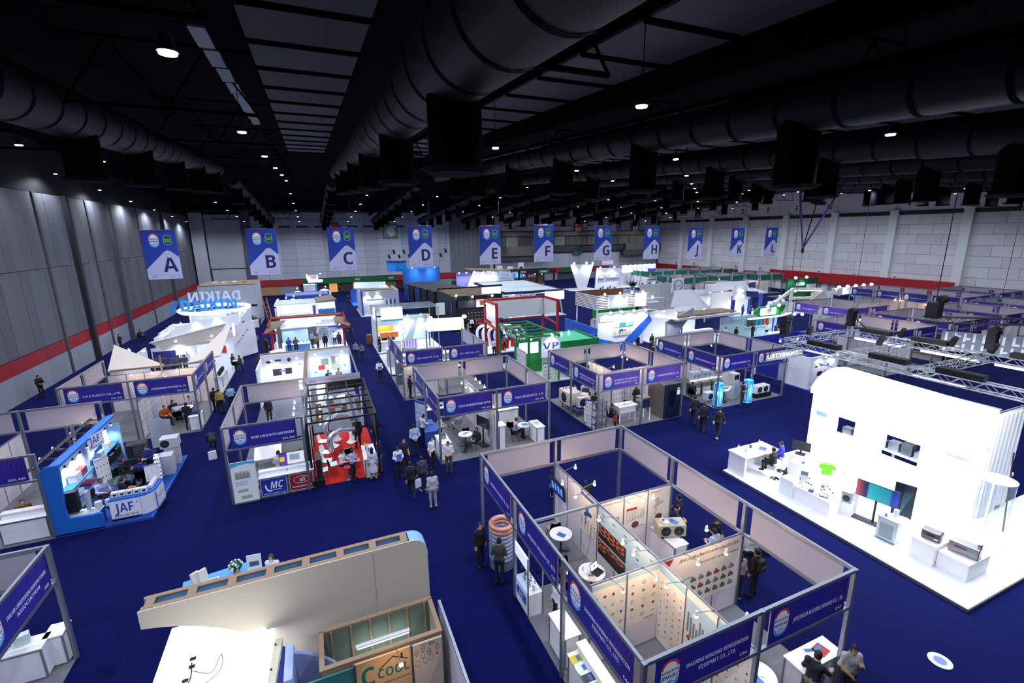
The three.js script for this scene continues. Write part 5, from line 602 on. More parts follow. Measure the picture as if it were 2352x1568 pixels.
{ // red floored stand with black frame roof
const t = thing('red_floor_stand', 'stand with red carpet, black square tube roof and clear spiral ducts', 'exhibition stand', -1.0, 0, -27.0); box(t, 'red_carpet', mat(0xd0200e, 0.9), 3.0, 0.03, 6.0, 1.45, 0, 3.0); const K = mat(0x0d0e11, 0.5);
for (const x of [0.02, 2.95]) for (const z of [0.1, 5.95]) box(t, 'roof_post', K, 0.09, 3.1, 0.09, x, 0, z); for (let i = 0; i < 7; i++) box(t, 'roof_beam', K, 3.0, 0.07, 0.07, 1.48, 3.03, 0.1 + 0.975 * i); for (const x of [0.02, 1.0, 2.0, 2.95]) box(t, 'roof_rail', K, 0.06, 0.06, 5.9, x, 3.05, 3.0); box(t, 'side_wall', K, 0.06, 1.3, 5.7, 2.97, 1.8, 3.0); box(t, 'black_sign', K, 1.9, 0.42, 0.06, 1.9, 2.6, 0.05); box(t, 'side_partition', mat(0xbcc0c8, 0.5), 0.04, 2.4, 5.8, 0.0, 0.03, 3.0); for (const z of [1.5, 4.3]) box(t, 'black_panel', K, 0.05, 2.4, 0.08, 0.06, 0, z);
const st = (pts, r) => { tube(t, 'spiral_duct', mat(0xcfd4d8, 0.2, 0.9), pts, r, 14, 40); }; st([[0.9, 2.6, 0.6], [0.9, 2.6, 1.2], [0.9, 2.2, 1.4], [1.6, 2.1, 1.4]], 0.13); st([[0.8, 1.2, 3.2], [0.8, 1.9, 3.3], [1.2, 2.1, 3.0], [2.2, 2.1, 3.0]], 0.14); st([[0.9, 0.8, 4.2], [0.9, 1.5, 4.2], [1.3, 1.7, 4.0], [2.1, 1.7, 4.0]], 0.13); box(t, 'flat_duct', ALU, 0.45, 0.22, 3.6, 2.1, 2.2, 2.4);
}
SG('cool arm spotlight under the black frame roof', 'spotlights of the red floor stand', [[-0.95, -26.3, 90], [-0.95, -25.3, 90], [-0.95, -24.3, 90], [-0.95, -23.2, 90], [-0.95, -22.2, 90]], { cool: 1, cd: 6 });
[[-0.4, -23.4, 60], [0.0, -24.0, 40], [-0.35, -22.4, 80], [0.6, -22.9, 200], [0.2, -24.8, 20], [0.95, -24.2, -30], [-0.1, -21.9, 100], [-0.55, -21.5, 90], [-0.5, -24.8, 70], [1.1, -25.2, 0]].forEach(([x, z, r], i) => chair('white shell chair on the red carpet', x, z, r, { y: 0.03, group: 'white chairs on the red carpet' }));
{ const t = thing('wire_table', 'chrome wire side table with a glass top on the red carpet', 'table', 0.75, 0.03, -22.4); for (let i = 0; i < 14; i++) { const a = i * 0.449; bar(t, 'wire', CHROME, [0.26 * Math.cos(a), 0, 0.26 * Math.sin(a)], [0.3 * Math.cos(a + 0.5), 0.5, 0.3 * Math.sin(a + 0.5)], 0.012, true); } cyl(t, 'glass_top', mat(0x9aa4a8, 0.1, 0.3), 0.32, 0.02, 0, 0.5, 0, 0.32, 24); }
counter('white counter crowded with bottles at the edge of the red carpet', 1.55, -21.6, 90, 1.6, 0.55, 1.0); for (let i = 0; i < 6; i++) { const t = thing('bottle', ['yellow capped', 'white', 'red', 'blue', 'clear', 'green'][i] + ' bottle on the crowded white counter', 'bottle', 1.45 + 0.1 * (i % 2), 1.0, -22.2 + 0.2 * i); cyl(t, 'bottle_body', mat([0xd8c020, 0xe8e8ec, 0xb02820, 0x3060b0, 0xb8d0d8, 0x308050][i], 0.3), 0.045, 0.18, 0, 0, 0, 0.03, 10); cyl(t, 'cap', WHITE, 0.02, 0.04, 0, 0.18, 0, 0.02, 8); }
person('person in navy suit seen from behind on the red carpet', 1.25, -24.3, 185, { shirt: 0x171b2a, pants: 0x14161c, h: 1.76, mask: 0 }); person('person in black suit outside the black frame stand', 2.2, -24.4, 200, { shirt: 0x101116, h: 1.72 }); person('woman with long hair and flowered blouse on the red carpet', 0.75, -20.95, 60, { shirt: 0xa8b0c8, pants: 0x111216, long: true, pose: 'hold', h: 1.6 }); person('woman in pale striped dress at the crowded counter', 1.6, -20.6, 170, { shirt: 0xc4cad8, dress: true, long: true, h: 1.62 }); person('person with brown hair and black top at the crowded counter', 2.0, -21.3, -90, { shirt: 0x1a1b20, pants: 0x8a8478, long: true, hair: 0x5a4030, h: 1.6 });
stool('red stool with chrome base on the red carpet', 0.55, -21.15, { m: mat(0xb0202a, 0.5), y: 0.03, h: 0.6 }); person('person in white shirt seated on the red carpet', 0.3, -21.75, 60, { pose: 'sit', shirt: 0xe2e2e4, y: 0.03, mask: 0 }); { const t = thing('green_panel_rack', 'dark rack with green tubes at the wall of the red floor stand', 'rack', -0.7, 0.03, -21.6, Math.PI / 2); box(t, 'frame', DARK, 0.9, 1.2, 0.2, 0, 0, 0); for (let i = 0; i < 4; i++) box(t, 'green_tube', mat(0x207040, 0.5), 0.06, 0.9, 0.06, -0.3 + 0.2 * i, 0.15, 0.12); } prop('black_box', 'low black box at the front corner of the red carpet', 'box', BLK, 0.5, 0.3, 0.3, -0.75, 0.03, -21.1);
person('person bending over a white bag in the blue aisle', -5.75, -26.6, 200, { pose: 'bend', shirt: 0x17181d, mask: 0 }); { const t = thing('paper_bag', 'white printed paper bag on the carpet below the bending person', 'bag', -5.75, 0, -26.15, 0.2); box(t, 'bag_body', mat(0xe0e2e6, 0.7), 0.36, 0.42, 0.14, 0, 0, 0); tube(t, 'handle', mat(0x888888, 0.6), [[-0.1, 0.42, 0], [0, 0.58, 0], [0.1, 0.42, 0]], 0.008, 5, 8); }
SG('warm arm spotlight in the engineering stand by the grey wall', 'spotlights of the engineering stand', [[-11.5, -36.3, 0], [-10.4, -36.3, 0], [-9.0, -36.3, 0], [-8.0, -36.3, 0], [-7.4, -36.3, 0], [-9.85, -34.5, 90]]);
roundTable('round white table with seated people in the engineering stand', -8.3, -33.2, { r: 0.45 }); person('person in black with a hat seated at the engineering stand table', -9.0, -33.4, 60, { pose: 'sit', shirt: 0x121318 }); person('person in pink shirt seated at the engineering stand table', -8.2, -33.9, 0, { pose: 'sit', shirt: 0xc8a8c4 }); person('person in white shirt seated with back to the aisle', -8.6, -32.6, 190, { pose: 'sit', shirt: 0xd8d8da, mask: 0 }); person('person in orange seated low in the engineering stand', -9.2, -32.5, 40, { pose: 'sit', shirt: 0xd05018 });
person('person in dark jacket standing at the engineering stand front', -7.75, -31.1, 170, { shirt: 0x1a1a1e, pose: 'hold' }); [[-9.0, -33.45, 60], [-8.2, -33.95, 0], [-8.6, -32.55, 190], [-9.2, -32.55, 40]].forEach(([x, z, r], i) => chair(['first', 'second', 'third', 'fourth'][i] + ' dark chair round the engineering stand table', x, z, r, { c: 0x1b1c22 })); counter('white counter covered in bags at the engineering stand corner', -7.35, -31.2, 90, 1.0, 0.55, 0.9); prop('duffel_bag', 'blue folded bag on the engineering stand counter', 'bag', mat(0x232c5a, 0.8), 0.5, 0.18, 0.35, -7.35, 0.9, -31.2);
person('person in yellow shirt seen from behind in the aisle', -6.4, -33.2, 190, { shirt: 0xb0a040, sleeve: false, pants: 0x15161a, mask: 0 }); person('person with pale blue shirt holding papers in the aisle', -5.85, -33.7, 200, { shirt: 0x9ab4d4, pants: 0x16181e, pose: 'hold' }); person('person in black half hidden beside the yellow shirt', -6.75, -33.6, 170, { shirt: 0x131418 });
person('person photographing with a phone by the grey folding wall', -18.9, -42.3, 60, { pose: 'phone', shirt: 0x15161a, mask: 0 }); person('person leaning on the grey wall at the dark column', -18.8, -57.5, 80, { pose: 'phone', shirt: 0x101116 }); person('person in black sitting by the grey wall', -18.4, -62.0, 60, { pose: 'sit', shirt: 0x101116 }); chair('black chair against the grey wall', -18.4, -62.0, 60, { c: 0x17171a });
for (let i = 0; i < 2; i++) printBoard(thing('folding_display', ['first', 'second'][i] + ' leaf of the white folding display behind the filter stand', 'display', -8.7 + 0.5 * i, 0.02, -28.9 + 0.18 * (i % 2), (i % 2 ? -1 : 1) * 0.4), 'display_leaf', plainCell(['#b8c0cc', '#aeb6c4', '#bcc4d0'][i]), 0.55, 1.6, 0.03, 0, 0.02, 0);
SG('warm arm spotlight on the wall behind the filter stand', 'spotlights behind the blue filter stand', [[-10.15, -26.4, -90, 2.6], [-10.15, -25.2, -90, 2.6], [-10.15, -23.6, -90, 2.6], [-10.15, -22.6, -90, 2.6], [-10.15, -21.6, -90, 2.6]]);
counter('white counter at the front of the left edge stand', -10.95, -21.5, 0, 1.4, 0.5, 0.95, { upper: 0.2 }); counter('second white counter cut by the left picture edge', -13.1, -22.2, 0, 1.2, 0.6, 0.9); person('person in brown jacket sitting at the left edge stand', -11.4, -22.4, 30, { pose: 'sit', shirt: 0x5a4420, mask: 0 }); chair('dark chair at the left edge stand', -11.4, -22.4, 30, { c: 0x1b1c20 });
counter('white counter with red folders in the lower left corner stand', -8.35, -14.0, 0, 1.9, 0.55, 0.95, { m: mat(0xe2e4ee, 0.5) }); counter('narrow white cabinet beside the corner post at lower left', -7.3, -14.3, 90, 0.5, 0.4, 0.95); leaflet('red folder pile on the lower left counter', -8.8, 0.95, -13.9, 10, 0xb82028, 0.4, 0.3); leaflet('pale green box card on the lower left counter', -8.2, 0.95, -14.0, 30, 0xbfd8d0, 0.35, 0.25); { const t = thing('waste_bin', 'dark bin on the grey floor at lower left', 'bin', -9.2, 0.02, -13.2); cyl(t, 'bin_body', DARK, 0.16, 0.35, 0, 0, 0, 0.18, 14); cyl(t, 'rim', BLK, 0.19, 0.03, 0, 0.35, 0, 0.19, 14); } prop('carton', 'pale carton standing on the lower left counter', 'box', mat(0xcfe0dc, 0.6), 0.3, 0.26, 0.2, -7.9, 0.95, -14.1, 20);
// ================================================================ BLUE FILTER STAND
{
const B1 = mat(0x1a66c4, 0.5), B2 = mat(0x123f94, 0.6), t = thing('filter_stand', 'blue filter company stand with curved wall and logo counter', 'exhibition stand', -10.1, 0, -27.0);
box(t, 'platform', mat(0x16408c, 0.9), 3.05, 0.1, 5.9, 1.52, 0, 2.95); box(t, 'platform_edge', B1, 0.06, 0.11, 5.9, 3.05, 0, 2.95);
const s = new THREE.Shape(); s.moveTo(0, 0); s.lineTo(0, 2.35); s.quadraticCurveTo(0, 2.75, 0.4, 2.75); s.lineTo(0.55, 2.75); s.lineTo(0.55, 2.65); s.quadraticCurveTo(0.12, 2.65, 0.12, 2.2); s.lineTo(0.12, 0); s.closePath();
mesh(t, 'curved_wall', new THREE.ExtrudeGeometry(s, { depth: 5.6, bevelEnabled: false, curveSegments: 10 }), mat(0x2c7bd8, 0.45)).position.set(0, 0.1, 0.2);
box(t, 'wall_lining', mat(0xd4e4f4, 0.5), 0.02, 2.3, 5.2, 0.14, 0.12, 2.85);
{ const e = new THREE.Shape(); e.moveTo(0, 0); e.lineTo(0, 2.4); e.quadraticCurveTo(0, 2.86, 0.45, 2.86); e.lineTo(0.6, 2.86); e.lineTo(0.6, 2.4); e.lineTo(0.5, 1.0); e.lineTo(0.55, 0.62); e.lineTo(1.55, 0.62); e.lineTo(1.55, 0); e.closePath(); mesh(t, 'end_panel', new THREE.ExtrudeGeometry(e, { depth: 0.12, bevelEnabled: false, curveSegments: 12 }), B1).position.set(-0.02, 0.05, 5.78); }
box(t, 'end_panel', mat(0x9ac4e8, 0.5), 0.6, 2.3, 0.08, 0.35, 0.1, 0.25);
for (let i = 0; i < 6; i++) box(t, 'roof_slat', mat(0x6f6a62, 0.7), 0.05, 0.05, 0.9, -0.35, 2.72, 0.6 + 0.92 * i); bar(t, 'roof_edge', DARK, [-0.4, 2.76, 0.2], [-0.4, 2.76, 5.7], 0.06); for (let i = 0; i < 7; i++) bar(t, 'roof_slat', DARK, [-0.4, 2.75, 0.4 + 0.85 * i], [0.1, 2.75, 0.4 + 0.85 * i], 0.05);
for (const y of [0.95, 1.5]) for (const [z, L] of [[1.4, 2.1], [4.2, 2.2]]) box(t, 'wall_shelf', B1, 0.42, 0.05, L, 0.34, y, z);
box(t, 'low_plinth', B2, 1.1, 0.55, 0.5, 0.85, 0.1, 5.5); box(t, 'plinth_top', mat(0xc8d2dc, 0.5), 1.12, 0.03, 0.52, 0.85, 0.65, 5.5);
printBoard(t, 'hanging_sign', wJAF, 0.95, 0.62, 0.05, 0.6, 2.25, 2.75, 75 * R); box(t, 'sign_strip', mat(0x2a80e0, 0.5), 0.03, 0.16, 0.7, 0.62, 2.05, 2.7);
for (let i = 0; i < 8; i++) { const z = 0.7 + 0.65 * i; if (i === 3) continue; const q = cyl(t, 'spot_head', DARK, 0.04, 0.1, 0.5, 2.52, z, 0.03, 10); const b = mesh(t, 'spot_bulb', US, LED); b.scale.setScalar(0.04); b.position.set(0.5, 2.5, z); spot(t, 0.5, 2.45, z, 0.2, 1.2, z, 9, 50, 0.8, COOL, 2); }
}
{ // logo counter of the filter stand: curved front
const t = thing('logo_counter', 'curved white logo counter of the blue filter stand', 'counter', -8.4, 0.1, -21.35), B1 = mat(0x1a66c4, 0.5);
const path = [[0, 0], [1.0, 0.02], [1.35, -0.25], [1.5, -1.1]]; // front outline
const s = new THREE.Shape(); s.moveTo(0, 0); s.lineTo(0.9, 0); s.quadraticCurveTo(1.35, 0, 1.45, 0.45); s.lineTo(1.5, 1.2); s.lineTo(1.1, 1.2); s.lineTo(1.0, 0.5); s.lineTo(0, 0.45); s.closePath();
mesh(t, 'counter_body', new THREE.ExtrudeGeometry(s, { depth: 0.85, bevelEnabled: false, curveSegments: 12 }).rotateX(-Math.PI / 2), mat(0xe4e8f2, 0.5)); mesh(t, 'counter_top', new THREE.ExtrudeGeometry(s, { depth: 0.06, bevelEnabled: false, curveSegments: 12 }).rotateX(-Math.PI / 2), B1).position.y = 0.85; mesh(t, 'counter_foot', new THREE.ExtrudeGeometry(s, { depth: 0.06, bevelEnabled: false, curveSegments: 12 }).scale(1.01, 1.01, 1).rotateX(-Math.PI / 2), B1);
printBoard(t, 'logo_print', wJAF, 0.98, 0.76, 0.012, 0.5, 0.07, 0.01); printBoard(t, 'logo_print', wTemp, 0.85, 0.76, 0.012, 1.485, 0.07, -0.75, 87 * R);
}
for (let i = 0; i < 5; i++) { const t = thing('product_box', 'white printed carton row on the curved logo counter', 'box', -8.25 + 0.24 * i, 1.02, -21.62, 0, 'cartons on the logo counter'); rbox(t, 'carton', mat(0xd8dade, 0.6), 0.22, 0.2, 0.2, 0, 0, 0, 0, 0.01); box(t, 'printed_block', DARK, 0.1, 0.08, 0.005, 0.02, 0.06, 0.101); }
for (let i = 0; i < 5; i++) { const t = thing('product_box', 'small white carton along the side of the logo counter', 'box', -7.15, 1.02, -21.9 - 0.16 * i, 80 * R, 'small cartons on the logo counter side'); rbox(t, 'carton', mat(0xd4d6dc, 0.6), 0.15, 0.13, 0.16, 0, 0, 0, 0, 0.01); }
prop('product_box', 'brown and white carton standing on the logo counter', 'box', mat(0xb07a50, 0.7), 0.16, 0.26, 0.12, -7.75, 1.02, -21.75, 10);
[[-9.5, -21.5, 0.34, 0.85, 0.3, 0x131722, 'dark tall filter housing at the front corner of the filter stand'], [-9.05, -21.5, 0.1, 0.75, 0.3, 0xa8b0bc, 'slim white panel beside the dark filter housing'], [-8.75, -21.45, 0.2, 0.25, 0.2, 0xdce0e6, 'white cube package on the low plinth'], [-8.45, -21.45, 0.13, 0.28, 0.16, 0xc8d4e4, 'small upright white package on the low plinth']].forEach(([x, z, w, h, d, c, l]) => prop('filter_package', l, 'package', mat(c, 0.5), w, h, d, x, 0.78, z, 5));
[[-9.75, 1.55, -22.6, 0.3, 0.35, 0xe4e8ee, 'white filter box on the front shelf of the curved wall'], [-9.75, 1.55, -23.2, 0.25, 0.3, 0x8a3038, 'maroon and white filter on the front shelf'], [-9.72, 1.0, -22.5, 0.28, 0.2, 0xdde2e8, 'white package on the lower front shelf'], [-9.7, 1.0, -23.4, 0.35, 0.08, 0xa03030, 'flat red framed filter on the lower front shelf'], [-9.75, 1.55, -25.0, 0.25, 0.22, 0xb8bcc4, 'grey filter on the rear shelf'], [-9.75, 1.55, -25.9, 0.25, 0.28, 0xcfd4cc, 'louvered white filter on the rear shelf'], [-9.65, 0.98, -24.9, 0.4, 0.4, 0x101114, 'black bag filter first under the rear shelf'], [-9.65, 0.98, -25.5, 0.4, 0.38, 0x111215, 'black bag filter second under the rear shelf'], [-9.65, 0.98, -26.2, 0.4, 0.4, 0x0f1013, 'black bag filter last under the rear shelf'], [-9.65, 0.12, -25.2, 0.5, 0.5, 0x111216, 'black filter box on the floor by the curved wall']].forEach(([x, y, z, w, h, c, l]) => prop('air_filter', l, 'filter', mat(c, 0.6), w, h, 0.42, x, y, z, 0));
plant('small green plant on the front shelf of the filter stand', -9.65, 1.02, -22.0, 0.5); plant('green plant at the front end panel of the filter stand', -9.75, 0.78, -21.35, 0.6);
printBoard(thing('roll_up_banner', 'white roll-up banner in the middle of the filter stand', 'banner', -9.4, 0.1, -24.1, 60 * R), 'banner_sheet', pTech2, 0.6, 1.7, 0.02, 0, 0.02, 0); printBoard(thing('poster_stand', 'white poster card on the logo counter corner', 'poster', -7.25, 0.98, -22.7, 20 * R), 'poster_sheet', pTech, 0.5, 0.7, 0.02, 0, 0, 0, 0, null, -0.15);
{ const t = thing('filter_stack', 'grey stacked filter cabinet on a blue skirted table', 'filter', -8.75, 0.85, -26.2, 0.2); box(t, 'case', mat(0x2c3034, 0.5, 0.3), 0.8, 0.62, 0.6, 0, 0, 0); for (let i = 0; i < 7; i++) box(t, 'slat', mat(0x7a7f84, 0.4, 0.4), 0.5, 0.03, 0.02, 0.12, 0.06 + 0.08 * i, 0.31); } prop('skirted_table', 'dark blue skirted table under the filter cabinet', 'table', mat(0x121a3a, 0.8), 1.3, 0.75, 0.7, -8.7, 0.1, -26.1, 8); prop('warning_panel', 'yellow upright panel at the skirted table end', 'panel', mat(0xc8b020, 0.6), 0.05, 0.75, 0.6, -8.0, 0.1, -25.7, 10);
acUnit('white air handling box with round port on a white carton', -7.45, 1.0, -26.3, 0, 0.75, 0.5, 0.6, [[-0.15, 0.25, 0.19]], { m: mat(0xc4c8ce, 0.5), feet: 0 }); prop('appliance_carton', 'tall white appliance carton at the right end of the filter stand', 'box', mat(0xb8bcc4, 0.6), 0.6, 1.0, 0.55, -7.42, 0.1, -26.3, 4); prop('appliance_carton', 'second white appliance carton with grille on top at the filter stand', 'box', mat(0xc0c4cc, 0.6), 0.55, 0.95, 0.6, -7.4, 0.1, -25.2, 4);
{ const t = thing('brochure_rack', 'zigzag wire brochure rack at the filter stand edge', 'rack', -7.55, 0.1, -24.5); for (let i = 0; i < 6; i++) { bar(t, 'wire', DARK, [-0.18, 0.1 + 0.2 * i, 0], [0.18, 0.3 + 0.2 * i, 0.06], 0.02); bar(t, 'wire', DARK, [0.18, 0.1 + 0.2 * i, 0], [-0.18, 0.3 + 0.2 * i, 0.06], 0.02); box(t, 'brochure', WHITE, 0.22, 0.02, 0.28, 0, 0.2 + 0.2 * i, 0.05, 0, 0.5); } }
roundTable('dark glass topped round table in the filter stand', -8.7, -23.6, { y: 0.1, m: mat(0x3a4448, 0.1, 0.3), r: 0.5 }); [[-9.2, -22.9, 60], [-8.2, -24.2, 200], [-8.4, -22.9, -40], [-8.0, -23.4, -90], [-9.0, -24.6, 20], [-8.1, -22.6, 0]].forEach(([x, z, r], i) => chair('black chrome-legged chair in the filter stand', x, z, r, { y: 0.1, c: 0x111216, leg: CHROME, group: 'black chairs in the filter stand' }));
person('person in pale blue shirt seated in the filter stand', -9.15, -22.95, 50, { pose: 'sit', y: 0.1, shirt: 0x9aa4cc, mask: 0 }); person('person in black seated behind the logo counter', -8.35, -22.6, 120, { pose: 'sit', y: 0.1, shirt: 0x15161a }); person('person in royal blue shirt seated in the filter stand', -8.15, -24.3, 200, { pose: 'sit', y: 0.1, shirt: 0x1c2270, mask: 0 }); person('person in royal blue shirt and mask standing in the filter stand', -7.95, -24.9, -30, { y: 0.1, shirt: 0x1e2878, pants: 0x12131a, pose: 'hold', mask: 0x8ac0e4 }); person('person in black seated by the filter banner', -9.0, -24.7, 100, { pose: 'sit', y: 0.1, shirt: 0x101114, mask: 0 });
// ================================================================ ARCHED CREAM WALL STAND IN THE FOREGROUND
{
const t = thing('arched_stand', 'cream arched stand seen from behind with raw board edges and storage cabin', 'exhibition stand', 0, 0, 0), CR = mat(0xcfc5b4, 0.7), RAW = mat(0x9c8268, 0.9);
const s = new THREE.Shape(); s.moveTo(-3.85, 4); s.lineTo(-3.85, 3.6); s.quadraticCurveTo(-2.6, 3.4, -1.55, 2.32); s.quadraticCurveTo(-0.85, 1.5, -0.5, 0.1); s.lineTo(1.85, 0.1); s.lineTo(1.85, 3.6); s.quadraticCurveTo(1.85, 4, 1.45, 4); s.closePath();
mesh(t, 'arched_wall', new THREE.ExtrudeGeometry(s, { depth: 0.03, bevelEnabled: false, curveSegments: 20 }), CR).position.set(0, 0, -9.92); mesh(t, 'arched_wall', new THREE.ExtrudeGeometry(s, { depth: 0.03, bevelEnabled: false, curveSegments: 20 }), mat(0x7ab0e8, 0.6)).position.set(0, 0, -10.32);
for (const z of [-10.28, -9.97]) box(t, 'board_edge', RAW, 5.2, 0.03, 0.1, -1.22, 3.975, z); for (let i = 0; i < 8; i++) box(t, 'board_rib', RAW, 0.16, 0.03, 0.34, -3.7 + 0.72 * i, 3.978, -10.12); box(t, 'board_core', mat(0x24262a, 0.9), 5.1, 0.02, 0.3, -1.25, 3.8, -10.12); box(t, 'wall_seam', mat(0xb0a694, 0.8), 0.02, 1.4, 0.006, 0.6, 2.55, -9.89); box(t, 'side_edge', mat(0x8ab8e8, 0.6), 0.05, 3.5, 0.36, 1.85, 0.1, -10.12);
{ const c = new THREE.Shape(); c.moveTo(1.45, 4); c.quadraticCurveTo(1.88, 4, 1.88, 3.5); c.lineTo(1.84, 3.5); c.quadraticCurveTo(1.84, 3.96, 1.45, 3.96); mesh(t, 'corner_edge', new THREE.ExtrudeGeometry(c, { depth: 0.4, bevelEnabled: false, curveSegments: 10 }), mat(0x8ab8e8, 0.6)).position.set(0, 0, -10.32); }
const GR = mat(0x6f8474, 0.8); const x0 = -0.66, x1 = 1.78, z0 = -9.6, z1 = -8.6, H = 2.5;
box(t, 'cabin_floor', mat(0x3a4038, 0.9), x1 - x0, 0.04, z1 - z0, (x0 + x1) / 2, 0.02, (z0 + z1) / 2); box(t, 'cabin_wall', GR, x1 - x0, H, 0.05, (x0 + x1) / 2, 0, z0); box(t, 'cabin_wall', GR, 0.05, H, z1 - z0, x0, 0, (z0 + z1) / 2); box(t, 'cabin_wall', mat(0xb8b4a8, 0.7), 0.05, H, z1 - z0, x1, 0, (z0 + z1) / 2); box(t, 'cabin_wall', RAW, x1 - x0, H, 0.04, (x0 + x1) / 2, 0, z1);
for (let i = 0; i < 6; i++) box(t, 'stud', RAW, 0.05, H, 0.04, x0 + 0.2 + 0.42 * i, 0, z0 + 0.05); for (const z of [z0, z1]) box(t, 'cabin_top_rail', RAW, x1 - x0 + 0.1, 0.04, 0.1, (x0 + x1) / 2, H, z); for (const x of [x0, x1]) box(t, 'cabin_top_rail', RAW, 0.1, 0.04, z1 - z0, x, H, (z0 + z1) / 2);
const tb = box(t, 'fluorescent_tube', glow(0xf4fbff, 7), 1.15, 0.05, 0.05, 0.62, 2.05, z0 + 0.3); area(t, 1.15, 0.06, 0.62, 2.04, z0 + 0.35, 0.62, 0, z0 + 0.5, 26, 0xf4fbff); box(t, 'tube_tray', WHITE, 1.2, 0.03, 0.09, 0.62, 2.1, z0 + 0.3);
printBoard(t, 'logo_board', wScan, 0.9, 2.3, 0.04, -0.5, 0.1, z1 + 0.08); printBoard(t, 'logo_board', wCC, 1.15, 0.8, 0.05, 0.54, 1.68, z1 + 0.1); box(t, 'board_panel', mat(0xc8a478, 0.7), 1.15, 1.58, 0.05, 0.54, 0.1, z1 + 0.1); printBoard(t, 'logo_board', wCert, 0.66, 0.7, 0.05, 1.46, 1.76, z1 + 0.1); box(t, 'board_panel', mat(0xc4b4a4, 0.7), 0.66, 1.66, 0.05, 1.46, 0.1, z1 + 0.1); for (const x of [-0.05, 1.12]) box(t, 'board_joint', ALUD, 0.04, 2.4, 0.06, x, 0.1, z1 + 0.12);
spot(t, 0.8, 2.9, z1 + 0.9, 0.7, 1.7, z1 + 0.1, 2.2, 50, 0.8, WARM, 2); const lb = mesh(t, 'lamp_bulb', US, BULB); lb.scale.setScalar(0.04); lb.position.set(0.8, 2.92, z1 + 0.9); bar(t, 'lamp_arm', ALU, [0.8, 2.55, z1 + 0.05], [0.8, 2.96, z1 + 0.9], 0.02, true);
slab(t, 'lit_ceiling', glow(0xfffff2, 1.5), [[-3.62, 2.85, -10.65], [-3.62, 2.85, -7.6], [-1.6, 2.85, -7.6], [-1.5, 2.85, -9.4], [-2.2, 2.85, -10.65]], 0.06); box(t, 'ceiling_trim', mat(0xd8d4b4, 0.7), 0.14, 0.12, 1.5, -1.5, 2.8, -8.6, -4 * R); for (const [x, z] of [[-1.5, -9.2], [-1.54, -8.6]]) cyl(t, 'bolt', DARK, 0.02, 0.02, x, 2.92, z, 0.02, 8);
area(t, 2.0, 2.4, -2.6, 2.75, -9.0, -2.6, 0, -9.0, 5, 0xf6f8ff); box(t, 'blue_pier', mat(0xa8b8ec, 0.6), 0.16, 2.5, 0.9, -1.28, 0.1, -9.0);
{ const q = new THREE.Shape(); q.moveTo(0, 0); q.lineTo(0, 2.45); q.quadraticCurveTo(0.75, 2.1, 0.95, 1.5); q.lineTo(0.95, 0); q.closePath(); mesh(t, 'blue_arch_panel', new THREE.ExtrudeGeometry(q, { depth: 0.08, bevelEnabled: false }), mat(0x98a4d0, 0.7)).position.set(-1.2, 0.1, -9.3); }
tube(t, 'cable', DARK, [[-3.0, 2.93, -9.4], [-2.95, 2.93, -9.0], [-3.05, 2.93, -8.6], [-2.98, 2.93, -8.2], [-2.9, 2.93, -7.4]], 0.012, 5, 30); tube(t, 'cable', mat(0x666666, 0.6), [[-2.98, 2.93, -9.2], [-2.6, 2.93, -9.0], [-2.5, 2.93, -9.4], [-2.45, 2.93, -9.0], [-2.9, 2.93, -8.6]], 0.008, 5, 30); for (const [x, z] of [[-3.0, -9.5], [-2.98, -9.3], [-3.03, -9.0]]) box(t, 'junction_box', DARK, 0.1, 0.03, 0.06, x, 2.91, z);
box(t, 'low_floor', mat(0x14206a, 0.9), 5.9, 0.04, 4.2, -1.2, 0, -12.3);
}
{ const t = thing('leaning_panel', 'tall narrow white shell panel with aluminium edge beside the arched stand', 'panel', 1.99, 0, -9.3); box(t, 'panel_sheet', mat(0xc8c8d4, 0.6), 0.04, 2.4, 2.9, 0, 0.03, 1.3); for (const z of [-0.15, 2.75]) box(t, 'edge_post', ALU, 0.07, 2.5, 0.07, 0, 0, z); box(t, 'edge_rail', ALU, 0.06, 0.06, 2.9, 0, 2.45, 1.3); }
const deskStart = scene.children.length;
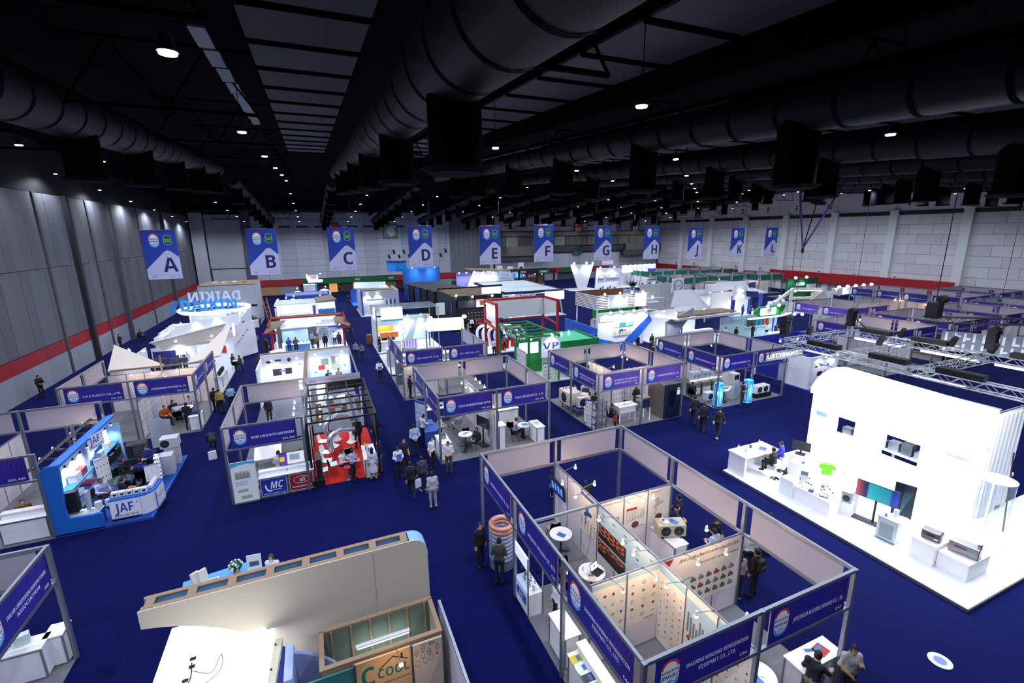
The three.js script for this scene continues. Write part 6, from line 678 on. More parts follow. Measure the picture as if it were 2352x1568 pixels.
{ // desk behind the arched wall
const t = thing('reception_desk', 'light blue desk with flowers behind the arched cream wall', 'desk', -2.55, 0.08, -13.0, 8 * R); rbox(t, 'desk_body', mat(0x4a9ae0, 0.6), 1.9, 0.95, 0.6, 0, 0, 0, 0, 0.03); rbox(t, 'desk_top', mat(0x58a6ea, 0.5), 2.0, 0.05, 0.7, 0, 0.95, 0, 0, 0.015);
const Y = 1.08; const f = thing('flower_pot', 'white and teal flower bouquet in a gold pot on the blue desk', 'flowers', -2.15, Y, -12.95); cyl(f, 'pot', mat(0xa89a6a, 0.5, 0.3), 0.08, 0.16, 0, 0, 0, 0.1, 14); const gs = [], g2 = []; for (let i = 0; i < 60; i++) { const a = rr(0, 6.28), b = Math.acos(rr(-0.4, 1)), r = 0.19 * rr(0.85, 1), g = new THREE.SphereGeometry(rr(0.022, 0.035), 6, 5).translate(r * Math.sin(b) * Math.cos(a), 0.28 + r * Math.cos(b), r * Math.sin(b) * Math.sin(a)); (i % 3 === 0 ? g2 : gs).push(g); } mesh(f, 'white_blooms', mergeGeometries(gs), mat(0xe8ecdc, 0.7)); mesh(f, 'teal_blooms', mergeGeometries(g2), mat(0x6ab0b0, 0.7)); const lf = mesh(f, 'leaves', US, mat(0x24402c, 0.8)); lf.scale.set(0.17, 0.15, 0.17); lf.position.y = 0.27;
[[-3.2, 0.1, 0.38, 0xe0dcc8, 'first white upright brochure holder on the blue desk'], [-3.0, 0.1, 0.42, 0xe6e2d0, 'second white upright brochure holder on the blue desk']].forEach(([x, w, h, c, l]) => { const b = thing('brochure_holder', l, 'holder', x, Y, -12.95, 40 * R); box(b, 'sheet_stack', mat(c, 0.6), 0.22, h, 0.08, 0, 0, 0, 0, -0.15); });
leaflet('grey leaflet stack on the blue desk', -2.75, Y, -12.85, 10, 0xd4d6d8, 0.3, 0.4); leaflet('white form sheets on the blue desk', -2.05, Y, -12.75, 5, 0xe8eaee, 0.3, 0.25); { const b = thing('card_display', 'white menu board standing at the end of the blue desk', 'board', -1.65, Y, -12.95, -5 * R); box(b, 'board_sheet', mat(0xe6eaf0, 0.6), 0.4, 0.5, 0.03, 0, 0, 0, 0, -0.1); box(b, 'print_block', mat(0x4a5a70, 0.6), 0.26, 0.14, 0.01, 0, 0.16, 0.035, 0, -0.1); } cyl(thing('pen_cup', 'dark blue cup on the blue desk', 'cup', -2.3, Y, -12.72), 'cup_body', mat(0x1a2090, 0.3), 0.05, 0.14, 0, 0, 0, 0.055, 14);
{ const b = thing('monitor', 'back of a white monitor at the left end behind the arched wall', 'monitor', -3.35, 1.0, -12.0, 190 * R); rbox(b, 'case', mat(0xd8dce2, 0.5), 0.55, 0.36, 0.04, 0, 0.15, 0, 0, 0.01); box(b, 'foot', WHITE, 0.3, 0.02, 0.2, 0, 0, 0); box(b, 'neck', WHITE, 0.06, 0.16, 0.03, 0, 0, 0); const d = thing('side_table', 'small white table under the monitors behind the arched wall', 'table', -3.35, 0.08, -12.0); box(d, 'table_top', WHITE, 0.7, 0.04, 0.5, 0, 0.88, 0); box(d, 'leg', WHITE, 0.1, 0.88, 0.1, 0, 0, 0); }
{ const b = thing('monitor', 'back of a white monitor before the long haired woman', 'monitor', -1.05, 1.0, -12.2, 190 * R); rbox(b, 'case', mat(0xd8dce2, 0.5), 0.6, 0.36, 0.04, 0, 0.15, 0, 0, 0.01); box(b, 'foot', WHITE, 0.3, 0.02, 0.2, 0, 0, 0); box(b, 'neck', WHITE, 0.06, 0.16, 0.03, 0, 0, 0); const d = thing('side_table', 'white table before the long haired woman', 'table', -1.05, 0.08, -12.2); box(d, 'table_top', WHITE, 0.8, 0.04, 0.5, 0, 0.88, 0); box(d, 'leg', WHITE, 0.1, 0.88, 0.1, 0, 0, 0); }
{ const b = thing('brochure_tray', 'white curved tray at the right behind the arched wall', 'tray', 0.35, 1.0, -12.2, 0); rbox(b, 'tray_back', mat(0xc8d0e4, 0.4), 0.55, 0.3, 0.03, 0, 0.05, 0, 0, 0.01, 0.3); rbox(b, 'tray_foot', mat(0xc8d0e4, 0.4), 0.6, 0.03, 0.25, 0, 0, 0.1, 0, 0.01); prop('white_pedestal', 'white pedestal under the curved tray', 'pedestal', mat(0xc8ccd8, 0.6), 1.6, 0.92, 0.4, 0.7, 0.08, -12.2); prop('card_holder', 'small white card holder near the right end of the arched wall', 'holder', WHITE, 0.2, 0.25, 0.03, 1.1, 1.0, -12.2); }
person('person with short black hair seated behind the arched wall', -2.5, -12.15, 150, { pose: 'sit', y: 0.2, shirt: 0x202430, mask: 0 }); person('person with dark hair leaning low behind the arched wall', -3.0, -11.95, 100, { pose: 'sit', y: 0.08, shirt: 0x16161a, mask: 0, long: true }); person('woman with long brown hair and white blouse behind the arched wall', -1.15, -12.75, -20, { y: 0.0, shirt: 0xdcdee4, long: true, hair: 0x4a3220, h: 1.6, pants: 0x303440 });
}
for (const o of scene.children.slice(deskStart)) { o.position.x -= 0.95; o.position.z -= 1.6; }
// ================================================================ BRIGHT WHITE STAGE STAND
{
const t = thing('white_stage', 'overlit white stage stand with tall curved curtain wall', 'exhibition stand', 0, 0, 0), W = mat(0xf4f6f8, 0.5), W2 = mat(0xe8ecf0, 0.6), E = mat(0x8a8e9c, 0.5);
box(t, 'stage_floor', W, 5.9, 0.12, 9.1, 19.8, 0, -9.98); box(t, 'stage_floor', W, 6.1, 0.12, 2.4, 25.8, 0, -6.63); box(t, 'stage_edge', mat(0x50525e, 0.6), 0.03, 0.1, 9.1, 16.84, 0, -9.98); box(t, 'stage_edge', mat(0x50525e, 0.6), 12.0, 0.1, 0.03, 22.85, 0, -5.42);
const wx = 22.6, wall = (z0, z1, y0, y1, n = 'wall_panel') => box(t, n, W, 0.12, y1 - y0, z1 - z0, wx, y0, (z0 + z1) / 2);
wall(-14.5, -13.2, 0.12, 3.1); wall(-13.2, -11.2, 0.12, 1.55); wall(-13.2, -12.0, 2.35, 3.1); wall(-12.0, -11.1, 1.55, 3.1); wall(-11.1, -9.8, 2.3, 3.1); wall(-11.2, -9.8, 0.12, 1.3); wall(-9.8, -7.8, 0.12, 3.1);
{ const s = new THREE.Shape(); s.moveTo(0, 0); s.lineTo(6.75, 0); s.lineTo(6.75, 1.5); s.lineTo(1.3, 1.7); s.quadraticCurveTo(0.35, 1.6, -0.15, 0.3); s.lineTo(-0.15, 0); s.closePath(); const o = mesh(t, 'curved_header', new THREE.ExtrudeGeometry(s, { depth: 0.14, bevelEnabled: false, curveSegments: 16 }), W); o.position.set(wx - 0.1, 3.1, -14.5); o.rotation.y = -Math.PI / 2; o.position.x = wx + 0.06; }
for (let i = 0; i < 22; i++) box(t, 'curtain_fold', W2, 0.05, 1.2, 0.16, wx + 0.3 + 0.03 * (i % 2), 3.35, -13.2 + 0.2 * i);
box(t, 'front_curtain', W2, 1.9, 4.3, 0.1, 23.55, 0.12, -7.82); for (let i = 0; i < 12; i++) box(t, 'curtain_fold', W2, 0.09, 4.2, 0.06, 22.75 + 0.16 * i, 0.14, -7.74 + 0.02 * (i % 2)); box(t, 'top_rail', ALU, 0.05, 0.05, 6.8, wx, 4.62, -11.1); box(t, 'top_rail', ALU, 1.9, 0.05, 0.05, 23.5, 4.45, -7.78);
for (const z of [-13.1, -12.1, -11.0, -9.9]) box(t, 'inner_post', W, 0.08, 1.3, 0.08, 23.2, 0.12, z); for (const y of [0.8, 1.35]) box(t, 'inner_shelf', W, 0.5, 0.06, 3.3, 23.2, y, -11.5);
for (let i = 0; i < 7; i++) box(t, 'inner_machine', i % 2 ? ALUD : mat(0x9aa0a8, 0.4, 0.4), 0.35, 0.3 + 0.12 * (i % 3), 0.4, 23.25, 1.42, -13.0 + 0.5 * i);
printBoard(t, 'wall_poster', posA.cell((g, w, h) => { g.fillStyle = '#f2f3f6'; g.fillRect(0, 0, w, h); g.fillStyle = '#d04a5a'; fitText(g, 'TOSHIBA', w * 0.5, h * 0.07, w * 0.6, 34, 'sans-serif', 'bold', 'center'); g.fillStyle = '#9aa2b4'; g.fillRect(w * 0.12, h * 0.17, 40, 26); g.fillRect(w * 0.1, h * 0.5, 60, 30); for (let i = 0; i < 12; i++) { g.fillStyle = '#b8bcc8'; g.fillRect(w * 0.42, h * (0.2 + 0.05 * i), w * 0.4, 2); } g.fillRect(w * 0.7, h * 0.86, 40, 40); }), 1.25, 2.0, 0.03, 22.5, 0.5, -8.6, -Math.PI / 2);
printBoard(t, 'wall_poster', posA.cell((g, w, h) => { g.fillStyle = '#f4f5f8'; g.fillRect(0, 0, w, h); g.fillStyle = '#a8b0b8'; g.beginPath(); g.arc(w * 0.3, h * 0.1, 16, 0, 7); g.fill(); for (let i = 0; i < 8; i++) g.fillRect(w * 0.15, h * (0.2 + 0.06 * i), w * 0.35, 2); g.fillStyle = '#c4cac0'; g.fillRect(w * 0.1, h * 0.74, w * 0.7, h * 0.12); }), 0.9, 2.0, 0.03, 22.5, 0.5, -11.9, -Math.PI / 2);
printBoard(t, 'wall_poster', posA.cell((g, w, h) => { g.fillStyle = '#f2f4f8'; g.fillRect(0, 0, w, h); g.fillStyle = '#7aa0c8'; g.fillRect(w * 0.1, h * 0.05, w * 0.7, h * 0.12); }), 0.7, 1.8, 0.03, 22.5, 0.6, -13.9, -Math.PI / 2);
}
{
const t = thing('truss_rig', 'rectangular silver lighting truss hanging over the white stage', 'truss', 0, 0, 0), A = mat(0xb4b8bc, 0.35, 0.8);
const trussGeo = (a, b) => { const A1 = new THREE.Vector3(...a), B1 = new THREE.Vector3(...b), d = B1.clone().sub(A1), L = d.length(), u = d.clone().normalize(), s = new THREE.Vector3(-u.z, 0, u.x).multiplyScalar(0.15), gs = [], off = [[s, 0.15], [s.clone().negate(), 0.15], [s, -0.15], [s.clone().negate(), -0.15]].map(([v, y]) => v.clone().add(new THREE.Vector3(0, y, 0))); for (const o of off) gs.push(barGeo(A1.clone().add(o).toArray(), B1.clone().add(o).toArray(), 0.05, 6)); const n = Math.round(L / 0.32); for (let i = 0; i < n; i++) for (const [p, q] of [[0, 1], [0, 2], [1, 3], [2, 3]]) { const m = A1.clone().addScaledVector(u, L * i / n), m2 = A1.clone().addScaledVector(u, L * (i + 1) / n), [e, f] = i % 2 ? [p, q] : [q, p]; gs.push(barGeo(m.clone().add(off[e]).toArray(), m2.clone().add(off[f]).toArray(), 0.022, 5)); } return mergeGeometries(gs); };
const Y = 6, runs = [[[20.0, Y, -14.7], [20.0, Y, -5.4]], [[24.8, Y, -14.6], [24.8, Y, -5.2]], [[20.15, Y, -14.55], [24.65, Y, -14.55]], [[20.15, Y, -11.8], [24.65, Y, -11.8]], [[20.15, Y, -9.2], [24.65, Y, -9.2]], [[20.15, Y, -6.0], [24.65, Y, -6.0]]];
for (const [a, b] of runs) mesh(t, 'truss_run', trussGeo(a, b), A);
for (const [x, z] of [[20, -14.6], [24.8, -14.6], [24.8, -9.2], [20, -6.0], [24.8, -6]]) { box(t, 'chain_hoist', BLK, 0.3, 0.6, 0.3, x, Y + 0.35, z); cyl(t, 'hoist_drum', BLK, 0.2, 0.28, x, Y + 0.95, z, 0.16, 12, 0, 1.57); bar(t, 'chain', DARK, [x, Y + 1, z], [x, roofY(z), z], 0.012); }
bar(t, 'sling', mat(0x1a1a22, 0.8), [24.1, Y + 0.15, -14.6], [24.8, Y + 0.9, -14.6], 0.04); bar(t, 'sling', mat(0x1a1a22, 0.8), [24.8, Y + 0.15, -13.6], [24.8, Y + 0.9, -14.6], 0.04); bar(t, 'red_shackle', mat(0xb02020, 0.5), [24.7, Y + 0.75, -14.5], [24.8, Y + 0.95, -14.6], 0.07);
for (const [x, z] of [[20.0, -12.7], [20.0, -10.2], [20.0, -8.0], [24.8, -13.4], [24.8, -11.2], [24.8, -7.9], [24.8, -6.7]]) { box(t, 'fixture', BLK, 0.34, 0.2, 1.3, x, Y + 0.17, z); }
for (const [x, z, r] of [[21.6, -14.5, 0], [22.3, -11.8, 0], [24.8, -12.3, 0], [24.8, -10.4, 0], [24.8, -9.1, 0], [23.0, -6.0, 0]]) { const h = cyl(t, 'moving_head', BLK, 0.13, 0.45, x, Y + 0.2, z, 0.1, 14, 0.5, 0.4); }
for (const [x, z0, z1] of [[20.15, -13.6, -12.4], [20.15, -9.4, -7.9], [24.65, -14.2, -12.2], [24.65, -11.4, -9.4], [24.65, -8.9, -6.2]]) box(t, 'light_batten', glow(0xf2f6ff, 8), 0.07, 0.06, z1 - z0, x, Y - 0.24, (z0 + z1) / 2);
for (const z of [-12.8, -10.2, -7.6]) area(t, 2.0, 0.5, 20.2, Y - 0.3, z, 22.4, 1.4, z, 70, 0xf2f6ff); for (const z of [-12.5, -9.5, -7.0]) area(t, 2.4, 0.5, 20.0, Y - 0.3, z, 18.6, 0, z - 0.2, 52, 0xf2f6ff); area(t, 3, 0.5, 24.6, Y - 0.3, -11.5, 24.2, 0, -11.5, 14, 0xf2f6ff); area(t, 2, 0.5, 22.5, Y - 0.3, -6.2, 21.0, 0, -6.6, 26, 0xf2f6ff);
const c = txtA.cell((g, w, h) => { g.fillStyle = '#50545a'; g.fillRect(0, 0, w, h); g.save(); g.translate(w, 0); g.scale(-1, 1); g.fillStyle = '#f4f6f8'; fitText(g, 'CONNECTED', w / 2, h / 2, w * 0.96, h * 0.95, 'sans-serif', 'bold', 'center'); g.restore(); });
for (const y of [Y - 0.95, Y - 0.55]) bar(t, 'sign_rail', ALUD, [19.2, y, -14.9], [22.4, y, -14.9], 0.03); printBoard(t, 'hanging_letters', c, 2.6, 0.42, 0.04, 20.6, Y - 0.95, -14.88); for (const x of [19.5, 21.8]) bar(t, 'sign_hanger', DARK, [x, Y - 0.95, -14.9], [x, Y - 0.1, -14.7], 0.03);
const c2 = txtA.cell((g, w, h) => { g.fillStyle = '#8a8f98'; g.fillRect(0, 0, w, h); g.fillStyle = '#fbfcff'; for (let r = 0; r < 2; r++) for (let i = 0; i < 9; i++) { g.fillRect(w * (0.04 + 0.105 * i), h * (0.06 + 0.5 * r), w * 0.03, h * 0.4); if ((i + r) % 3) g.fillRect(w * (0.04 + 0.105 * i), h * (0.06 + 0.5 * r + 0.1 * (i % 4)), w * 0.08, h * 0.1); } });
const s2 = thing('hanging_sign', 'blurred white lettered sign hanging from the dark truss on the far right', 'sign', 29.6, 6.1, -11.2, -60 * R); printBoard(s2, 'letter_board', c2, 3.2, 1.0, 0.06, 0, -1.0, 0); for (const s of [-1.3, 1.3]) bar(s2, 'hanger', BLK, [s, 0, 0], [s, 0.3, 0], 0.03);
const t2 = thing('dark_truss', 'dark lighting truss at the right edge beyond the stage', 'truss', 0, 0, 0); mesh(t2, 'truss_run', trussGeo([28.3, 6.6, -13.2], [34, 6.6, -9.2]), mat(0x3a3c42, 0.5, 0.5)); box(t2, 'speaker_box', BLK, 0.5, 0.8, 0.5, 28.6, 6.7, -13.0); cyl(t2, 'hoist_drum', BLK, 0.22, 0.3, 28.9, 7.5, -12.9, 0.18, 12, 0, 1.57); bar(t2, 'chain', DARK, [28.6, 7.4, -13], [28.6, roofY(-13), -13], 0.03); bar(t2, 'chain', DARK, [33, 6.7, -9.9], [33, roofY(-10), -9.9], 0.03);
}
{
const Y = 0.12; { const t = thing('meeting_bar', 'white bar table with open underside on the stage corner', 'bar table', 18.1, Y, -14.0); box(t, 'side_panel', WHITE, 0.12, 1.0, 0.9, -1.0, 0, 0); box(t, 'side_panel', WHITE, 0.12, 1.0, 0.9, 1.0, 0, 0); rbox(t, 'bar_top', WHITE, 2.2, 0.06, 1.0, 0, 0.97, 0, 0, 0.01); box(t, 'modesty_panel', WHITE, 2.0, 0.97, 0.05, 0, 0, -0.4); box(t, 'drawer_slot', ALUD, 1.7, 0.06, 0.02, 0, 0.86, 0.3); }
[[17.45, 'white dispenser bottle first on the bar table'], [18.8, 'white dispenser bottle last on the bar table']].forEach(([x, l]) => { const b = thing('dispenser', l, 'bottle', x, Y + 1.03, -14.3); cyl(b, 'bottle_body', WHITE, 0.06, 0.16, 0, 0, 0, 0.05, 12); cyl(b, 'pump', WHITE, 0.015, 0.08, 0, 0.16, 0, 0.015, 8); }); leaflet('blue brochure on the bar table', 18.55, Y + 1.03, -13.9, 30, 0x4a50c8, 0.4, 0.3); leaflet('red and green leaflet row on the bar table', 17.7, Y + 1.03, -14.05, 80, 0xd8c0c0, 0.2, 0.35); prop('card_box', 'small blue card box on the bar table', 'box', mat(0x30408a, 0.5), 0.08, 0.14, 0.1, 18.1, Y + 1.03, -14.2);
stool('white stool under the person in black at the bar table', 18.35, -13.0, { y: Y }); stool('white stool under the person in blue at the bar table', 19.2, -13.35, { y: Y }); person('person in black suit sitting at the white bar table', 18.3, -13.1, 190, { pose: 'sit', y: Y + 0.2, shirt: 0x15161c, mask: 0 }); person('person in bright blue polo sitting at the white bar table', 19.2, -13.4, 210, { pose: 'sit', y: Y + 0.2, shirt: 0x2c2fb8, sleeve: false, mask: 0 });
[[18.75, -12.8, 'black tote bag on the stage between the stools'], [19.0, -12.95, 'second black bag on the stage beside the stools']].forEach(([x, z, l]) => { const b = thing('tote_bag', l, 'bag', x, Y, z, 0.4); rbox(b, 'bag_body', mat(0x15161c, 0.7), 0.34, 0.3, 0.16, 0, 0, 0, 0, 0.03); tube(b, 'handle', BLK, [[-0.1, 0.3, 0], [0, 0.45, 0], [0.1, 0.3, 0]], 0.012, 5, 10); });
screen('black desktop monitor standing on the stage plinth', 20.35, Y + 0.85, -13.3, -65, 0.72, 0.4, sc4, { stand: 0.2, bw: 0.4, name: 'monitor' }); prop('white_plinth', 'white plinth under the black desktop monitor', 'plinth', WHITE, 0.8, 0.65, 0.6, 20.35, Y, -13.35);
prop('white_plinth', 'long tall white display plinth with the green polo shirt', 'plinth', WHITE, 0.75, 0.9, 3.0, 19.2, Y, -11.3); prop('white_plinth', 'low white display plinth with medical instruments', 'plinth', WHITE, 0.75, 0.62, 1.85, 17.95, Y, -11.0); prop('white_plinth', 'small white step plinth with poster front', 'plinth', mat(0xeceef2, 0.5), 0.5, 0.75, 0.6, 17.75, Y, -11.85);
{ const s = thing('polo_shirt', 'lime green polo shirt on a white display bust', 'shirt', 19.15, Y + 0.9, -11.3, -50 * R); const q = new THREE.Shape(); q.moveTo(-0.16, 0); q.lineTo(0.16, 0); q.lineTo(0.15, 0.3); q.lineTo(0.24, 0.24); q.lineTo(0.28, 0.34); q.quadraticCurveTo(0.2, 0.46, 0.08, 0.48); q.lineTo(-0.08, 0.48); q.quadraticCurveTo(-0.2, 0.46, -0.28, 0.34); q.lineTo(-0.24, 0.24); q.lineTo(-0.15, 0.3); q.closePath(); mesh(s, 'shirt_cloth', new THREE.ExtrudeGeometry(q, { depth: 0.12, bevelEnabled: true, bevelSize: 0.02, bevelThickness: 0.03, bevelSegments: 3 }), mat(0x6fdc20, 0.7)).position.z = -0.06; cyl(s, 'bust_neck', WHITE, 0.05, 0.12, 0, 0.46, 0, 0.045, 14); cyl(s, 'collar', mat(0xe8ecf4, 0.6), 0.1, 0.03, 0, 0.47, 0, 0.08, 18); }
for (let i = 0; i < 12; i++) { const a = thing('instrument_arm', 'small white and black jointed instrument on the low stage plinth', 'instrument', 17.7 + 0.5 * rnd(), Y + 0.62, -11.6 + 1.4 * rnd(), 6 * rnd(), 'instruments on the low plinth'); bar(a, 'stand', WHITE, [0, 0, 0], [0, 0.22, 0], 0.025, true); bar(a, 'arm', WHITE, [0, 0.22, 0], [0.14, 0.28, 0.03], 0.02, true); const k = mesh(a, 'joint', US, BLK); k.scale.setScalar(0.028); k.position.set(0.14, 0.28, 0.03); box(a, 'foot', ALU, 0.1, 0.02, 0.08, 0, 0, 0); }
{ const d = thing('control_console', 'white console with dark screen on the low stage plinth', 'device', 18.05, Y + 0.62, -11.5, -60 * R); box(d, 'cabinet', WHITE, 0.3, 0.42, 0.25, 0, 0, 0); box(d, 'display', mat(0x4a5a78, 0.3), 0.26, 0.16, 0.03, 0, 0.4, 0.06, 0, -0.6); } { const d = thing('tablet', 'black tablet leaning on the low stage plinth', 'tablet', 17.85, Y + 0.64, -10.5, -60 * R); box(d, 'slab', BLK, 0.3, 0.03, 0.22, 0, 0, 0, 0, 0.35); box(d, 'screen', mat(0x4a5a8a, 0.2), 0.24, 0.012, 0.16, 0, 0.027, 0, 0, 0.35); } prop('cloth', 'folded royal blue cloth on the low stage plinth', 'cloth', mat(0x2c34c0, 0.8), 0.22, 0.05, 0.18, 17.75, Y + 0.62, -10.95, 20);
{ const d = thing('bench_device', 'small white bench device beside the green shirt', 'device', 19.1, Y + 0.9, -10.6); rbox(d, 'case', WHITE, 0.22, 0.18, 0.2, 0, 0, 0, 0, 0.02); bar(d, 'arm', WHITE, [0, 0.18, 0], [0.02, 0.36, 0], 0.02, true); bar(d, 'arm', DARK, [-0.1, 0.34, 0], [0.12, 0.38, 0], 0.02, true); } for (const [x, z, l] of [[18.1, -11.55, 'small white info card first on the low plinth'], [18.3, -10.85, 'small white info card second on the low plinth'], [18.95, -12.2, 'white info card at the end of the tall plinth']]) { const d = thing('info_card', l, 'card', x, Y + (x > 18.5 ? 0.9 : 0.62), z, -60 * R); box(d, 'card_sheet', mat(0xdfe2ea, 0.5), 0.2, 0.26, 0.01, 0, 0, 0, 0, -0.2); box(d, 'print_block', mat(0x5a60a0, 0.5), 0.1, 0.08, 0.004, 0, 0.1, 0.01, 0, -0.2); }
{ const d = screen('widescreen display with teal pattern on a grey wheeled stand', 18.75, Y + 0.95, -9.15, -78, 1.3, 0.62, sc2, { stand: 0.95, bw: 1.3 }); } acUnit('small grey loudspeaker-like fan box on the stage', 18.5, Y + 0.55, -10.0, -75, 0.34, 0.42, 0.28, [[0, 0.16, 0.12]], { m: mat(0x9aa0a8, 0.5), name: 'fan_box', feet: 0 }); prop('white_plinth', 'small white plinth under the grey fan box', 'plinth', WHITE, 0.4, 0.54, 0.35, 18.5, Y, -10.0, -75);
{ const d = thing('tall_monitor', 'black portrait phone-shaped panel with teal drawing on the stage', 'panel', 19.6, Y, -8.7, -72 * R); rbox(d, 'panel_body', BLK, 0.62, 1.35, 0.06, 0, 0.35, 0, 0, 0.05); const g = new THREE.PlaneGeometry(0.56, 1.25); rectUV(g, sc6, 0, 4); mesh(d, 'display', g, sc6.m).position.set(0, 1.03, 0.032); box(d, 'stand', WHITE, 0.5, 0.4, 0.08, 0, 0, 0); }
{ const d = thing('air_purifier', 'grey white air purifier tower with mesh front', 'appliance', 18.2, Y, -8.35, -85 * R); rbox(d, 'case', mat(0xb8c4c6, 0.4), 0.62, 0.85, 0.36, 0, 0.03, 0, 0, 0.04); rbox(d, 'mesh_front', mat(0x8a979a, 0.6), 0.42, 0.55, 0.02, 0, 0.14, 0.18, 0, 0.01); rbox(d, 'top_plate', mat(0xc8d8da, 0.3), 0.74, 0.04, 0.44, 0, 0.88, 0, 0, 0.015); box(d, 'foot', mat(0x8a8f94, 0.5), 0.6, 0.03, 0.4, 0, 0, 0); } cyl(thing('glass_beaker', 'clear glass beaker on the air purifier', 'glass', 18.4, Y + 0.92, -8.3), 'beaker', mat(0xd8e4ea, 0.1), 0.08, 0.26, 0, 0, 0, 0.08, 16); cyl(thing('metal_cup', 'small silver cup on the air purifier', 'cup', 18.1, Y + 0.92, -8.45), 'cup_body', ALU, 0.05, 0.12, 0, 0, 0, 0.05, 14);
prop('white_plinth', 'front white plinth with the dark grey heater box', 'plinth', WHITE, 0.9, 0.75, 0.68, 18.4, Y, -7.2, 0); prop('white_plinth', 'front corner white plinth with the long silver machine', 'plinth', WHITE, 1.25, 0.62, 0.82, 18.72, Y, -6.44, 0);
{ const d = thing('grey_machine', 'dark grey metal heater box on the front plinth', 'machine', 18.4, Y + 0.75, -7.2, -80 * R); rbox(d, 'case', mat(0x6a6668, 0.35, 0.5), 0.52, 0.32, 0.4, 0, 0, 0, 0, 0.06); box(d, 'slot', DARK, 0.2, 0.06, 0.02, 0, 0.17, 0.2); box(d, 'latch', CHROME, 0.1, 0.08, 0.03, 0.15, 0.1, 0.2); } { const d = thing('grey_machine', 'long silver machine with red label on the corner plinth', 'machine', 18.7, Y + 0.62, -6.44, -80 * R); rbox(d, 'case', mat(0x8a888c, 0.35, 0.5), 0.75, 0.38, 0.4, 0, 0, 0, 0, 0.03); box(d, 'red_label', mat(0x6a2028, 0.5), 0.3, 0.05, 0.01, -0.08, 0.22, 0.2); rbox(d, 'knob_box', CHROME, 0.12, 0.16, 0.1, 0.32, 0.36, 0, 0, 0.03); }
{ const d = thing('glass_capsule', 'tall clear acrylic column with curved front on the stage', 'showcase', 21.5, Y, -7.0, 0); cyl(d, 'round_base', WHITE, 0.6, 0.06, 0, 0, 0, 0.58, 32); const g = new THREE.CylinderGeometry(0.5, 0.5, 2.3, 28, 1, true, -0.3, 3.4); mesh(d, 'acrylic_shell', g, new THREE.MeshPhysicalMaterial({ color: 0xeef6fa, transmission: 1, thickness: 0, roughness: 0.05, side: THREE.DoubleSide })).position.y = 1.2; cyl(d, 'top_disc', mat(0xdfe8ee, 0.3), 0.52, 0.03, 0, 2.33, 0, 0.52, 28); box(d, 'edge_post', WHITE, 0.06, 2.3, 0.06, -0.5, 0.05, 0.1); }
{ const d = thing('silver_cabinet', 'silver cabinet with tray top and blue picture at the stage edge', 'machine', 24.3, Y, -8.2, 0); rbox(d, 'case', mat(0xc8ccce, 0.35, 0.5), 0.95, 1.35, 1.0, 0, 0.05, 0, 0, 0.02); for (const [w, dd, x, z] of [[1.0, 0.05, 0, -0.5], [1.0, 0.05, 0, 0.5], [0.05, 1.0, -0.5, 0], [0.05, 1.0, 0.5, 0]]) box(d, 'tray_rim', WHITE, w, 0.12, dd, x, 1.38, z); box(d, 'blue_picture', mat(0x2a90d8, 0.4), 0.5, 0.02, 0.6, 0.1, 1.41, -0.1); box(d, 'base_plate', WHITE, 1.2, 0.05, 1.3, 0, 0, 0); box(d, 'vent', ALUD, 0.4, 0.12, 0.02, -0.2, 0.1, 0.505); }
{ const d = thing('umbrella_pole', 'thin black pole leaning over the clear column', 'pole', 22.6, Y, -6.9); bar(d, 'shaft', BLK, [0, 0, 0], [0.55, 2.9, -0.4], 0.05, true); }
person('person in white shirt standing on the blue carpet beyond the stage', 29.2, -11.2, 170, { shirt: 0xc8cad0, pants: 0x24252a, h: 1.8, mask: 0 });
}
{ // purple hoist straps hanging from the ceiling
const t = thing('hoist_strap', 'purple sling straps hanging in a V from the ceiling beams', 'strap', 0, 0, 0), P = mat(0x5a4688, 0.8), b = [30.2, 9.9, -21.5]; bar(t, 'strap', P, b, [29.2, 16.3, -22.0], 0.09); bar(t, 'strap', P, b, [33.6, 16.2, -20.5], 0.09); bar(t, 'strap', mat(0x1a1a20, 0.8), b, [31.2, 16.2, -21], 0.05); box(t, 'hook', BLK, 0.14, 0.3, 0.1, b[0], b[1] - 0.3, b[2]); bar(t, 'wire', ALUD, [b[0], b[1] - 0.3, b[2]], [b[0], 0.2, b[2]], 0.015);
}
// ================================================================ CUSTOM STANDS OF THE HALL
const W1 = mat(0xeef0f3, 0.5), W3 = mat(0xd6d8da, 0.6), BL = mat(0x2450b8, 0.5), NAVY = mat(0x1c2470, 0.6), RED = mat(0xa81820, 0.5), GRN = mat(0x117a38, 0.5), DK = mat(0x121317, 0.5);
const stand = (label, x, z, w, d, pm = W3, name = 'exhibition_stand') => { const t = thing(name, label, 'exhibition stand', x, 0, z); if (pm) box(t, 'platform', pm, w, 0.08, d, w / 2, 0, d / 2); return t; };
const lamps = (t, list, cd = 40, dz = 0.9, b = 0.09) => list.forEach(([x, y, z]) => { const q = mesh(t, 'lamp_bulb', US, LED); q.scale.setScalar(b); q.position.set(x, y, z); cyl(t, 'lamp_body', W3, 0.09, 0.12, x, y + 0.05, z, 0.05, 10); spot(t, x, y - b - 0.02, z, x, y - 3, z - dz, cd * 0.5, 68, 0.8, COOL, 4); });
const row = (n, f) => Array.from({ length: n }, (_, i) => f(i));
const walls = (t, m, list, n = 'wall_panel') => list.forEach(([w, h, d, x, y, z, ry]) => box(t, n, m, w, h, d, x, y, z, ry || 0));
const letters = (t, cell, w, h, x, y, z, ry = 0) => printBoard(t, 'lettering', cell, w, h, 0.04, x, y, z, ry);
const text3 = (t, str, size, pos, ry, m) => { const o = mesh(t, 'lettering', new TextGeometry(str, { font: FONT, size, depth: size * 0.18, curveSegments: 4 }), m); o.position.set(...pos); o.rotation.y = ry; return o; };
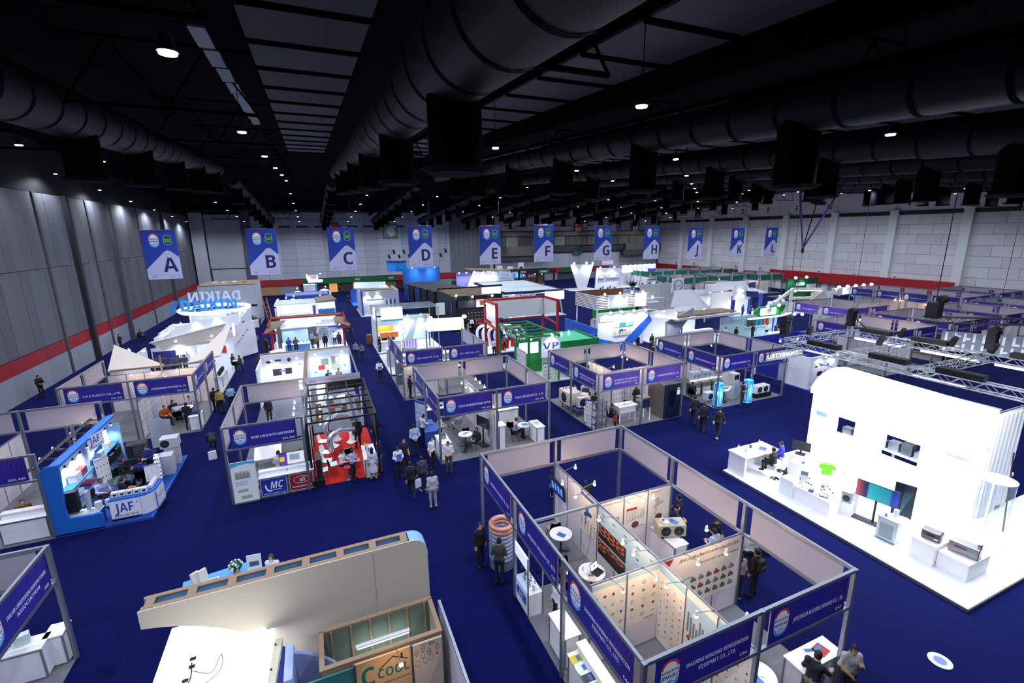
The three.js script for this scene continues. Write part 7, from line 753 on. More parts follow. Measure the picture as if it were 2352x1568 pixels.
{ const t = stand('white stand with slanting triangular wings behind the engineering stand', -13.2, -44.5, 6.2, 7.0, mat(0xb8bcc2, 0.7)), S = W1, CR = mat(0xe0d4c4, 0.6); box(t, 'platform', mat(0xb8bcc2, 0.7), 6.2, 0.08, 2, 3.1, 0, -1);
slab(t, 'triangle_wing', CR, [[-0.1, 3.9, 4.9], [0.0, 2.55, 7.1], [3.1, 2.55, 7.1]], 0.1); slab(t, 'triangle_wing', S, [[-0.1, 3.9, 4.9], [3.1, 2.6, 7.0], [0.9, 2.6, 3.4]], 0.08); slab(t, 'slanted_wall', mat(0xc9c2b4, 0.7), [[0.9, 1.95, -1.7], [4.6, 2.4, -1.7], [5.7, 3.75, -1.7], [0.0, 2.6, -1.7]], 0.12); slab(t, 'wall_cap', S, [[0.0, 2.62, -1.65], [5.75, 3.8, -1.65], [5.75, 3.8, -2.0], [0.0, 2.62, -2.0]], 0.06); slab(t, 'triangle_wing', CR, [[6.2, 3.85, -1.2], [4.3, 2.55, 7.1], [6.2, 2.6, 5.6]], 0.1); walls(t, W1, [[6.0, 2.0, 0.08, 3.0, 0.08, -1.78], [0.08, 2.4, 7.4, 0.05, 0.08, 3.2], [0.08, 2.0, 1.0, 3.4, 0.08, -1.2]]); walls(t, NAVY, [[1.6, 1.7, 0.04, 0.9, 0.1, -1.7]], 'blue_panel'); walls(t, RED, [[0.35, 0.6, 0.04, 5.2, 1.2, -1.7]], 'red_notice'); box(t, 'wall_unit', W3, 0.5, 0.25, 0.2, 2.2, 1.4, -1.6); box(t, 'grid_beam', MDF, 6.0, 0.1, 0.12, 3.1, 2.5, 7.05); lamps(t, [[0.5, 3.3, 4.4], [1.2, 3.1, 4.0], [2.0, 2.7, -1.0], [4.6, 2.9, -1.0]], 30, 0.3); }
[[-12.5, -44.6, 0x2c3038, 'stand'], [-12.1, -44.8, 0x3a3e46, 'behind'], [-11.4, -44.6, 0x3a4878, 'stand'], [-10.95, -44.3, 0x4a4e54, 'hold'], [-10.5, -44.2, 0x44464a, 'hold']].forEach(([x, z, c, p], i) => person(['person in black at the dark blue panel of the winged stand', 'person in grey with folded hands in the winged stand', 'person in blue shirt in the winged stand', 'person in grey jacket beside the blue shirt in the winged stand', 'last person of the row in the winged stand'][i], x, z, 180, { shirt: c, pose: p, y: 0.08, mask: 0 }));
{ const t = stand('second white slanted stand with cartons on its roof and a dotted panel', -13, -51.0, 6, 4.4); walls(t, W1, [[6, 3.0, 0.1, 3, 0.08, 0.3], [0.1, 2.8, 4.2, 0.1, 0.08, 2.3]]); slab(t, 'slanted_wall', W1, [[0.3, 2.5, 2.8], [5.9, 2.6, 0.9], [5.9, 4.0, 0.5], [1.4, 3.4, 2.2]], 0.1); slab(t, 'slanted_wall', W1, [[0.0, 2.4, 3.4], [1.2, 3.3, 2.2], [0.5, 3.4, 1.2], [0, 2.6, 2.4]], 0.1); box(t, 'roof_deck', W3, 4.6, 0.06, 1.8, 3, 2.35, 2.4); printBoard(t, 'dotted_panel', posA.cell((g, w, h) => { g.fillStyle = '#eeecf4'; g.fillRect(0, 0, w, h); g.fillStyle = '#2a2c36'; for (let i = 0; i < 9; i++) { g.beginPath(); g.arc(w * (0.3 + 0.055 * i), h * (0.62 - 0.05 * i), 5 + i % 3, 0, 7); g.fill(); } g.fillStyle = '#5a5c70'; fitText(g, 'P', w * 0.2, h * 0.08, 50, 40); for (let i = 0; i < 5; i++) g.fillRect(w * 0.12, h * (0.2 + 0.03 * i), w * 0.3, 2); g.fillStyle = '#d8b030'; g.beginPath(); g.arc(w * 0.2, h * 0.9, 16, 0, 7); g.fill(); }), 3.4, 3.1, 0.1, 6.05, 0.1, 2.2, 50 * R); lamps(t, [[0.6, 3.0, 2.6], [2.6, 3.6, 1.8], [4.2, 3.8, 1.2]], 34); tube(t, 'neon_oval', glow(0xfff4d8, 4), row(13, i => [5.9, 3.1 + 0.55 * Math.cos(i * 0.5236), 4.3 + 0.3 * Math.sin(i * 0.5236)]), 0.05, 6, 40); }
[[0xc09a58, -11.2, -47.6], [0xc8b860, -10.6, -47.4], [0xb08a50, -10.0, -47.7], [0xd0c878, -9.5, -47.5], [0xd8dce0, -8.9, -47.6]].forEach(([c, x, z], i) => prop('carton', ['first', 'second', 'third', 'fourth', 'grey last'][i] + ' carton on the roof of the slanted stand', 'box', mat(c, 0.8), 0.55, i > 3 ? 0.6 : 0.3, 0.45, x, 2.41, z - 1.2, 20 * i));
roundTable('white round table outside the dotted panel', -6.9, -44.9, { h: 0.72 }); person('person in black seated outside the dotted panel', -7.3, -45.1, 70, { pose: 'sit' }); person('person in grey seated outside the dotted panel', -6.6, -44.3, -60, { pose: 'sit', shirt: 0x33363e }); chair('white chair with back to the aisle outside the dotted panel', -7.0, -44.2, 180); chair('white chair under the person in grey outside the dotted panel', -6.6, -44.3, -60);
counter('white product counter under the yellow ring poster', -7.4, -40.3, 90, 2.2, 0.5, 0.9); for (let i = 0; i < 4; i++) prop('black_product', ['first', 'second', 'third', 'fourth'][i] + ' black product on the white counter by the winged stand', 'product', BLK, 0.2, 0.3, 0.2, -7.4, 0.9, -41.1 + 0.5 * i);
{ const t = stand('bright stand with illuminated ring and big blue company letters', -13, -60, 6, 10.2, mat(0xdfe8f4, 0.5)); const ring = mesh(t, 'light_ring', new THREE.TorusGeometry(3.1, 0.13, 8, 64).rotateX(Math.PI / 2), glow(0xdfeaff, 3.2)); ring.position.set(3.3, 4.0, 5); const rf = mesh(t, 'ring_fascia', new THREE.CylinderGeometry(3.05, 3.05, 0.4, 48, 1, true), mat(0xe8f0fa, 0.5)); rf.position.set(3.3, 3.95, 5); rf.material = new THREE.MeshStandardMaterial({ color: 0xe8f0fa, side: THREE.DoubleSide });
text3(t, 'DAIKIN', 1.0, [0.9, 4.25, 7.6], -4 * R, mat(0x2a86f0, 0.4, 0, { emissive: 0x2a86f0, emissiveIntensity: 0.5 })); text3(t, 'ASIA AC CONTROL', 0.26, [2.2, 3.88, 8.0], -4 * R, mat(0xe8f0ff, 0.5)); text3(t, 'DAIKIN', 1.0, [5.6, 4.55, 3.4], Math.PI, mat(0xc8d8f0, 0.4)); box(t, 'letter_rail', ALU, 5.2, 0.06, 0.06, 3.2, 4.2, 7.5); slab(t, 'blue_tail', mat(0x2a8ae0, 0.5), [[0.0, 4.2, 7.4], [0.4, 4.2, 7.4], [0.8, 5.2, 7.4], [0.5, 5.2, 7.4]], 0.1); box(t, 'core_wall', W1, 0.12, 3.4, 7.6, 5.95, 0.08, 5.0); box(t, 'core_wall', W1, 3.4, 3.2, 0.12, 1.9, 0.08, 1.4); for (const [x, z] of [[1.3, 4], [5.2, 4], [1.5, 7.2], [4.9, 7.2]]) cyl(t, 'ring_post', W1, 0.07, 3.9, x, 0.08, z, 0.07, 10); slab(t, 'side_canopy', mat(0xd8e4f4, 0.5), [[-0.8, 2.5, 9.0], [1.6, 2.5, 9.0], [1.6, 2.9, 6.4], [-0.2, 2.9, 6.4]], 0.1); box(t, 'blue_screen', mat(0x2c50c0, 0.4), 0.06, 1.4, 1.6, 6.05, 1.6, 8.4); box(t, 'blue_screen', mat(0x3a48b0, 0.4), 0.06, 1.2, 1.0, 6.05, 0.2, 8.4); lamps(t, [[1, 3.2, 8.6], [2.6, 3.6, 8.4], [4.6, 3.6, 8.2], [5.6, 3.4, 6], [5.7, 3.4, 3], [3.2, 3.6, 5.2]], 60, 0); }
person('person in grey shirt with arms raised at the corner of the ring stand', -6.1, -51.6, 20, { pose: 'phone', shirt: 0xa8acb0, pants: 0x5a4c40 }); person('person with green backpack beside the red roofed stand', -4.95, -48.9, 160, { shirt: 0x1c2420 }); person('person in brown shirt at the drone poster', -4.9, -42.0, 180, { shirt: 0x4a3c34, mask: 0 });
{ const t = stand('tall plain grey box room with flat roof near the back left', -13.2, -72.2, 6.2, 6.0), G = mat(0xb8bcc2, 0.5); walls(t, G, [[6.1, 2.5, 0.1, 3.1, 2.75, 5.9], [6.1, 2.4, 0.1, 3.1, 0.08, 5.9], [0.1, 5.2, 5.9, 6.15, 0.08, 3], [0.1, 5.2, 5.9, 0.05, 0.08, 3], [6.1, 5.2, 0.1, 3.1, 0.08, 0.1]]); box(t, 'flat_roof', MDF, 6.2, 0.06, 6, 3.1, 5.28, 3); box(t, 'joint_strip', DARK, 6.15, 0.08, 0.12, 3.1, 2.6, 5.92); printBoard(t, 'poster', pTech2, 1.6, 2.0, 0.04, 4.2, 0.2, 6.0); for (let i = 0; i < 4; i++) box(t, 'roof_parcel', i === 3 ? mat(0xd89020, 0.7) : WHITE, 0.5, 0.18, 0.4, 1.4 + 1.1 * i, 5.34, 3 + 0.4 * (i % 2)); lamps(t, [[2, 3, 6.3], [4.6, 3, 6.3]], 22, 0.2); }
counter('white reception desk with two attendants below the grey box room', -8.2, -64.6, 15, 2.4, 0.6, 0.95); person('first attendant in black and mask at the white reception desk', -8.7, -65.3, 10, { shirt: 0x1c1e26 }); person('second attendant in black and mask at the white reception desk', -7.8, -65.2, 0, { shirt: 0x22242c }); plant('green bush in front of the grey box room', -7.2, 0.05, -65.6, 2.0, { n: 60, pot: DARK });
{ const t = thing('orange_frame', 'leaning orange frame ladder beside the grey box room', 'frame', -6.4, 0, -70); for (const x of [0, 0.5]) bar(t, 'rail', mat(0xe08a18, 0.5), [x, 0, 0.4 * x], [x - 0.5, 2.9, -1], 0.12); for (let i = 0; i < 4; i++) bar(t, 'rung', mat(0xe08a18, 0.5), [-0.05 - 0.1 * i, 0.5 + 0.6 * i, -0.2 * i], [0.4 - 0.1 * i, 0.5 + 0.6 * i, -0.2 * i], 0.07); }
[[-5.6, -74], [-4.9, -76], [-3.8, -78]].forEach(([x, z], i) => person(['first', 'second', 'third'][i] + ' dark figure in the far aisle by the grey box room', x, z, 40 * i, { pose: i % 2 ? 'hold' : 'stand' }));
{ const t = stand('stand with duct picture wall and lilac name board behind the red floor', -4.15, -36.1, 6, 8.9, mat(0x5e636e, 0.8)); walls(t, W1, [[2.95, 2.85, 0.1, 1.5, 0.08, 0.1], [2.95, 2.85, 0.1, 4.5, 0.08, 0.1], [0.1, 2.85, 4.2, 3.02, 0.08, 2.1], [0.1, 2.6, 3.0, 0.05, 0.08, 1.6]]); box(t, 'top_edge', MDF, 6, 0.06, 0.3, 3, 2.93, -0.05); printBoard(t, 'poster', wDrone, 2.8, 2.2, 0.05, 1.5, 0.65, 0.2); printBoard(t, 'poster', wPSA, 2.8, 2.4, 0.05, 4.5, 0.45, 0.2); const c = txtA.cell((g, w, h) => { g.fillStyle = '#c0bcd0'; g.fillRect(0, 0, w, h); g.fillStyle = '#32307a'; fitText(g, 'psa', w * 0.08, h * 0.5, 70, 70); fitText(g, 'P.S.A.INTER-COOLING CO.,LTD.', w * 0.26, h * 0.5, w * 0.7, 50); g.fillStyle = '#2c2c80'; g.fillRect(0, h * 0.92, w, h * 0.08); }); letters(t, c, 2.95, 0.42, 4.5, 2.88, 8.6); for (const x of [3.05, 5.95]) box(t, 'front_post', W3, 0.1, 3.2, 0.1, x, 0.08, 8.55); box(t, 'side_board', MDF, 0.2, 0.1, 8.6, 3.02, 2.93, 4.5); box(t, 'side_frame', ALU, 0.08, 0.08, 8.6, 5.95, 2.9, 4.5); lamps(t, [[0.8, 2.75, 1.2], [2.4, 2.75, 1.2], [2.6, 2.5, 2.4], [3.6, 2.9, 1.2], [5.4, 2.9, 1.2], [4.4, 2.6, 6.4], [3.6, 2.6, 5.4], [5.4, 2.6, 4.4]], 26, 0.7, 0.07); }
for (let i = 0; i < 4; i++) { const t = thing('duct_model', ['first', 'second', 'third', 'fourth'][i] + ' silver duct piece on show under the lilac name board', 'duct', -0.6 + 0.75 * i, 0.08, -29.2 - 0.8 * (i % 2)); box(t, 'pedestal', mat(0x8a6a48, 0.7), 0.4, 0.7, 0.4, 0, 0, 0); cyl(t, 'duct_tube', ALU, 0.16, 0.4, 0, 0.7, 0, 0.16, 16, 0.4 * i); } roundTable('white round table under the lilac name board', 0.9, -30.4, { h: 1.0 }); counter('white display counter along the wall under the duct picture', -0.4, -33, 90, 2.4, 0.5, 0.9); person('person in beige at the duct picture wall', 0.9, -34.9, 0, { shirt: 0xa89478, hair: 0x2a1c14 }); person('person in dark shirt beside the beige one at the duct picture wall', 0.2, -34.7, 20, { shirt: 0x2a2c38 }); person('person in navy outside the drone poster wall', -3.4, -30.2, 30, { shirt: 0x1c2030 });
{ const t = stand('white exhibition house with red roof edge and people inside', -4.6, -54.4, 7, 8, mat(0xe4e8ec, 0.5)); walls(t, W1, [[6.2, 2.6, 0.1, 3.5, 0.08, 1.0], [0.1, 2.6, 3.0, 0.5, 0.08, 2.5], [0.1, 2.6, 2.0, 6.5, 0.08, 2.0], [1.2, 2.6, 0.1, 5.4, 0.08, 3.5], [0.1, 2.6, 2.4, 4.8, 0.08, 2.3]]); box(t, 'roof_slab', MDF, 6.8, 0.12, 1.1, 3.4, 2.75, 1.6); for (const [w, d, x, z] of [[7.2, 0.1, 3.5, 0.9], [0.1, 5, 0.0, 3.4], [0.1, 5, 7.0, 3.4]]) box(t, 'red_edge', RED, w, 0.3, d, x, 2.62, z); slab(t, 'front_canopy', W1, [[0.9, 2.2, 4.1], [6.2, 2.2, 4.1], [6.2, 2.85, 2.4], [0.9, 2.85, 2.4]], 0.08); slab(t, 'side_eave', MDF, [[-0.4, 2.2, 6.6], [0.9, 2.75, 6.2], [1.4, 2.9, 3.5], [0.1, 2.85, 3.5]], 0.1); slab(t, 'side_eave', MDF, [[6.0, 2.85, 6.2], [7.3, 2.4, 6.6], [7.0, 2.85, 3.5], [6.0, 2.9, 3.5]], 0.1); box(t, 'red_lip', RED, 6.8, 0.12, 0.1, 3.45, 2.86, 2.3); for (const x of [0.2, 6.7]) box(t, 'red_lip', RED, 1.3, 0.12, 0.1, x, 2.2, 6.6); for (const x of [0.3, 6.7]) box(t, 'red_post', RED, 0.2, 2.3, 0.2, x, 0.08, 6.3); box(t, 'meeting_glass', mat(0xa8c4d4, 0.15), 2.4, 1.5, 0.05, 2.2, 0.7, 3.9); box(t, 'meeting_frame', W1, 2.6, 0.6, 0.08, 2.2, 0.08, 3.9); const pb = box(t, 'circle_panel', W3, 1.4, 2.3, 0.06, 4.9, 0.1, 3.8); cyl(t, 'round_display', ALU, 0.6, 0.05, 4.85, 1.2, 3.86, 0.6, 30, Math.PI / 2); printBoard(t, 'poster', pBlue, 1.4, 2.0, 0.06, 6.0, 0.2, 4.8, -12 * R); for (const x of [1.0, 6.6]) { cyl(t, 'red_round_plinth', RED, 0.5, 0.12, x - 0.5, 0.1, 7.4, 0.5, 24); cyl(t, 'white_round_plinth', W1, 0.48, 0.5, x - 0.5, 0.2, 7.4, 0.48, 24); } lamps(t, [[1.6, 2.9, 4.4], [3.4, 2.9, 4.5], [5.4, 2.9, 4.4], [0.6, 2.4, 5.4], [6.4, 2.4, 5.4]], 46, -1); }
counter('blue and white product counter inside the red roofed house', -2.2, -48.6, 0, 2.2, 0.6, 0.9, { m: mat(0x4a90d8, 0.5) }); for (let i = 0; i < 6; i++) prop('filter_cartridge', 'clear filter cartridge on the blue and white counter', 'filter', mat(0xc8dce8, 0.3), 0.14, 0.34, 0.14, -3.1 + 0.36 * i, 0.9, -48.7, 0, 'cartridges in the red roofed house');
[['person in blue shirt at the counter of the red roofed house', -2.9, -47.6, 180, 0x2a5ac0, 'reach'], ['person in olive shirt at the counter of the red roofed house', -2.3, -47.5, 180, 0x5a6048, 'reach'], ['person in grey trousers in the doorway of the red roofed house', -0.9, -49.6, 60, 0x8a94a4, 'hold'], ['person in olive top at the door of the red roofed house', -0.4, -48.2, 120, 0x7a6e50, 'hold'], ['person in black seen from behind at the red roofed house', 0.3, -48.0, 180, 0x14151a, 'stand'], ['person in white shirt at the round display', 1.2, -49.2, 200, 0xe0e2e4, 'hold'], ['person in navy suit near the round display', 1.6, -48.2, 150, 0x232a44, 'stand'], ['person behind glass in the meeting room of the red house', -3.0, -51.2, 0, 0x8a94a0, 'stand'], ['second person behind glass in the meeting room of the red house', -1.9, -51.4, 0, 0x3a4048, 'hold']].forEach(([l, x, z, f, c, p]) => person(l, x, z, f, { shirt: c, pose: p, y: 0.08 }));
{ const t = stand('two-level white and blue lit stand with wide display shelves', -4.8, -68, 7, 7.2, mat(0xdfe6f2, 0.5)); walls(t, W1, [[6.4, 2.9, 0.1, 3.3, 0.08, 1.2], [0.12, 2.9, 5.4, 0.2, 0.08, 4], [0.12, 2.9, 3, 6.7, 0.08, 5.2]]); box(t, 'roof_frame', mat(0xdce6ff, 0.5), 6.8, 0.14, 0.3, 3.4, 3.05, 7.0); box(t, 'roof_frame', W1, 0.2, 0.14, 6, 0.1, 3.05, 4); slab(t, 'roof_wing', MDF, [[4.6, 3.2, 7.2], [7.0, 3.45, 7.2], [6.4, 3.7, 4.2], [4.4, 3.5, 4.4]], 0.1); box(t, 'sign_box', glow(0xf2f6ff, 1.4), 2.0, 0.7, 0.3, 5.7, 2.4, 7.0); box(t, 'blue_screen', mat(0x3a9ad8, 0.4), 1.9, 0.8, 0.2, 5.7, 1.5, 7.0); box(t, 'screen_wall', glow(0xeaf2ff, 1.2), 3.4, 0.9, 0.1, 2.2, 1.7, 4.4); for (let i = 0; i < 6; i++) { box(t, 'blue_column', i % 2 ? NAVY : W1, 0.3, 2.2, 0.3, 3.9 + 0.4 * i, 0.1, 3.4); } for (let i = 0; i < 5; i++) box(t, 'shelf_tray', W1, 1.2, 0.1, 0.5, 1.0 + 1.2 * i, 0.9 + 0.1 * (i % 2), 5.6); box(t, 'low_front', W1, 6.0, 0.8, 0.3, 3, 0.1, 7.0); box(t, 'led_line', glow(0xb8ccff, 4), 6.6, 0.05, 0.05, 3.3, 3.0, 7.18); box(t, 'led_line', glow(0xb8ccff, 4), 0.05, 2.4, 0.05, 0.08, 0.4, 7.1); lamps(t, row(5, i => [0.8 + 1.3 * i, 2.9, 5.8]), 50, 0.3); }
{ const t = stand('blue panelled stand with silver louvers behind the two-level stand', -4.2, -76.5, 6.2, 6.5); walls(t, BL, [[6, 2.8, 0.1, 3, 0.08, 0.2], [0.1, 2.6, 5, 0.1, 0.08, 3]]); walls(t, W1, [[0.5, 2.4, 0.2, 1.0, 0.08, 4.6], [0.4, 2.4, 0.2, 5.4, 0.08, 4.6]]); box(t, 'lilac_roof', mat(0x7a78b8, 0.5), 5.6, 0.12, 3.4, 2.9, 2.85, 3.2); for (let i = 0; i < 3; i++) box(t, 'louver_panel', DK, 0.4, 2.0, 0.2, 2.4 + 0.95 * i, 0.4, 4.7); for (let i = 0; i < 3; i++) box(t, 'blue_panel', mat(0x3a80d0, 0.5), 0.5, 2.2, 0.1, 1.9 + 0.95 * i, 0.3, 4.6); lamps(t, [[0.2, 2.7, 5], [1.2, 2.9, 5.2], [4.6, 2.8, 5.0], [5.8, 2.7, 5.2], [5.4, 2.9, 3]], 40, 0.4); }
{ const t = stand('far white stand with round pods and a pink lettered sign tower', -3.6, -86, 6, 7); for (const [x, y, r] of [[0.8, 0.9, 0.9], [4.8, 1.0, 0.95]]) { const o = mesh(t, 'round_pod', US, W1); o.scale.set(r * 1.1, r, r); o.position.set(x, y + 0.6, 3.4); } box(t, 'tower', W3, 1.7, 3.4, 1.6, 2.6, 0.08, 4.6); box(t, 'tower_side', mat(0x4a90d0, 0.5), 0.3, 3.3, 1.5, 3.6, 0.1, 4.7); box(t, 'tower_screen', WHITE, 0.9, 0.6, 0.1, 3.2, 2.5, 5.5, 20 * R); letters(t, tagText('Interlink', '#d04a60', '#f6eef0', 'italic bold'), 1.7, 0.8, 3.2, 4.1, 4.2); box(t, 'sign_box', W1, 2.2, 0.4, 0.6, 3.6, 3.7, 4.0); box(t, 'low_blue', BL, 2.6, 0.5, 0.3, 4.8, 0.6, 5.0); lamps(t, [[2.4, 5.0, 4.5], [4.4, 5.1, 4.5], [0.8, 3, 5], [5, 3, 5]], 40, 0.2); }
shellStand('shell stand with two machinery fascias behind the middle stand', { x: 4.85, z: -36.6, nx: 2, nz: 2, f: [['API. ASIA CO., LTD.', 'C28'], ['API. ASIA CO., LTD.', 'D27']], l: [0, 0], r: [0, 0], b: [null, null], walls: [[3, 1, 3, 5.4, {}], [0.1, 5.5, 2.5, 5.5, { 1: pTech }]] }); SG('warm arm spotlight inside the machinery fascia stand', 'spotlights of the machinery fascia stand', [[5.0, -31.0, 60], [7.8, -31.6, -90], [7.8, -32.6, 90]]);
[[5.3, -34.6, 0.7, 1.7, 0x70757a, 'tall grey brazing machine at the left of the machinery fascia stand'], [6.3, -35.2, 0.9, 1.3, 0xd0d4d8, 'white cased machine in the machinery fascia stand'], [9.2, -35.4, 1.5, 1.1, 0xb8bec6, 'low wide grey machine with white lid in the machinery fascia stand'], [6.0, -31.6, 0.5, 0.9, 0x30333a, 'dark machine under the first machinery fascia']].forEach(([x, z, w, h, c, l]) => { const t = thing('press_machine', l, 'machine', x, 0.02, z); rbox(t, 'case', mat(c, 0.4, 0.2), w, h, 0.7, 0, 0, 0, 0, 0.03); box(t, 'lid', WHITE, w * 0.9, 0.06, 0.6, 0, h, 0); box(t, 'control_panel', DK, w * 0.4, 0.2, 0.03, w * 0.2, h * 0.65, 0.36); cyl(t, 'roller', ALU, 0.08, w * 0.7, 0, h * 0.3, 0.36, 0.08, 12, 0, Math.PI / 2); });
person('person with dark hair at the machinery fascia stand edge', 5.3, -30.9, 100, { shirt: 0x15171c, pose: 'hold' });
{ const t = stand('open machine display stand with white tables behind the machinery fascias', 4.85, -44, 6, 7, mat(0xc8ccd0, 0.6)); for (const [x, z, w, h] of [[1.6, 5.6, 1.0, 1.1], [0.6, 4.4, 0.8, 1.5], [2.7, 5.0, 1.2, 0.9], [5.0, 5.6, 1.6, 1.0]]) { box(t, 'table_body', mat(0xa8aeb4, 0.5), w, h, 0.8, x, 0.08, z); box(t, 'table_top', WHITE, w + 0.1, 0.05, 0.9, x, h + 0.08, z); } lamps(t, [[1.5, 3.4, 5.6], [4, 3.4, 5.4]], 20, 0); for (const x of [1.5, 4]) bar(t, 'lamp_mast', ALU, [x, 0.1, 5.4], [x, 3.5, 5.5], 0.05); }
acUnit('grey upright coil machine with dark drum in the open display', 6.9, 0.08, -39.2, -20, 1.1, 1.6, 0.8, [[0, 1.1, 0.34]], { m: mat(0x8a9096, 0.4) }); screen('large lilac screen standing in the open display', 7.3, 1.0, -41.2, 20, 1.6, 0.8, scrM((g, w, h) => { g.fillStyle = '#b8b0f0'; g.fillRect(0, 0, w, h); g.fillStyle = '#6a50d0'; for (let i = 0; i < 5; i++) g.fillRect(w * (0.1 + 0.18 * i), 0, w * 0.08, h); }), { stand: 0.9 }); [['woman with blond hair seated in the open display', 8.9, -38.5, 30, 0x33343c], ['person with dark hair seated in the open display', 9.5, -38.3, -30, 0x3a2c28], ['person in white seated at the left of the open display', 5.5, -41.3, 60, 0xdadce0], ['person in maroon seated in the open display', 6.0, -42, 30, 0x702830]].forEach(([l, x, z, f, c], i) => { person(l, x, z, f, { pose: 'sit', y: 0.08, shirt: c, long: i < 2, hair: i ? 0x17100c : 0x8a6a40 }); chair('white chair under the ' + l, x, z, f, { y: 0.08 }); });
{ const t = stand('grey photo wall stand with open steel roof beams and lit sign boxes', 4.85, -49.2, 6.2, 4.6, mat(0xdde0e4, 0.5)); walls(t, W1, [[0.12, 3.0, 3.6, 0.1, 0.08, 2.0], [6.0, 2.7, 0.12, 3.1, 0.08, 0.3]]); printBoard(t, 'poster', wSky, 5.6, 2.5, 0.05, 3.0, 0.2, 0.42); box(t, 'green_edge', mat(0x5a9a3a, 0.5), 4.6, 0.08, 0.14, 3.6, 2.78, 0.3); for (const z of [0.3, 1.4, 2.5, 3.6]) box(t, 'roof_beam', ALU, 6.2, 0.12, 0.1, 3.1, 4.0, z); for (const x of [0.1, 6.1]) { box(t, 'roof_rail', ALU, 0.1, 0.12, 4.2, x, 4.0, 2.2); for (const z of [0.3, 4.2]) box(t, 'roof_post', ALU, 0.1, 4.0, 0.1, x, 0.08, z); } box(t, 'sign_box', glow(0xf4f8ff, 2.2), 2.0, 1.1, 0.25, 1.6, 3.2, 4.1); box(t, 'sign_foot', mat(0x5ab0e0, 0.5), 2.0, 0.16, 0.26, 1.6, 3.02, 4.1); box(t, 'side_sign', glow(0xf4f8ff, 1.6), 0.1, 1.0, 0.8, 0.05, 3.3, 3.4); box(t, 'orange_board', mat(0xe8a018, 0.5), 1.7, 0.5, 0.06, 0.9, 1.9, 3.4); box(t, 'orange_board', mat(0xd86818, 0.5), 1.7, 0.5, 0.06, 1.3, 1.3, 3.6); box(t, 'side_sign', W3, 0.9, 1.2, 0.12, 6.4, 3.2, 4.0); lamps(t, [[0.8, 3.1, 3.8], [2.4, 3.1, 3.8], [3.6, 2.9, 1.2], [5, 2.9, 1.2]], 34, 0.6); }
counter('white reception counter with wood strip at the photo wall stand', 6.1, -45.4, 0, 2.0, 0.6, 1.0); [['first receptionist in black and mask at the wood strip counter', 5.7, -46.1], ['second receptionist in black and mask at the wood strip counter', 6.5, -46.1]].forEach(([l, x, z]) => person(l, x, z, 0, { shirt: 0x17181e, long: true })); person('woman in black standing at the end of the wood strip counter', 5.1, -45.0, 60, { long: true, h: 1.62 }); acUnit('tall white outdoor unit with black fan behind the receptionists', 6.0, 0.08, -46.9, 0, 1.0, 1.7, 0.6, [[0, 1.2, 0.36]], { m: W1, gm: DK }); { const t = thing('wooden_box', 'small wooden bin beside the photo wall stand', 'bin', 4.6, 0, -49.6); box(t, 'bin_body', mat(0x8a5a30, 0.7), 0.5, 0.9, 0.4, 0, 0, 0); box(t, 'bin_top', mat(0xa87040, 0.7), 0.54, 0.05, 0.44, 0, 0.9, 0); }
{ const t = stand('lit white canopy sign on blue posts with bright end lamps', 9.0, -43.2, 4, 2.2, null); slab(t, 'canopy_face', glow(0xf4f8fa, 1.2), [[0, 2.5, 2.2], [3.4, 2.4, 2.2], [3.4, 3.5, 1.8], [0, 3.6, 1.8]], 0.08); slab(t, 'canopy_face', W1, [[3.4, 2.4, 2.2], [3.9, 2.5, 0.4], [3.9, 3.5, 0.4], [3.4, 3.5, 1.8]], 0.08); for (const [x, z] of [[0.1, 2.1], [3.4, 2.1], [3.8, 0.4]]) box(t, 'blue_post', BL, 0.1, 2.5, 0.1, x, 0, z); lamps(t, [[0.3, 3.7, 2.1], [3.5, 3.6, 2.2]], 70, 0.4, 0.16); }
{ const t = stand('grey rounded company stand with blue edge and wordmark', 5.4, -74, 5.4, 7.4); walls(t, mat(0xc4ccd2, 0.5), [[5, 3.4, 0.14, 2.8, 0.08, 6.8], [0.14, 3.4, 6, 5.3, 0.08, 3.8], [0.14, 3.4, 6, 0.2, 0.08, 3.8]]); box(t, 'blue_edge', BL, 0.2, 3.5, 0.3, 0.3, 0.08, 6.9); letters(t, tagText('❖ Tasaki', '#2a3440', '#c4ccd2'), 2.2, 0.6, 2.0, 2.3, 6.92); box(t, 'roof_slab', MDF, 4.4, 0.1, 2.6, 2.6, 3.45, 5.0); for (let i = 0; i < 4; i++) { box(t, 'blue_banner', i % 2 ? BL : WHITE, 0.22, 1.6, 0.04, 3.9 + 0.28 * i, 0.6, 6.9); box(t, 'dark_vent', DK, 0.14, 0.24, 0.05, 3.6, 0.8 + 0.34 * i, 6.9); } lamps(t, [[1.0, 3.2, 7.3], [2.4, 3.2, 7.3], [4, 4.2, 3]], 36, 0.3, 0.11); slab(t, 'tilted_roof', mat(0xc0d8e0, 0.4), [[-0.4, 3.6, 3.4], [4.6, 3.4, 3.4], [4.2, 4.1, 0.6], [0, 4.2, 0.6]], 0.1); }
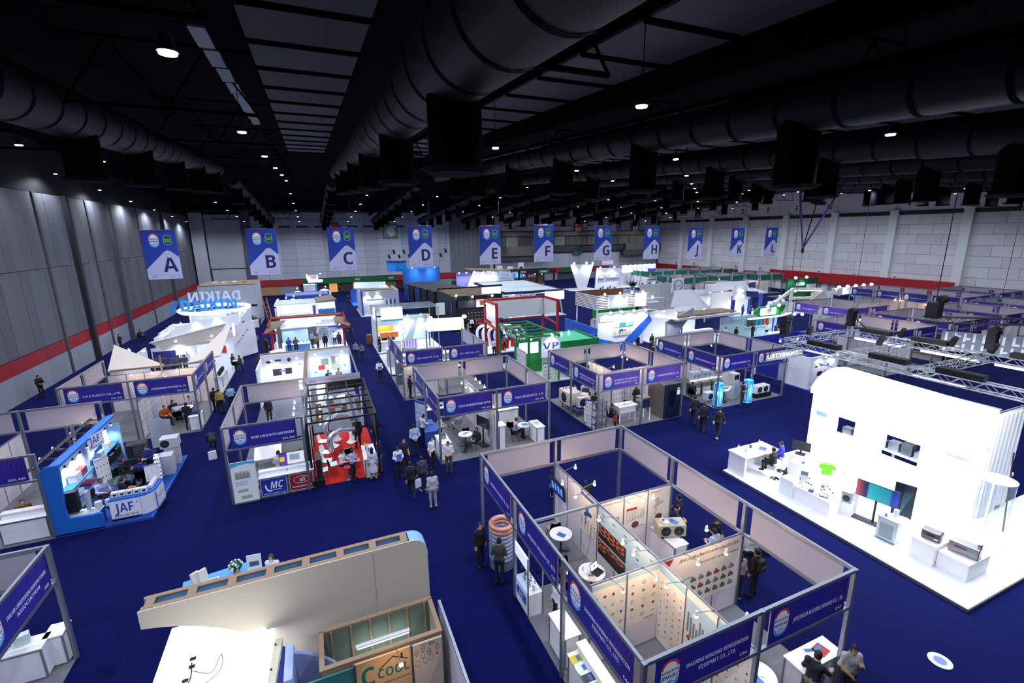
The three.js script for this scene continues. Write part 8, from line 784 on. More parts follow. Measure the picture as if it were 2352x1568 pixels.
{ const t = stand('blue arched stand and white robots at the far aisle end', 5.2, -84, 3, 6.5, mat(0x2a60c0, 0.6)); const s = new THREE.Shape(); s.moveTo(0, 0); s.lineTo(0, 1.8); s.quadraticCurveTo(0.9, 3.2, 1.8, 1.8); s.lineTo(1.8, 0); mesh(t, 'blue_arch', new THREE.ExtrudeGeometry(s, { depth: 0.4, bevelEnabled: false }), mat(0x2450a8, 0.5)).position.set(0, 0.08, 2); for (let i = 0; i < 3; i++) { cyl(t, 'white_tank', W1, 0.4, 1.3, 1.2 + 0.6 * i, 0.1, 5.4 - i, 0.35, 16); } lamps(t, [[1, 3, 4], [2.2, 2.8, 5]], 40, 0); } person('dark figure by the blue arch in the far aisle', 4.6, -79, 30, {}); person('person in blue near the far green portal', 1.8, -92, 180, { shirt: 0x2a60c0 }); person('dark figure in the far portal opening', 7.6, -96.5, 20, {}); person('second dark figure before the far portal', 4.2, -95, 0, {});
{ const t = stand('green framed stand with white logo panels and open green grid roof', 13.9, -36.2, 6, 6.2, mat(0xb8c4bc, 0.6)), f = (a, b, w = 0.14) => bar(t, 'green_frame', GRN, a, b, w); for (const x of [0.1, 2.6]) for (const z of [0.2, 6.1]) f([x, 0, z], [x, 3.65, z]); for (const x of [0.1, 2.6]) f([x, 3.65, 0.2], [x, 3.65, 6.1]); for (let i = 0; i < 6; i++) f([0.1, 3.65, 0.2 + 1.18 * i], [2.6, 3.65, 0.2 + 1.18 * i], 0.1); f([5.9, 0, 6.1], [5.9, 3.0, 6.1]); f([5.9, 0, 2.4], [5.9, 3.0, 2.4]); walls(t, GRN, [[2.4, 2.6, 0.1, 1.3, 0.1, 3.4]], 'green_wall'); printBoard(t, 'logo_panel', posA.cell((g, w, h) => { g.fillStyle = '#dfe4ee'; g.fillRect(0, 0, w, h); g.fillStyle = '#2a3a98'; fitText(g, 'VP', w / 2, h * 0.42, w * 0.86, 190, 'sans-serif', 'bold', 'center'); g.fillStyle = '#4a8a5a'; g.fillRect(w * 0.3, h * 0.75, w * 0.4, 6); }), 1.6, 1.5, 0.08, 1.9, 2.0, 6.14); printBoard(t, 'info_panel', pGreen, 1.3, 1.5, 0.06, 1.9, 0.1, 6.1); letters(t, tagText('Feel Clean', '#eafff0', '#1a7a3c', 'italic bold'), 2.3, 0.5, 1.3, 2.75, 3.48); letters(t, tagText('VENTPRO', '#d8f0dc', '#126a32'), 2.2, 0.5, 0.0, 3.0, 3.0, -90 * R); box(t, 'display_screen', glow(0xdfe8ee, 0.7), 1.7, 0.9, 0.06, 1.3, 1.7, 3.5); printBoard(t, 'info_panel', pTech2, 1.6, 2.2, 0.06, -0.02, 0.3, 5.0, -90 * R); slab(t, 'green_canopy', mat(0x3abf8a, 0.5), [[2.7, 2.9, 6.2], [6.0, 2.9, 6.2], [5.9, 3.0, 2.6], [3.0, 3.0, 2.6]], 0.08); box(t, 'canopy_edge', GRN, 3.4, 0.5, 0.12, 4.35, 2.6, 6.25); box(t, 'canopy_edge', GRN, 0.12, 0.5, 3.7, 6.0, 2.6, 4.4); tube(t, 'flex_duct', ALU, [[2.9, 2.3, 6.2], [3.4, 2.2, 6.0], [3.6, 1.5, 5.8], [3.6, 0.2, 5.8]], 0.16, 10, 24); walls(t, W1, [[3.2, 2.5, 0.1, 4.4, 0.1, 2.3]]); box(t, 'wall_screen', glow(0xeef2f4, 0.8), 1.5, 0.9, 0.06, 4.4, 1.3, 2.5); lamps(t, [[3.4, 3.1, 3.4], [4.2, 3.1, 3.6], [5.0, 3.1, 3.4], [1.9, 3.7, 6.4], [1.2, 3.0, 4.2]], 26, 0.4, 0.07); }
person('person in green shirt seated under the green canopy', 17.6, -32.6, 200, { pose: 'sit', shirt: 0x1a3a28, mask: 0 }); person('person in dark shirt under the green canopy', 19.2, -32.4, -20, { shirt: 0x1c2028 }); acUnit('white twin top fan chiller beside the green stand', 21.2, 0, -34.2, 0, 1.6, 2.0, 1.2, [[-0.4, 1.0, 0.3], [0.4, 1.0, 0.3]], { m: W3 });
{ const t = stand('dark red steel frame stand with grey suspended fascia walls', 13.9, -39.7, 6.2, 3.2, null), f = (a, b, w = 0.2) => bar(t, 'red_beam', RED, a, b, w); for (const [x, z] of [[0.1, 0.2], [0.1, 3.1], [6.0, 0.2], [6.0, 3.1]]) f([x, 0, z], [x, 5.2, z]); f([0.1, 5.2, 0.2], [0.1, 5.2, 3.1]); f([6, 5.2, 0.2], [6, 5.2, 3.1]); f([0.1, 5.2, 0.2], [6, 5.2, 0.2]); for (const z of [0.2]) f([0.1, 3.3, z], [6, 3.3, z], 0.14); f([0.1, 3.3, 0.2], [0.1, 3.0, 3.1]); f([6, 3.3, 0.2], [6, 3.0, 3.1], 0.14); walls(t, W3, [[5.7, 1.6, 0.1, 3.05, 3.5, 0.35]], 'fascia_wall'); slab(t, 'fascia_wall', W3, [[5.9, 3.5, 0.5], [5.9, 4.2, 3.0], [5.9, 5.1, 3.0], [5.9, 5.1, 0.5]], 0.08); slab(t, 'fascia_wall', W1, [[0.05, 3.4, 2.9], [0.05, 5.0, 3.1], [0.05, 5.1, 0.6], [0.05, 3.6, 0.6]], 0.08); lamps(t, row(4, i => [0.0, 5.0, 0.8 + 0.6 * i]), 16, 0, 0.07); }
{ const t = stand('crowded pipework display under the red steel frame', 13.95, -44, 6, 4.2); for (let i = 0; i < 4; i++) tube(t, 'white_pipe', W1, [[0.5 + 0.4 * i, 0.3, 1 + 0.6 * i], [0.5 + 0.4 * i, 1.9, 1 + 0.6 * i], [2.8 + 0.5 * i, 2.0, 1 + 0.6 * i], [3.4 + 0.5 * i, 0.6, 1.4 + 0.6 * i]], 0.14, 10, 30); for (let i = 0; i < 5; i++) { cyl(t, 'red_tank', mat(0xc02018, 0.4), 0.2, 1.0, 2 + 0.8 * i, 0.1, 3.4 - 0.5 * (i % 3), 0.2, 14); box(t, 'pump_base', RED, 0.5, 0.4, 0.4, 1.6 + 0.9 * i, 0.1, 1.2); } lamps(t, [[1.5, 3, 2], [3.4, 3, 2.4], [5, 3, 2]], 30, 0); }
for (let i = 0; i < 7; i++) person(['person in white shirt', 'person in black jacket', 'person in grey shirt', 'person in white polo', 'person in red polo', 'person in dark suit', 'person in pale shirt'][i] + ' among the pipework under the red frame', 14.6 + 0.8 * i, -39.0 - 0.7 * (i % 3), 50 * i, { shirt: [0xe2e4e6, 0x17181c, 0x7a7e86, 0xe6e6e6, 0xa82420, 0x1b1d26, 0xc0c8d4][i], pose: i % 2 ? 'hold' : 'stand' });
{ const t = stand('black stand with violet wordmark and red neon above product shelves', 14.3, -59, 6, 9, mat(0x2a2422, 0.7)); walls(t, DK, [[0.14, 4.0, 8.2, 0.07, 0.08, 4.3], [5.8, 2.8, 0.14, 3, 0.08, 8.2], [5.8, 4.2, 0.14, 3, 0.08, 0.2], [0.14, 3.2, 7.8, 5.9, 0.08, 4.2]], 'black_wall'); for (let i = 0; i < 7; i++) box(t, 'roof_batten', MDF, 5.6, 0.12, 0.5, 2.9, 4.0, 0.8 + 1.1 * i); box(t, 'black_header', DK, 5.6, 0.5, 0.3, 3, 3.7, 8.3); printBoard(t, 'photo_strip', scrM((g, w, h) => { g.fillStyle = '#2a2c30'; g.fillRect(0, 0, w, h); g.fillStyle = '#e0e4e8'; g.fillRect(w * 0.42, 0, w * 0.58, h); g.fillStyle = '#7a5a4a'; g.fillRect(w * 0.5, h * 0.2, w * 0.14, h * 0.6); g.fillStyle = '#b03040'; g.fillRect(w * 0.72, h * 0.2, w * 0.1, h * 0.6); }), 5.2, 0.95, 0.08, 3, 2.8, 8.32); const c = txtA.cell((g, w, h) => { g.fillStyle = '#0e0f14'; g.fillRect(0, 0, w, h); g.fillStyle = '#8a6af0'; fitText(g, 'INTROX', w / 2, h / 2, w * 0.9, h * 0.9, 'sans-serif', 'bold', 'center'); }); const p = letters(t, c, 2.6, 0.6, -0.05, 1.9, 7.2, -90 * R); p.rotation.set(0, -90 * R, Math.PI / 2, 'YXZ'); box(t, 'red_neon', glow(0xff3020, 3), 3.0, 0.06, 0.06, 4.0, 3.55, 8.5); box(t, 'black_portal', DK, 2.8, 0.2, 0.3, 5.0, 4.9, 6.8); box(t, 'portal_sign', glow(0xf0f0f0, 0.8), 2.4, 0.9, 0.12, 5.0, 4.0, 6.9); for (let i = 0; i < 24; i++) box(t, 'shelf_product', ALU, 0.22, 0.12, 0.08, 1.6 + 0.42 * (i % 8), 1.4 + 0.35 * (i / 8 | 0), 8.3); lamps(t, [[2.0, 4.1, 8.8], [4.4, 4.1, 8.8], [0.2, 4.3, 8.4]], 44, 0.2, 0.12); }
roundTable('high white table crowded with visitors before the black stand', 16.9, -48.6, { h: 1.05 }); [['woman in grey dress', 15.0, -48.2, 60, 0x8a8e94, 1], ['woman with white tote bag', 15.9, -48.0, 30, 0x1a1b20, 0], ['person in black', 16.4, -49.4, 0, 0x111217, 0], ['woman with brown hair', 17.3, -49.2, -20, 0x3a2c2a, 0], ['person in dark jacket', 17.9, -48.4, -90, 0x202228, 0], ['person in navy', 18.6, -47.6, -70, 0x1c2438, 0], ['person in white shirt', 16.1, -50.2, 10, 0xe4e4e6, 0]].forEach(([l, x, z, f, c, d]) => person(l + ' in the group before the black stand', x, z, f, { shirt: c, dress: !!d, long: d || c === 0x3a2c2a, pose: 'hold' })); prop('red_machine', 'red machine on the counter before the black stand', 'machine', mat(0xc01818, 0.4), 0.7, 0.4, 0.4, 17.0, 1.0, -50.3); counter('black counter carrying the red machine', 17.0, -50.3, 0, 1.4, 0.5, 1.0, { m: DK });
for (let i = 0; i < 5; i++) { const t = stand(['first', 'second', 'third', 'fourth', 'fifth'][i] + ' black container-like booth in the long dark row', 14.5 - 0.05 * i, -65 - 4.4 * i, 5.6, 3.6, null, 'container_booth'); box(t, 'side_wall', i === 4 ? BL : i === 2 ? mat(0x2a4a8a, 0.5) : DK, 0.12, 3.4 - 0.18 * i, 3.5, 0.06, 0.02, 1.8); box(t, 'front_wall', mat(0x1c1e24, 0.5), 5.5, 3.3 - 0.18 * i, 0.1, 2.8, 0.02, 3.5); box(t, 'roof_slab', mat(0x17181b, 0.6), 5.7, 0.16, 3.7, 2.8, 3.4 - 0.18 * i, 1.8); box(t, 'door', mat(0x30333a, 0.5), 0.04, 2.2, 0.9, -0.02, 0.02, 2.2); box(t, 'handle', CHROME, 0.03, 0.3, 0.04, -0.05, 1.1, 2.5); }
{ const t = thing('blue_cylinder', 'large bright blue cylindrical screen at the back', 'screen', 19.4, 0, -92); const m = mesh(t, 'cylinder_shell', new THREE.CylinderGeometry(3.6, 3.6, 3.6, 48), mat(0x2a78d8, 0.5)); m.position.y = 3.0; cyl(t, 'cylinder_base', BL, 3.2, 1.2, 0, 0, 0, 3.2, 40); lamps(t, [[-2.6, 5.0, 4.6], [1.5, 5.0, 5]], 60, 2); const u = thing('hanging_ring_sign', 'blue hanging drum sign beside banner D', 'sign', 12.0, 5.5, -75); cyl(u, 'drum', mat(0x2a90e8, 0.5), 1.5, 1.4, 0, 0, 0, 1.5, 32); cyl(u, 'dark_rim', NAVY, 1.55, 0.2, 0, 1.4, 0, 1.55, 32); for (const s of [-1, 1]) bar(u, 'wire', DARK, [s, 1.6, 0], [s, roofY(-75) - 5.3, 0], 0.03); const v = thing('stage_lights', 'cluster of black stage spotlights on a bar beside banner D', 'spotlights', 12.4, 7.4, -72); bar(v, 'light_bar', ALU, [-2, 0.8, 0], [7.5, 0.8, 0], 0.08); for (let i = 0; i < 8; i++) cyl(v, 'lamp_can', BLK, 0.18, 0.6, i < 6 ? -1.9 + 0.75 * i : 6.0 + 0.8 * (i - 6), 0.2 + 0.7 * (i % 2), 0, 0.14, 10, 0.4 * (i % 3), 0.3); for (const s of [-1.5, 7]) bar(v, 'wire', DARK, [s, 0.8, 0], [s, roofY(-72) - 7.2, 0], 0.03); }
{ const t = stand('white hexagonal ribbed stand with big fans and brown roof', 21.6, -77, 9, 6); for (let i = 0; i < 3; i++) { const x = 3.0 + 2.3 * i; slab(t, 'hex_rib', i === 2 ? mat(0xb8c0cc, 0.5) : W1, [[x - 0.7, 5.1, 4.2], [x - 2.2, 2.4, 5.4], [x - 0.7, 0.3, 5.8], [x + 1.6, 0.3, 5.6], [x + 2.4, 1.6, 5.2], [x + 1.4, 4.9, 4.0]], 0.3); } box(t, 'roof_slab', MDF, 7.4, 0.14, 3.6, 5.2, 5.1, 2.4, 0, 0, -0.06); walls(t, mat(0x6a68c8, 0.5), [[2.4, 2.4, 0.1, 0.6, 2.6, 4.2]], 'lilac_panel'); box(t, 'fan_box', W1, 2.6, 1.3, 1, 0.6, 1.4, 5.2); for (const x of [0.1, 1.3]) cyl(t, 'fan_disc', BLK, 0.45, 0.06, x, 1.55, 5.72, 0.45, 24, Math.PI / 2); box(t, 'white_leg', W1, 0.4, 1.4, 0.6, -0.5, 0.05, 5.2); box(t, 'white_leg', W1, 0.4, 1.4, 0.6, 1.7, 0.05, 5.2); letters(t, tagText('PIONEER', '#4a8af0', '#eef4ff'), 2.0, 0.6, 7.6, 4.1, 5.1); lamps(t, [[-0.4, 5, 5.2], [0.8, 5, 5.2], [2.2, 5.1, 5.0], [3.8, 5, 5], [5.6, 4.8, 5]], 46, 0.4, 0.12); box(t, 'lit_strip', glow(0xe8eaff, 2), 2.4, 0.9, 0.1, 7.7, 0.5, 6.0); }
{ const t = stand('white canopy stand with dark blue roof edges and wide floating roof', 22.6, -70, 9, 14.5, mat(0xc8ccd0, 0.6)); slab(t, 'roof_plate', mat(0xc4d4d4, 0.4), [[0.2, 3.5, 13.6], [8.4, 3.5, 13.6], [8.4, 3.7, 1.5], [0.2, 3.7, 1.5]], 0.08); for (const [a, b] of [[[0.1, 3.6, 1.4], [0.1, 3.4, 13.7]], [[8.5, 3.6, 1.4], [8.5, 3.4, 13.7]], [[0.1, 3.4, 13.7], [8.5, 3.4, 13.7]], [[0.1, 3.6, 1.4], [8.5, 3.6, 1.4]]]) { bar(t, 'roof_edge', mat(0x2a3048, 0.5), a, b, 0.3); bar(t, 'led_line', glow(0xf0f6ff, 2), [a[0], a[1] - 0.22, a[2] + 0.08], [b[0], b[1] - 0.22, b[2] + 0.08], 0.06); } letters(t, tagText('⏻ Zanotti', '#3a50c0', '#eef2ff'), 3.0, 1.0, 3.0, 2.3, 13.8); box(t, 'lit_sign', glow(0xf6faff, 2), 2.8, 1.1, 0.4, 7.4, 2.2, 13.9); for (const [x, z] of [[0.6, 13], [4.6, 13.2], [6.6, 13.2], [7.2, 13.2], [8.2, 12.5], [0.6, 3], [8, 3]]) box(t, 'white_column', W1, 0.35, 3.4, 0.35, x, 0.08, z); box(t, 'red_back_panel', RED, 2.2, 1.2, 0.1, 4.2, 1.6, 2.0); box(t, 'green_wall', mat(0x1a5a3a, 0.6), 1.2, 2.4, 0.1, 1.4, 0.1, 6); bar(t, 'timber_pole', mat(0xc8b890, 0.7), [8.7, 0, 13.9], [8.2, 3.3, 13.6], 0.14); walls(t, W1, [[4, 2.6, 0.1, 4, 0.08, 3.5]]); lamps(t, [[0.6, 3.2, 12], [2.4, 3.2, 10], [4.6, 3.2, 12], [6.6, 3.2, 10], [2.6, 3.3, 4], [6, 3.3, 5]], 40, 0, 0.11); }
for (let i = 0; i < 6; i++) person(['person in white shirt', 'person in white polo', 'person in black suit', 'person in pale blue', 'person in teal T-shirt', 'person in dark grey'][i] + ' under the wide floating roof', 25 + 1.0 * i, -58.2 - (i % 3), 60 * i, { shirt: [0xe8e8ea, 0xe4e6e8, 0x15161a, 0xa8bcd8, 0x2aa088, 0x3a3c42][i] });
{ const t = stand('dark steel frame stand with green and red signs at the back', 36, -87, 8, 5, mat(0x30302e, 0.8)); for (const x of [0.2, 4, 7.8]) for (const z of [0.2, 4.8]) box(t, 'dark_post', DK, 0.3, 4.0, 0.3, x, 0, z); for (const z of [0.2, 4.8]) box(t, 'dark_beam', DK, 8, 0.5, 0.3, 4, 3.5, z); for (let i = 0; i < 9; i++) box(t, 'roof_slat', DK, 0.12, 0.15, 4.6, 0.2 + 0.95 * i, 3.9, 2.5); letters(t, tagText('KUCHA', '#f0f0f0', '#303438'), 1.6, 0.6, 1.0, 3.5, 5.0); letters(t, tagText('BAAN', '#e8fff0', '#1a9a50'), 2.2, 0.5, 5.4, 3.5, 5.0); walls(t, mat(0x6a3a34, 0.6), [[7, 2.2, 0.1, 4, 0.1, 0.6]]); lamps(t, [[2, 3, 3], [6, 3, 3], [4, 3.2, 4]], 36, 0, 0.1); } [[38, -81.5, 0x15161a], [39.5, -81, 0x3a3030], [41.3, -81.8, 0xd0d0d4]].forEach(([x, z, c], i) => person(['first', 'second', 'third'][i] + ' visitor before the dark steel frame stand', x, z, 30 * i, { shirt: c }));
{ const t = stand('red white and blue far stand with circular emblems', 34.5, -93, 6, 4); for (const [x, y] of [[0.6, 3.4], [3.0, 3.2], [5.4, 3.9]]) { box(t, 'white_fin', W1, 1.2, 1.8, 0.2, x, y - 0.6, 3.4); cyl(t, 'round_emblem', RED, 0.4, 0.06, x, y, 3.52, 0.4, 24, Math.PI / 2); } box(t, 'blue_screen', mat(0x3a90d8, 0.4), 2.4, 0.9, 0.1, 4.8, 2.0, 3.6); box(t, 'red_wall', RED, 2.0, 1.6, 0.1, 3.6, 0.1, 3.7); walls(t, W1, [[6, 3, 0.1, 3, 0.1, 0.3]]); lamps(t, [[1, 3.6, 4], [2.2, 3.6, 4], [4.6, 3.4, 4.2]], 40, 0.4, 0.12); }
{ const t = stand('tall white funnel-shaped stand wall topped with lamps', 45.5, -82, 6, 4); slab(t, 'funnel_wall', W1, [[1.8, 0.2, 3.4], [3.6, 0.2, 3.4], [5.2, 4.9, 3.2], [0.0, 5.1, 3.2]], 0.2); slab(t, 'funnel_side', W3, [[3.6, 0.2, 3.4], [4.4, 0.2, 1.0], [5.6, 4.8, 1.0], [5.2, 4.9, 3.2]], 0.2); lamps(t, [[0.6, 5.3, 3.6], [3.4, 5.3, 3.6], [4.8, 5.2, 3.6]], 60, 0.4, 0.2); }
{ const t = stand('white tapering wall with glowing blue names and product stickers', 45.6, -74.5, 7, 5); slab(t, 'tapered_wall', W1, [[0, 0.4, 4.4], [4.4, 0.4, 4.4], [6.2, 4.7, 3.6], [0.8, 4.9, 3.6]], 0.25); for (const [x, w] of [[1.6, 1.6], [4.0, 2.4]]) { const q = letters(t, tagText(x < 2 ? 'DAIREI' : 'SUPERCOLD', '#f4f6ff', '#8a94f0'), w, 0.6, x, 3.0, 4.1); q.rotation.x = -0.18; } for (let i = 0; i < 8; i++) box(t, 'sticker', [mat(0xc8b030, 0.5), NAVY, mat(0x6a8ab0, 0.5)][i % 3], 0.3, 0.5, 0.06, 0.6 + 0.5 * i, 0.7 + 0.25 * (i % 3), 4.5); lamps(t, [[3.8, 5.0, 4.6], [1.0, 5.0, 4.4]], 60, 0.4, 0.16); walls(t, mat(0xb89a30, 0.7), [[3, 0.7, 0.3, 1.4, 0.08, 4.9]], 'yellow_plinth'); }
{ const t = stand('white lettered stand with row of globe lamps along the header', 54.5, -84, 12, 6); box(t, 'header', W1, 8.6, 1.5, 0.3, 7.0, 3.0, 5.4); box(t, 'header_side', mat(0xb8b4f0, 0.5), 0.3, 1.5, 4, 2.7, 3.0, 3.4); box(t, 'upper_sign', W1, 2.6, 0.8, 0.3, 1.0, 4.6, 3.0); letters(t, tagText('✕ KULTHORN', '#20245a', '#f2f4fa'), 5.4, 1.2, 7.2, 3.1, 5.58); box(t, 'blue_wave', NAVY, 2.0, 0.7, 0.06, 10.2, 3.0, 5.58); for (const x of [3, 6, 9, 11]) box(t, 'white_post', W1, 0.25, 3, 0.25, x, 0.08, 5.2); walls(t, W1, [[11, 2.8, 0.1, 6, 0.08, 0.5], [0.1, 2.8, 4, 8, 0.08, 2.6]]); bar(t, 'slanted_post', W1, [10.4, 0, 5.6], [11.4, 3.0, 5.4], 0.35); lamps(t, row(7, i => [3.4 + 1.2 * i, 4.4, 5.9]), 34, 0.3, 0.2); }
plant('tall green indoor plant before the lettered globe lamp stand', 55.5, 0.05, -72.5, 3.2, { n: 60 }); for (let i = 0; i < 6; i++) person(['person in blue shirt', 'person in black', 'person in white', 'person in grey', 'person in dark blue', 'person in brown'][i] + ' at the tables before the globe lamp stand', 52 + 1.7 * i, -68 - 1.2 * (i % 3), 50 * i, { shirt: [0x2a50c0, 0x15161a, 0xe6e6e8, 0x7a7e84, 0x1c2a50, 0x4a382c][i], pose: i % 2 ? 'sit' : 'stand' });
{ const t = stand('stand with small blue lit graphics and wall screens under a brown ceiling', 57.5, -73, 8, 4.5); walls(t, W1, [[4, 2.4, 0.1, 2, 0.08, 2], [4, 2.4, 0.1, 6, 0.08, 1]]); printBoard(t, 'poster', pBlue, 3.4, 2.0, 0.06, 2, 0.3, 2.1); box(t, 'screen', glow(0xd06a40, 0.8), 1.2, 0.7, 0.06, 5.4, 1.3, 1.1); box(t, 'roof_slab', MDF, 4.4, 0.1, 2, 3, 2.6, 1.4); lamps(t, [[2, 2.4, 3.2], [6, 2.4, 2.6]], 40, 0.5, 0.12); }
{ const t = stand('square white louvered header box with brown inside on thin posts', 28.2, -47.6, 7.0, 4.8, null); for (let i = 0; i < 9; i++) for (const [w, d, x, z] of [[6.8, 0.06, 3.4, 4.6], [0.06, 4.5, 0.0, 2.4], [0.06, 4.5, 6.8, 2.4]]) box(t, 'louver_slat', W1, w, 0.09, d, x, 2.75 + 0.18 * i, z); box(t, 'solid_sign', W1, 2.6, 1.4, 0.1, 2.8, 2.8, 4.66); box(t, 'solid_sign', glow(0xf6faff, 1.0), 1.5, 1.5, 0.1, 5.9, 2.8, 4.66); walls(t, mat(0x7a5238, 0.8), [[6.8, 1.6, 0.06, 3.4, 2.75, 0.1], [6.6, 1.5, 0.05, 3.4, 2.75, 4.5]], 'brown_lining'); for (const [x, z] of [[0.2, 4.5], [3.2, 4.5], [6.6, 4.5], [0.2, 0.2], [6.6, 0.2]]) box(t, 'thin_post', W1, 0.12, 2.8, 0.12, x, 0, z); box(t, 'green_band', mat(0x32b02c, 0.5), 5.4, 0.8, 0.8, 3.4, 1.7, 3.2); box(t, 'white_shelf', W1, 5.4, 0.1, 0.9, 3.4, 1.4, 3.2); for (let i = 0; i < 5; i++) box(t, 'shelf_goods', i % 2 ? NAVY : W1, 0.8, 1.2, 0.6, 1.2 + 1.1 * i, 0.05, 2.6); lamps(t, [[0.8, 4.5, 5.0], [2.8, 4.5, 5.0], [4.4, 4.5, 5.0], [5.9, 4.5, 5.0]], 30, 0.2, 0.12); } person('person in green shirt beside the louvered header stand', 26.6, -44.6, 200, { shirt: 0x1fa078, mask: 0 }); person('person in grey seen from behind near the louvered header stand', 24.9, -43.4, 180, { shirt: 0x5a606c, mask: 0 });
{ const t = stand('blue and white stand with folded V-shaped wall and world map', 22.8, -40.5, 6.1, 6.1, mat(0xdde2e8, 0.6)); const V = (n, m, pts, y0 = 0) => prism(t, n, m, pts, 0.16, 0, y0, 6.0); V('white_wall', W1, [[0, 1.8], [0, 4.1], [5.6, 4.1], [5.4, 3.4], [2.5, 1.1]]); slab(t, 'blue_band', mat(0x2f6fdc, 0.45), [[0, 0.3, 6.25], [2.5, 0.3, 6.25], [2.5, 1.15, 6.25], [0, 1.85, 6.25]], 0.2); slab(t, 'blue_band', mat(0x2a62c8, 0.45), [[2.2, 0.6, 6.32], [3.0, 0.3, 6.32], [6.0, 3.0, 6.1], [5.6, 3.6, 6.1], [2.6, 1.2, 6.32]], 0.2); walls(t, BL, [[1.5, 2.2, 0.2, -1.0, 0.1, 6.2], [0.15, 2.2, 3, -1.7, 0.1, 4.8]], 'blue_box'); box(t, 'left_wall', mat(0x2f6fdc, 0.45), 0.12, 2.6, 5.8, 0.06, 0.1, 3.0); slab(t, 'header', W1, [[5.6, 3.4, 6.2], [8.6, 2.9, 6.6], [8.6, 3.6, 6.4], [5.6, 4.1, 6.1]], 0.12); box(t, 'brown_top', MDF, 3.4, 0.08, 0.8, 7.0, 3.9, 5.7, 5 * R); printBoard(t, 'world_map', pWorld, 1.9, 0.8, 0.04, 2.6, 1.9, 6.2); letters(t, tagText('SCI HVAC', '#8a2a3a', '#f4f6fa'), 1.8, 0.4, 1.0, 3.3, 6.2); box(t, 'logo_card', mat(0x3a9a88, 0.5), 0.7, 0.35, 0.03, 2.6, 2.75, 6.2); box(t, 'logo_card', mat(0x7ac0e8, 0.5), 0.6, 0.35, 0.03, 3.5, 2.75, 6.2); walls(t, W1, [[2.8, 2.8, 0.1, 5.8, 0.1, 3.4]]); box(t, 'product_picture', mat(0xa8b8c0, 0.4), 1.5, 0.8, 0.06, 5.2, 1.1, 3.6); box(t, 'pink_frame', glow(0xff7088, 1.6), 2.3, 0.05, 0.05, 5.2, 0.85, 3.7); lamps(t, [[0.8, 4.2, 6.8], [2.0, 4.2, 6.8], [3.3, 4.2, 6.8], [4.6, 4.2, 6.8], [6.6, 3.9, 6.9], [8.0, 3.6, 7.0], [5.6, 2.9, 4.6]], 34, 0.7, 0.12); } person('person in black suit and mask before the V-shaped stand', 27.4, -34.6, 0, {}); person('woman in black dress before the V-shaped stand', 28.9, -34.4, -10, { long: true, dress: true }); person('person in dark polo seated before the V-shaped stand', 28.2, -33.8, 20, { pose: 'sit' });
{ const t = stand('white angled portal stand with stripes beside the V-shaped stand', 30.8, -40, 8.6, 6, mat(0xe0e4e8, 0.6)); slab(t, 'portal_frame', mat(0x9aa0a8, 0.5), [[0, 0.1, 5.6], [0.4, 0.1, 5.6], [0.5, 2.3, 5.4], [3.6, 3.3, 5.0], [3.6, 3.7, 5.0], [0, 2.6, 5.4]], 0.3); for (let i = 0; i < 5; i++) box(t, 'blue_stripe', mat(0x4a68c0, 0.5), 0.12, 1.8, 0.1, 1.0 + 0.3 * i, 0.2, 5.0); walls(t, W1, [[8, 2.8, 0.1, 4.2, 0.1, 0.6]]); box(t, 'display_bar', W1, 6, 0.9, 0.6, 4.6, 0.1, 3.6); lamps(t, [[3, 2.9, 3], [5, 2.9, 3], [7, 2.9, 3]], 44, 0.4, 0.16); box(t, 'grid_roof', MDF, 8.2, 0.12, 2.0, 4.6, 3.0, 4.6); box(t, 'grey_gutter', W3, 8.4, 0.2, 0.3, 4.7, 2.75, 5.8); }
{ const t = stand('grey flat wall cabin with hatch between the pyramid and the globe lamps', 40.6, -55, 7.6, 4); walls(t, mat(0xbcc0c0, 0.5), [[3.6, 4.0, 0.12, 1.8, 0.08, 3.6], [3.8, 4.0, 0.12, 5.6, 0.08, 3.6]]); walls(t, W3, [[3.4, 2.2, 0.6, 1.8, 0.08, 4.4], [2.0, 1.8, 0.5, 1.0, 0.08, 5.2], [3.0, 1.9, 0.1, 5.4, 0.08, 4.4]], 'cabin_block'); for (let i = 0; i < 6; i++) box(t, 'clip_lamp', BLK, 0.2, 0.15, 0.2, 0.6 + 1.2 * i, 4.1, 3.4); box(t, 'dark_banner', DK, 1.8, 2.6, 0.1, -1.4, 0.3, 4.2); lamps(t, [[1.4, 2.5, 4.6]], 30, 0, 0.14); }
{ const t = stand('plain grey truncated pyramid hood over a stand', 38.4, -47.4, 8.2, 4.4, null); slab(t, 'hood_face', mat(0xc8cacc, 0.5), [[0.0, 1.6, 4.4], [6.0, 1.6, 4.4], [4.6, 4.0, 2.6], [2.4, 4.0, 2.6]], 0.1); slab(t, 'hood_face', mat(0xbabcbe, 0.5), [[6.0, 1.6, 4.4], [8.2, 1.6, 2.6], [6.2, 3.8, 1.4], [4.6, 4.0, 2.6]], 0.1); for (const [x, z] of [[0.2, 4.2], [5.9, 4.2], [8.0, 2.7]]) box(t, 'hood_post', W3, 0.15, 1.7, 0.15, x, 0, z); const s = thing('round_logo_sign', 'square white sign with round navy monogram above the pyramid hood', 'sign', 44.6, 0, -48.6); box(s, 'sign_post', W1, 0.4, 3.2, 0.2, 0, 0, -0.1); printBoard(s, 'sign_face', posA.cell((g, w, h) => { g.fillStyle = '#eceff2'; g.fillRect(0, 0, w, h); g.strokeStyle = '#3a4a7a'; g.lineWidth = 18; g.beginPath(); g.ellipse(w / 2, h / 2, w * 0.36, h * 0.36, 0, 0, 7); g.stroke(); g.fillStyle = '#2a2c30'; fitText(g, 'i.x.i', w / 2, h / 2, w * 0.5, 90, 'serif', 'bold', 'center'); }), 1.9, 1.9, 0.2, 0, 3.1, 0); }
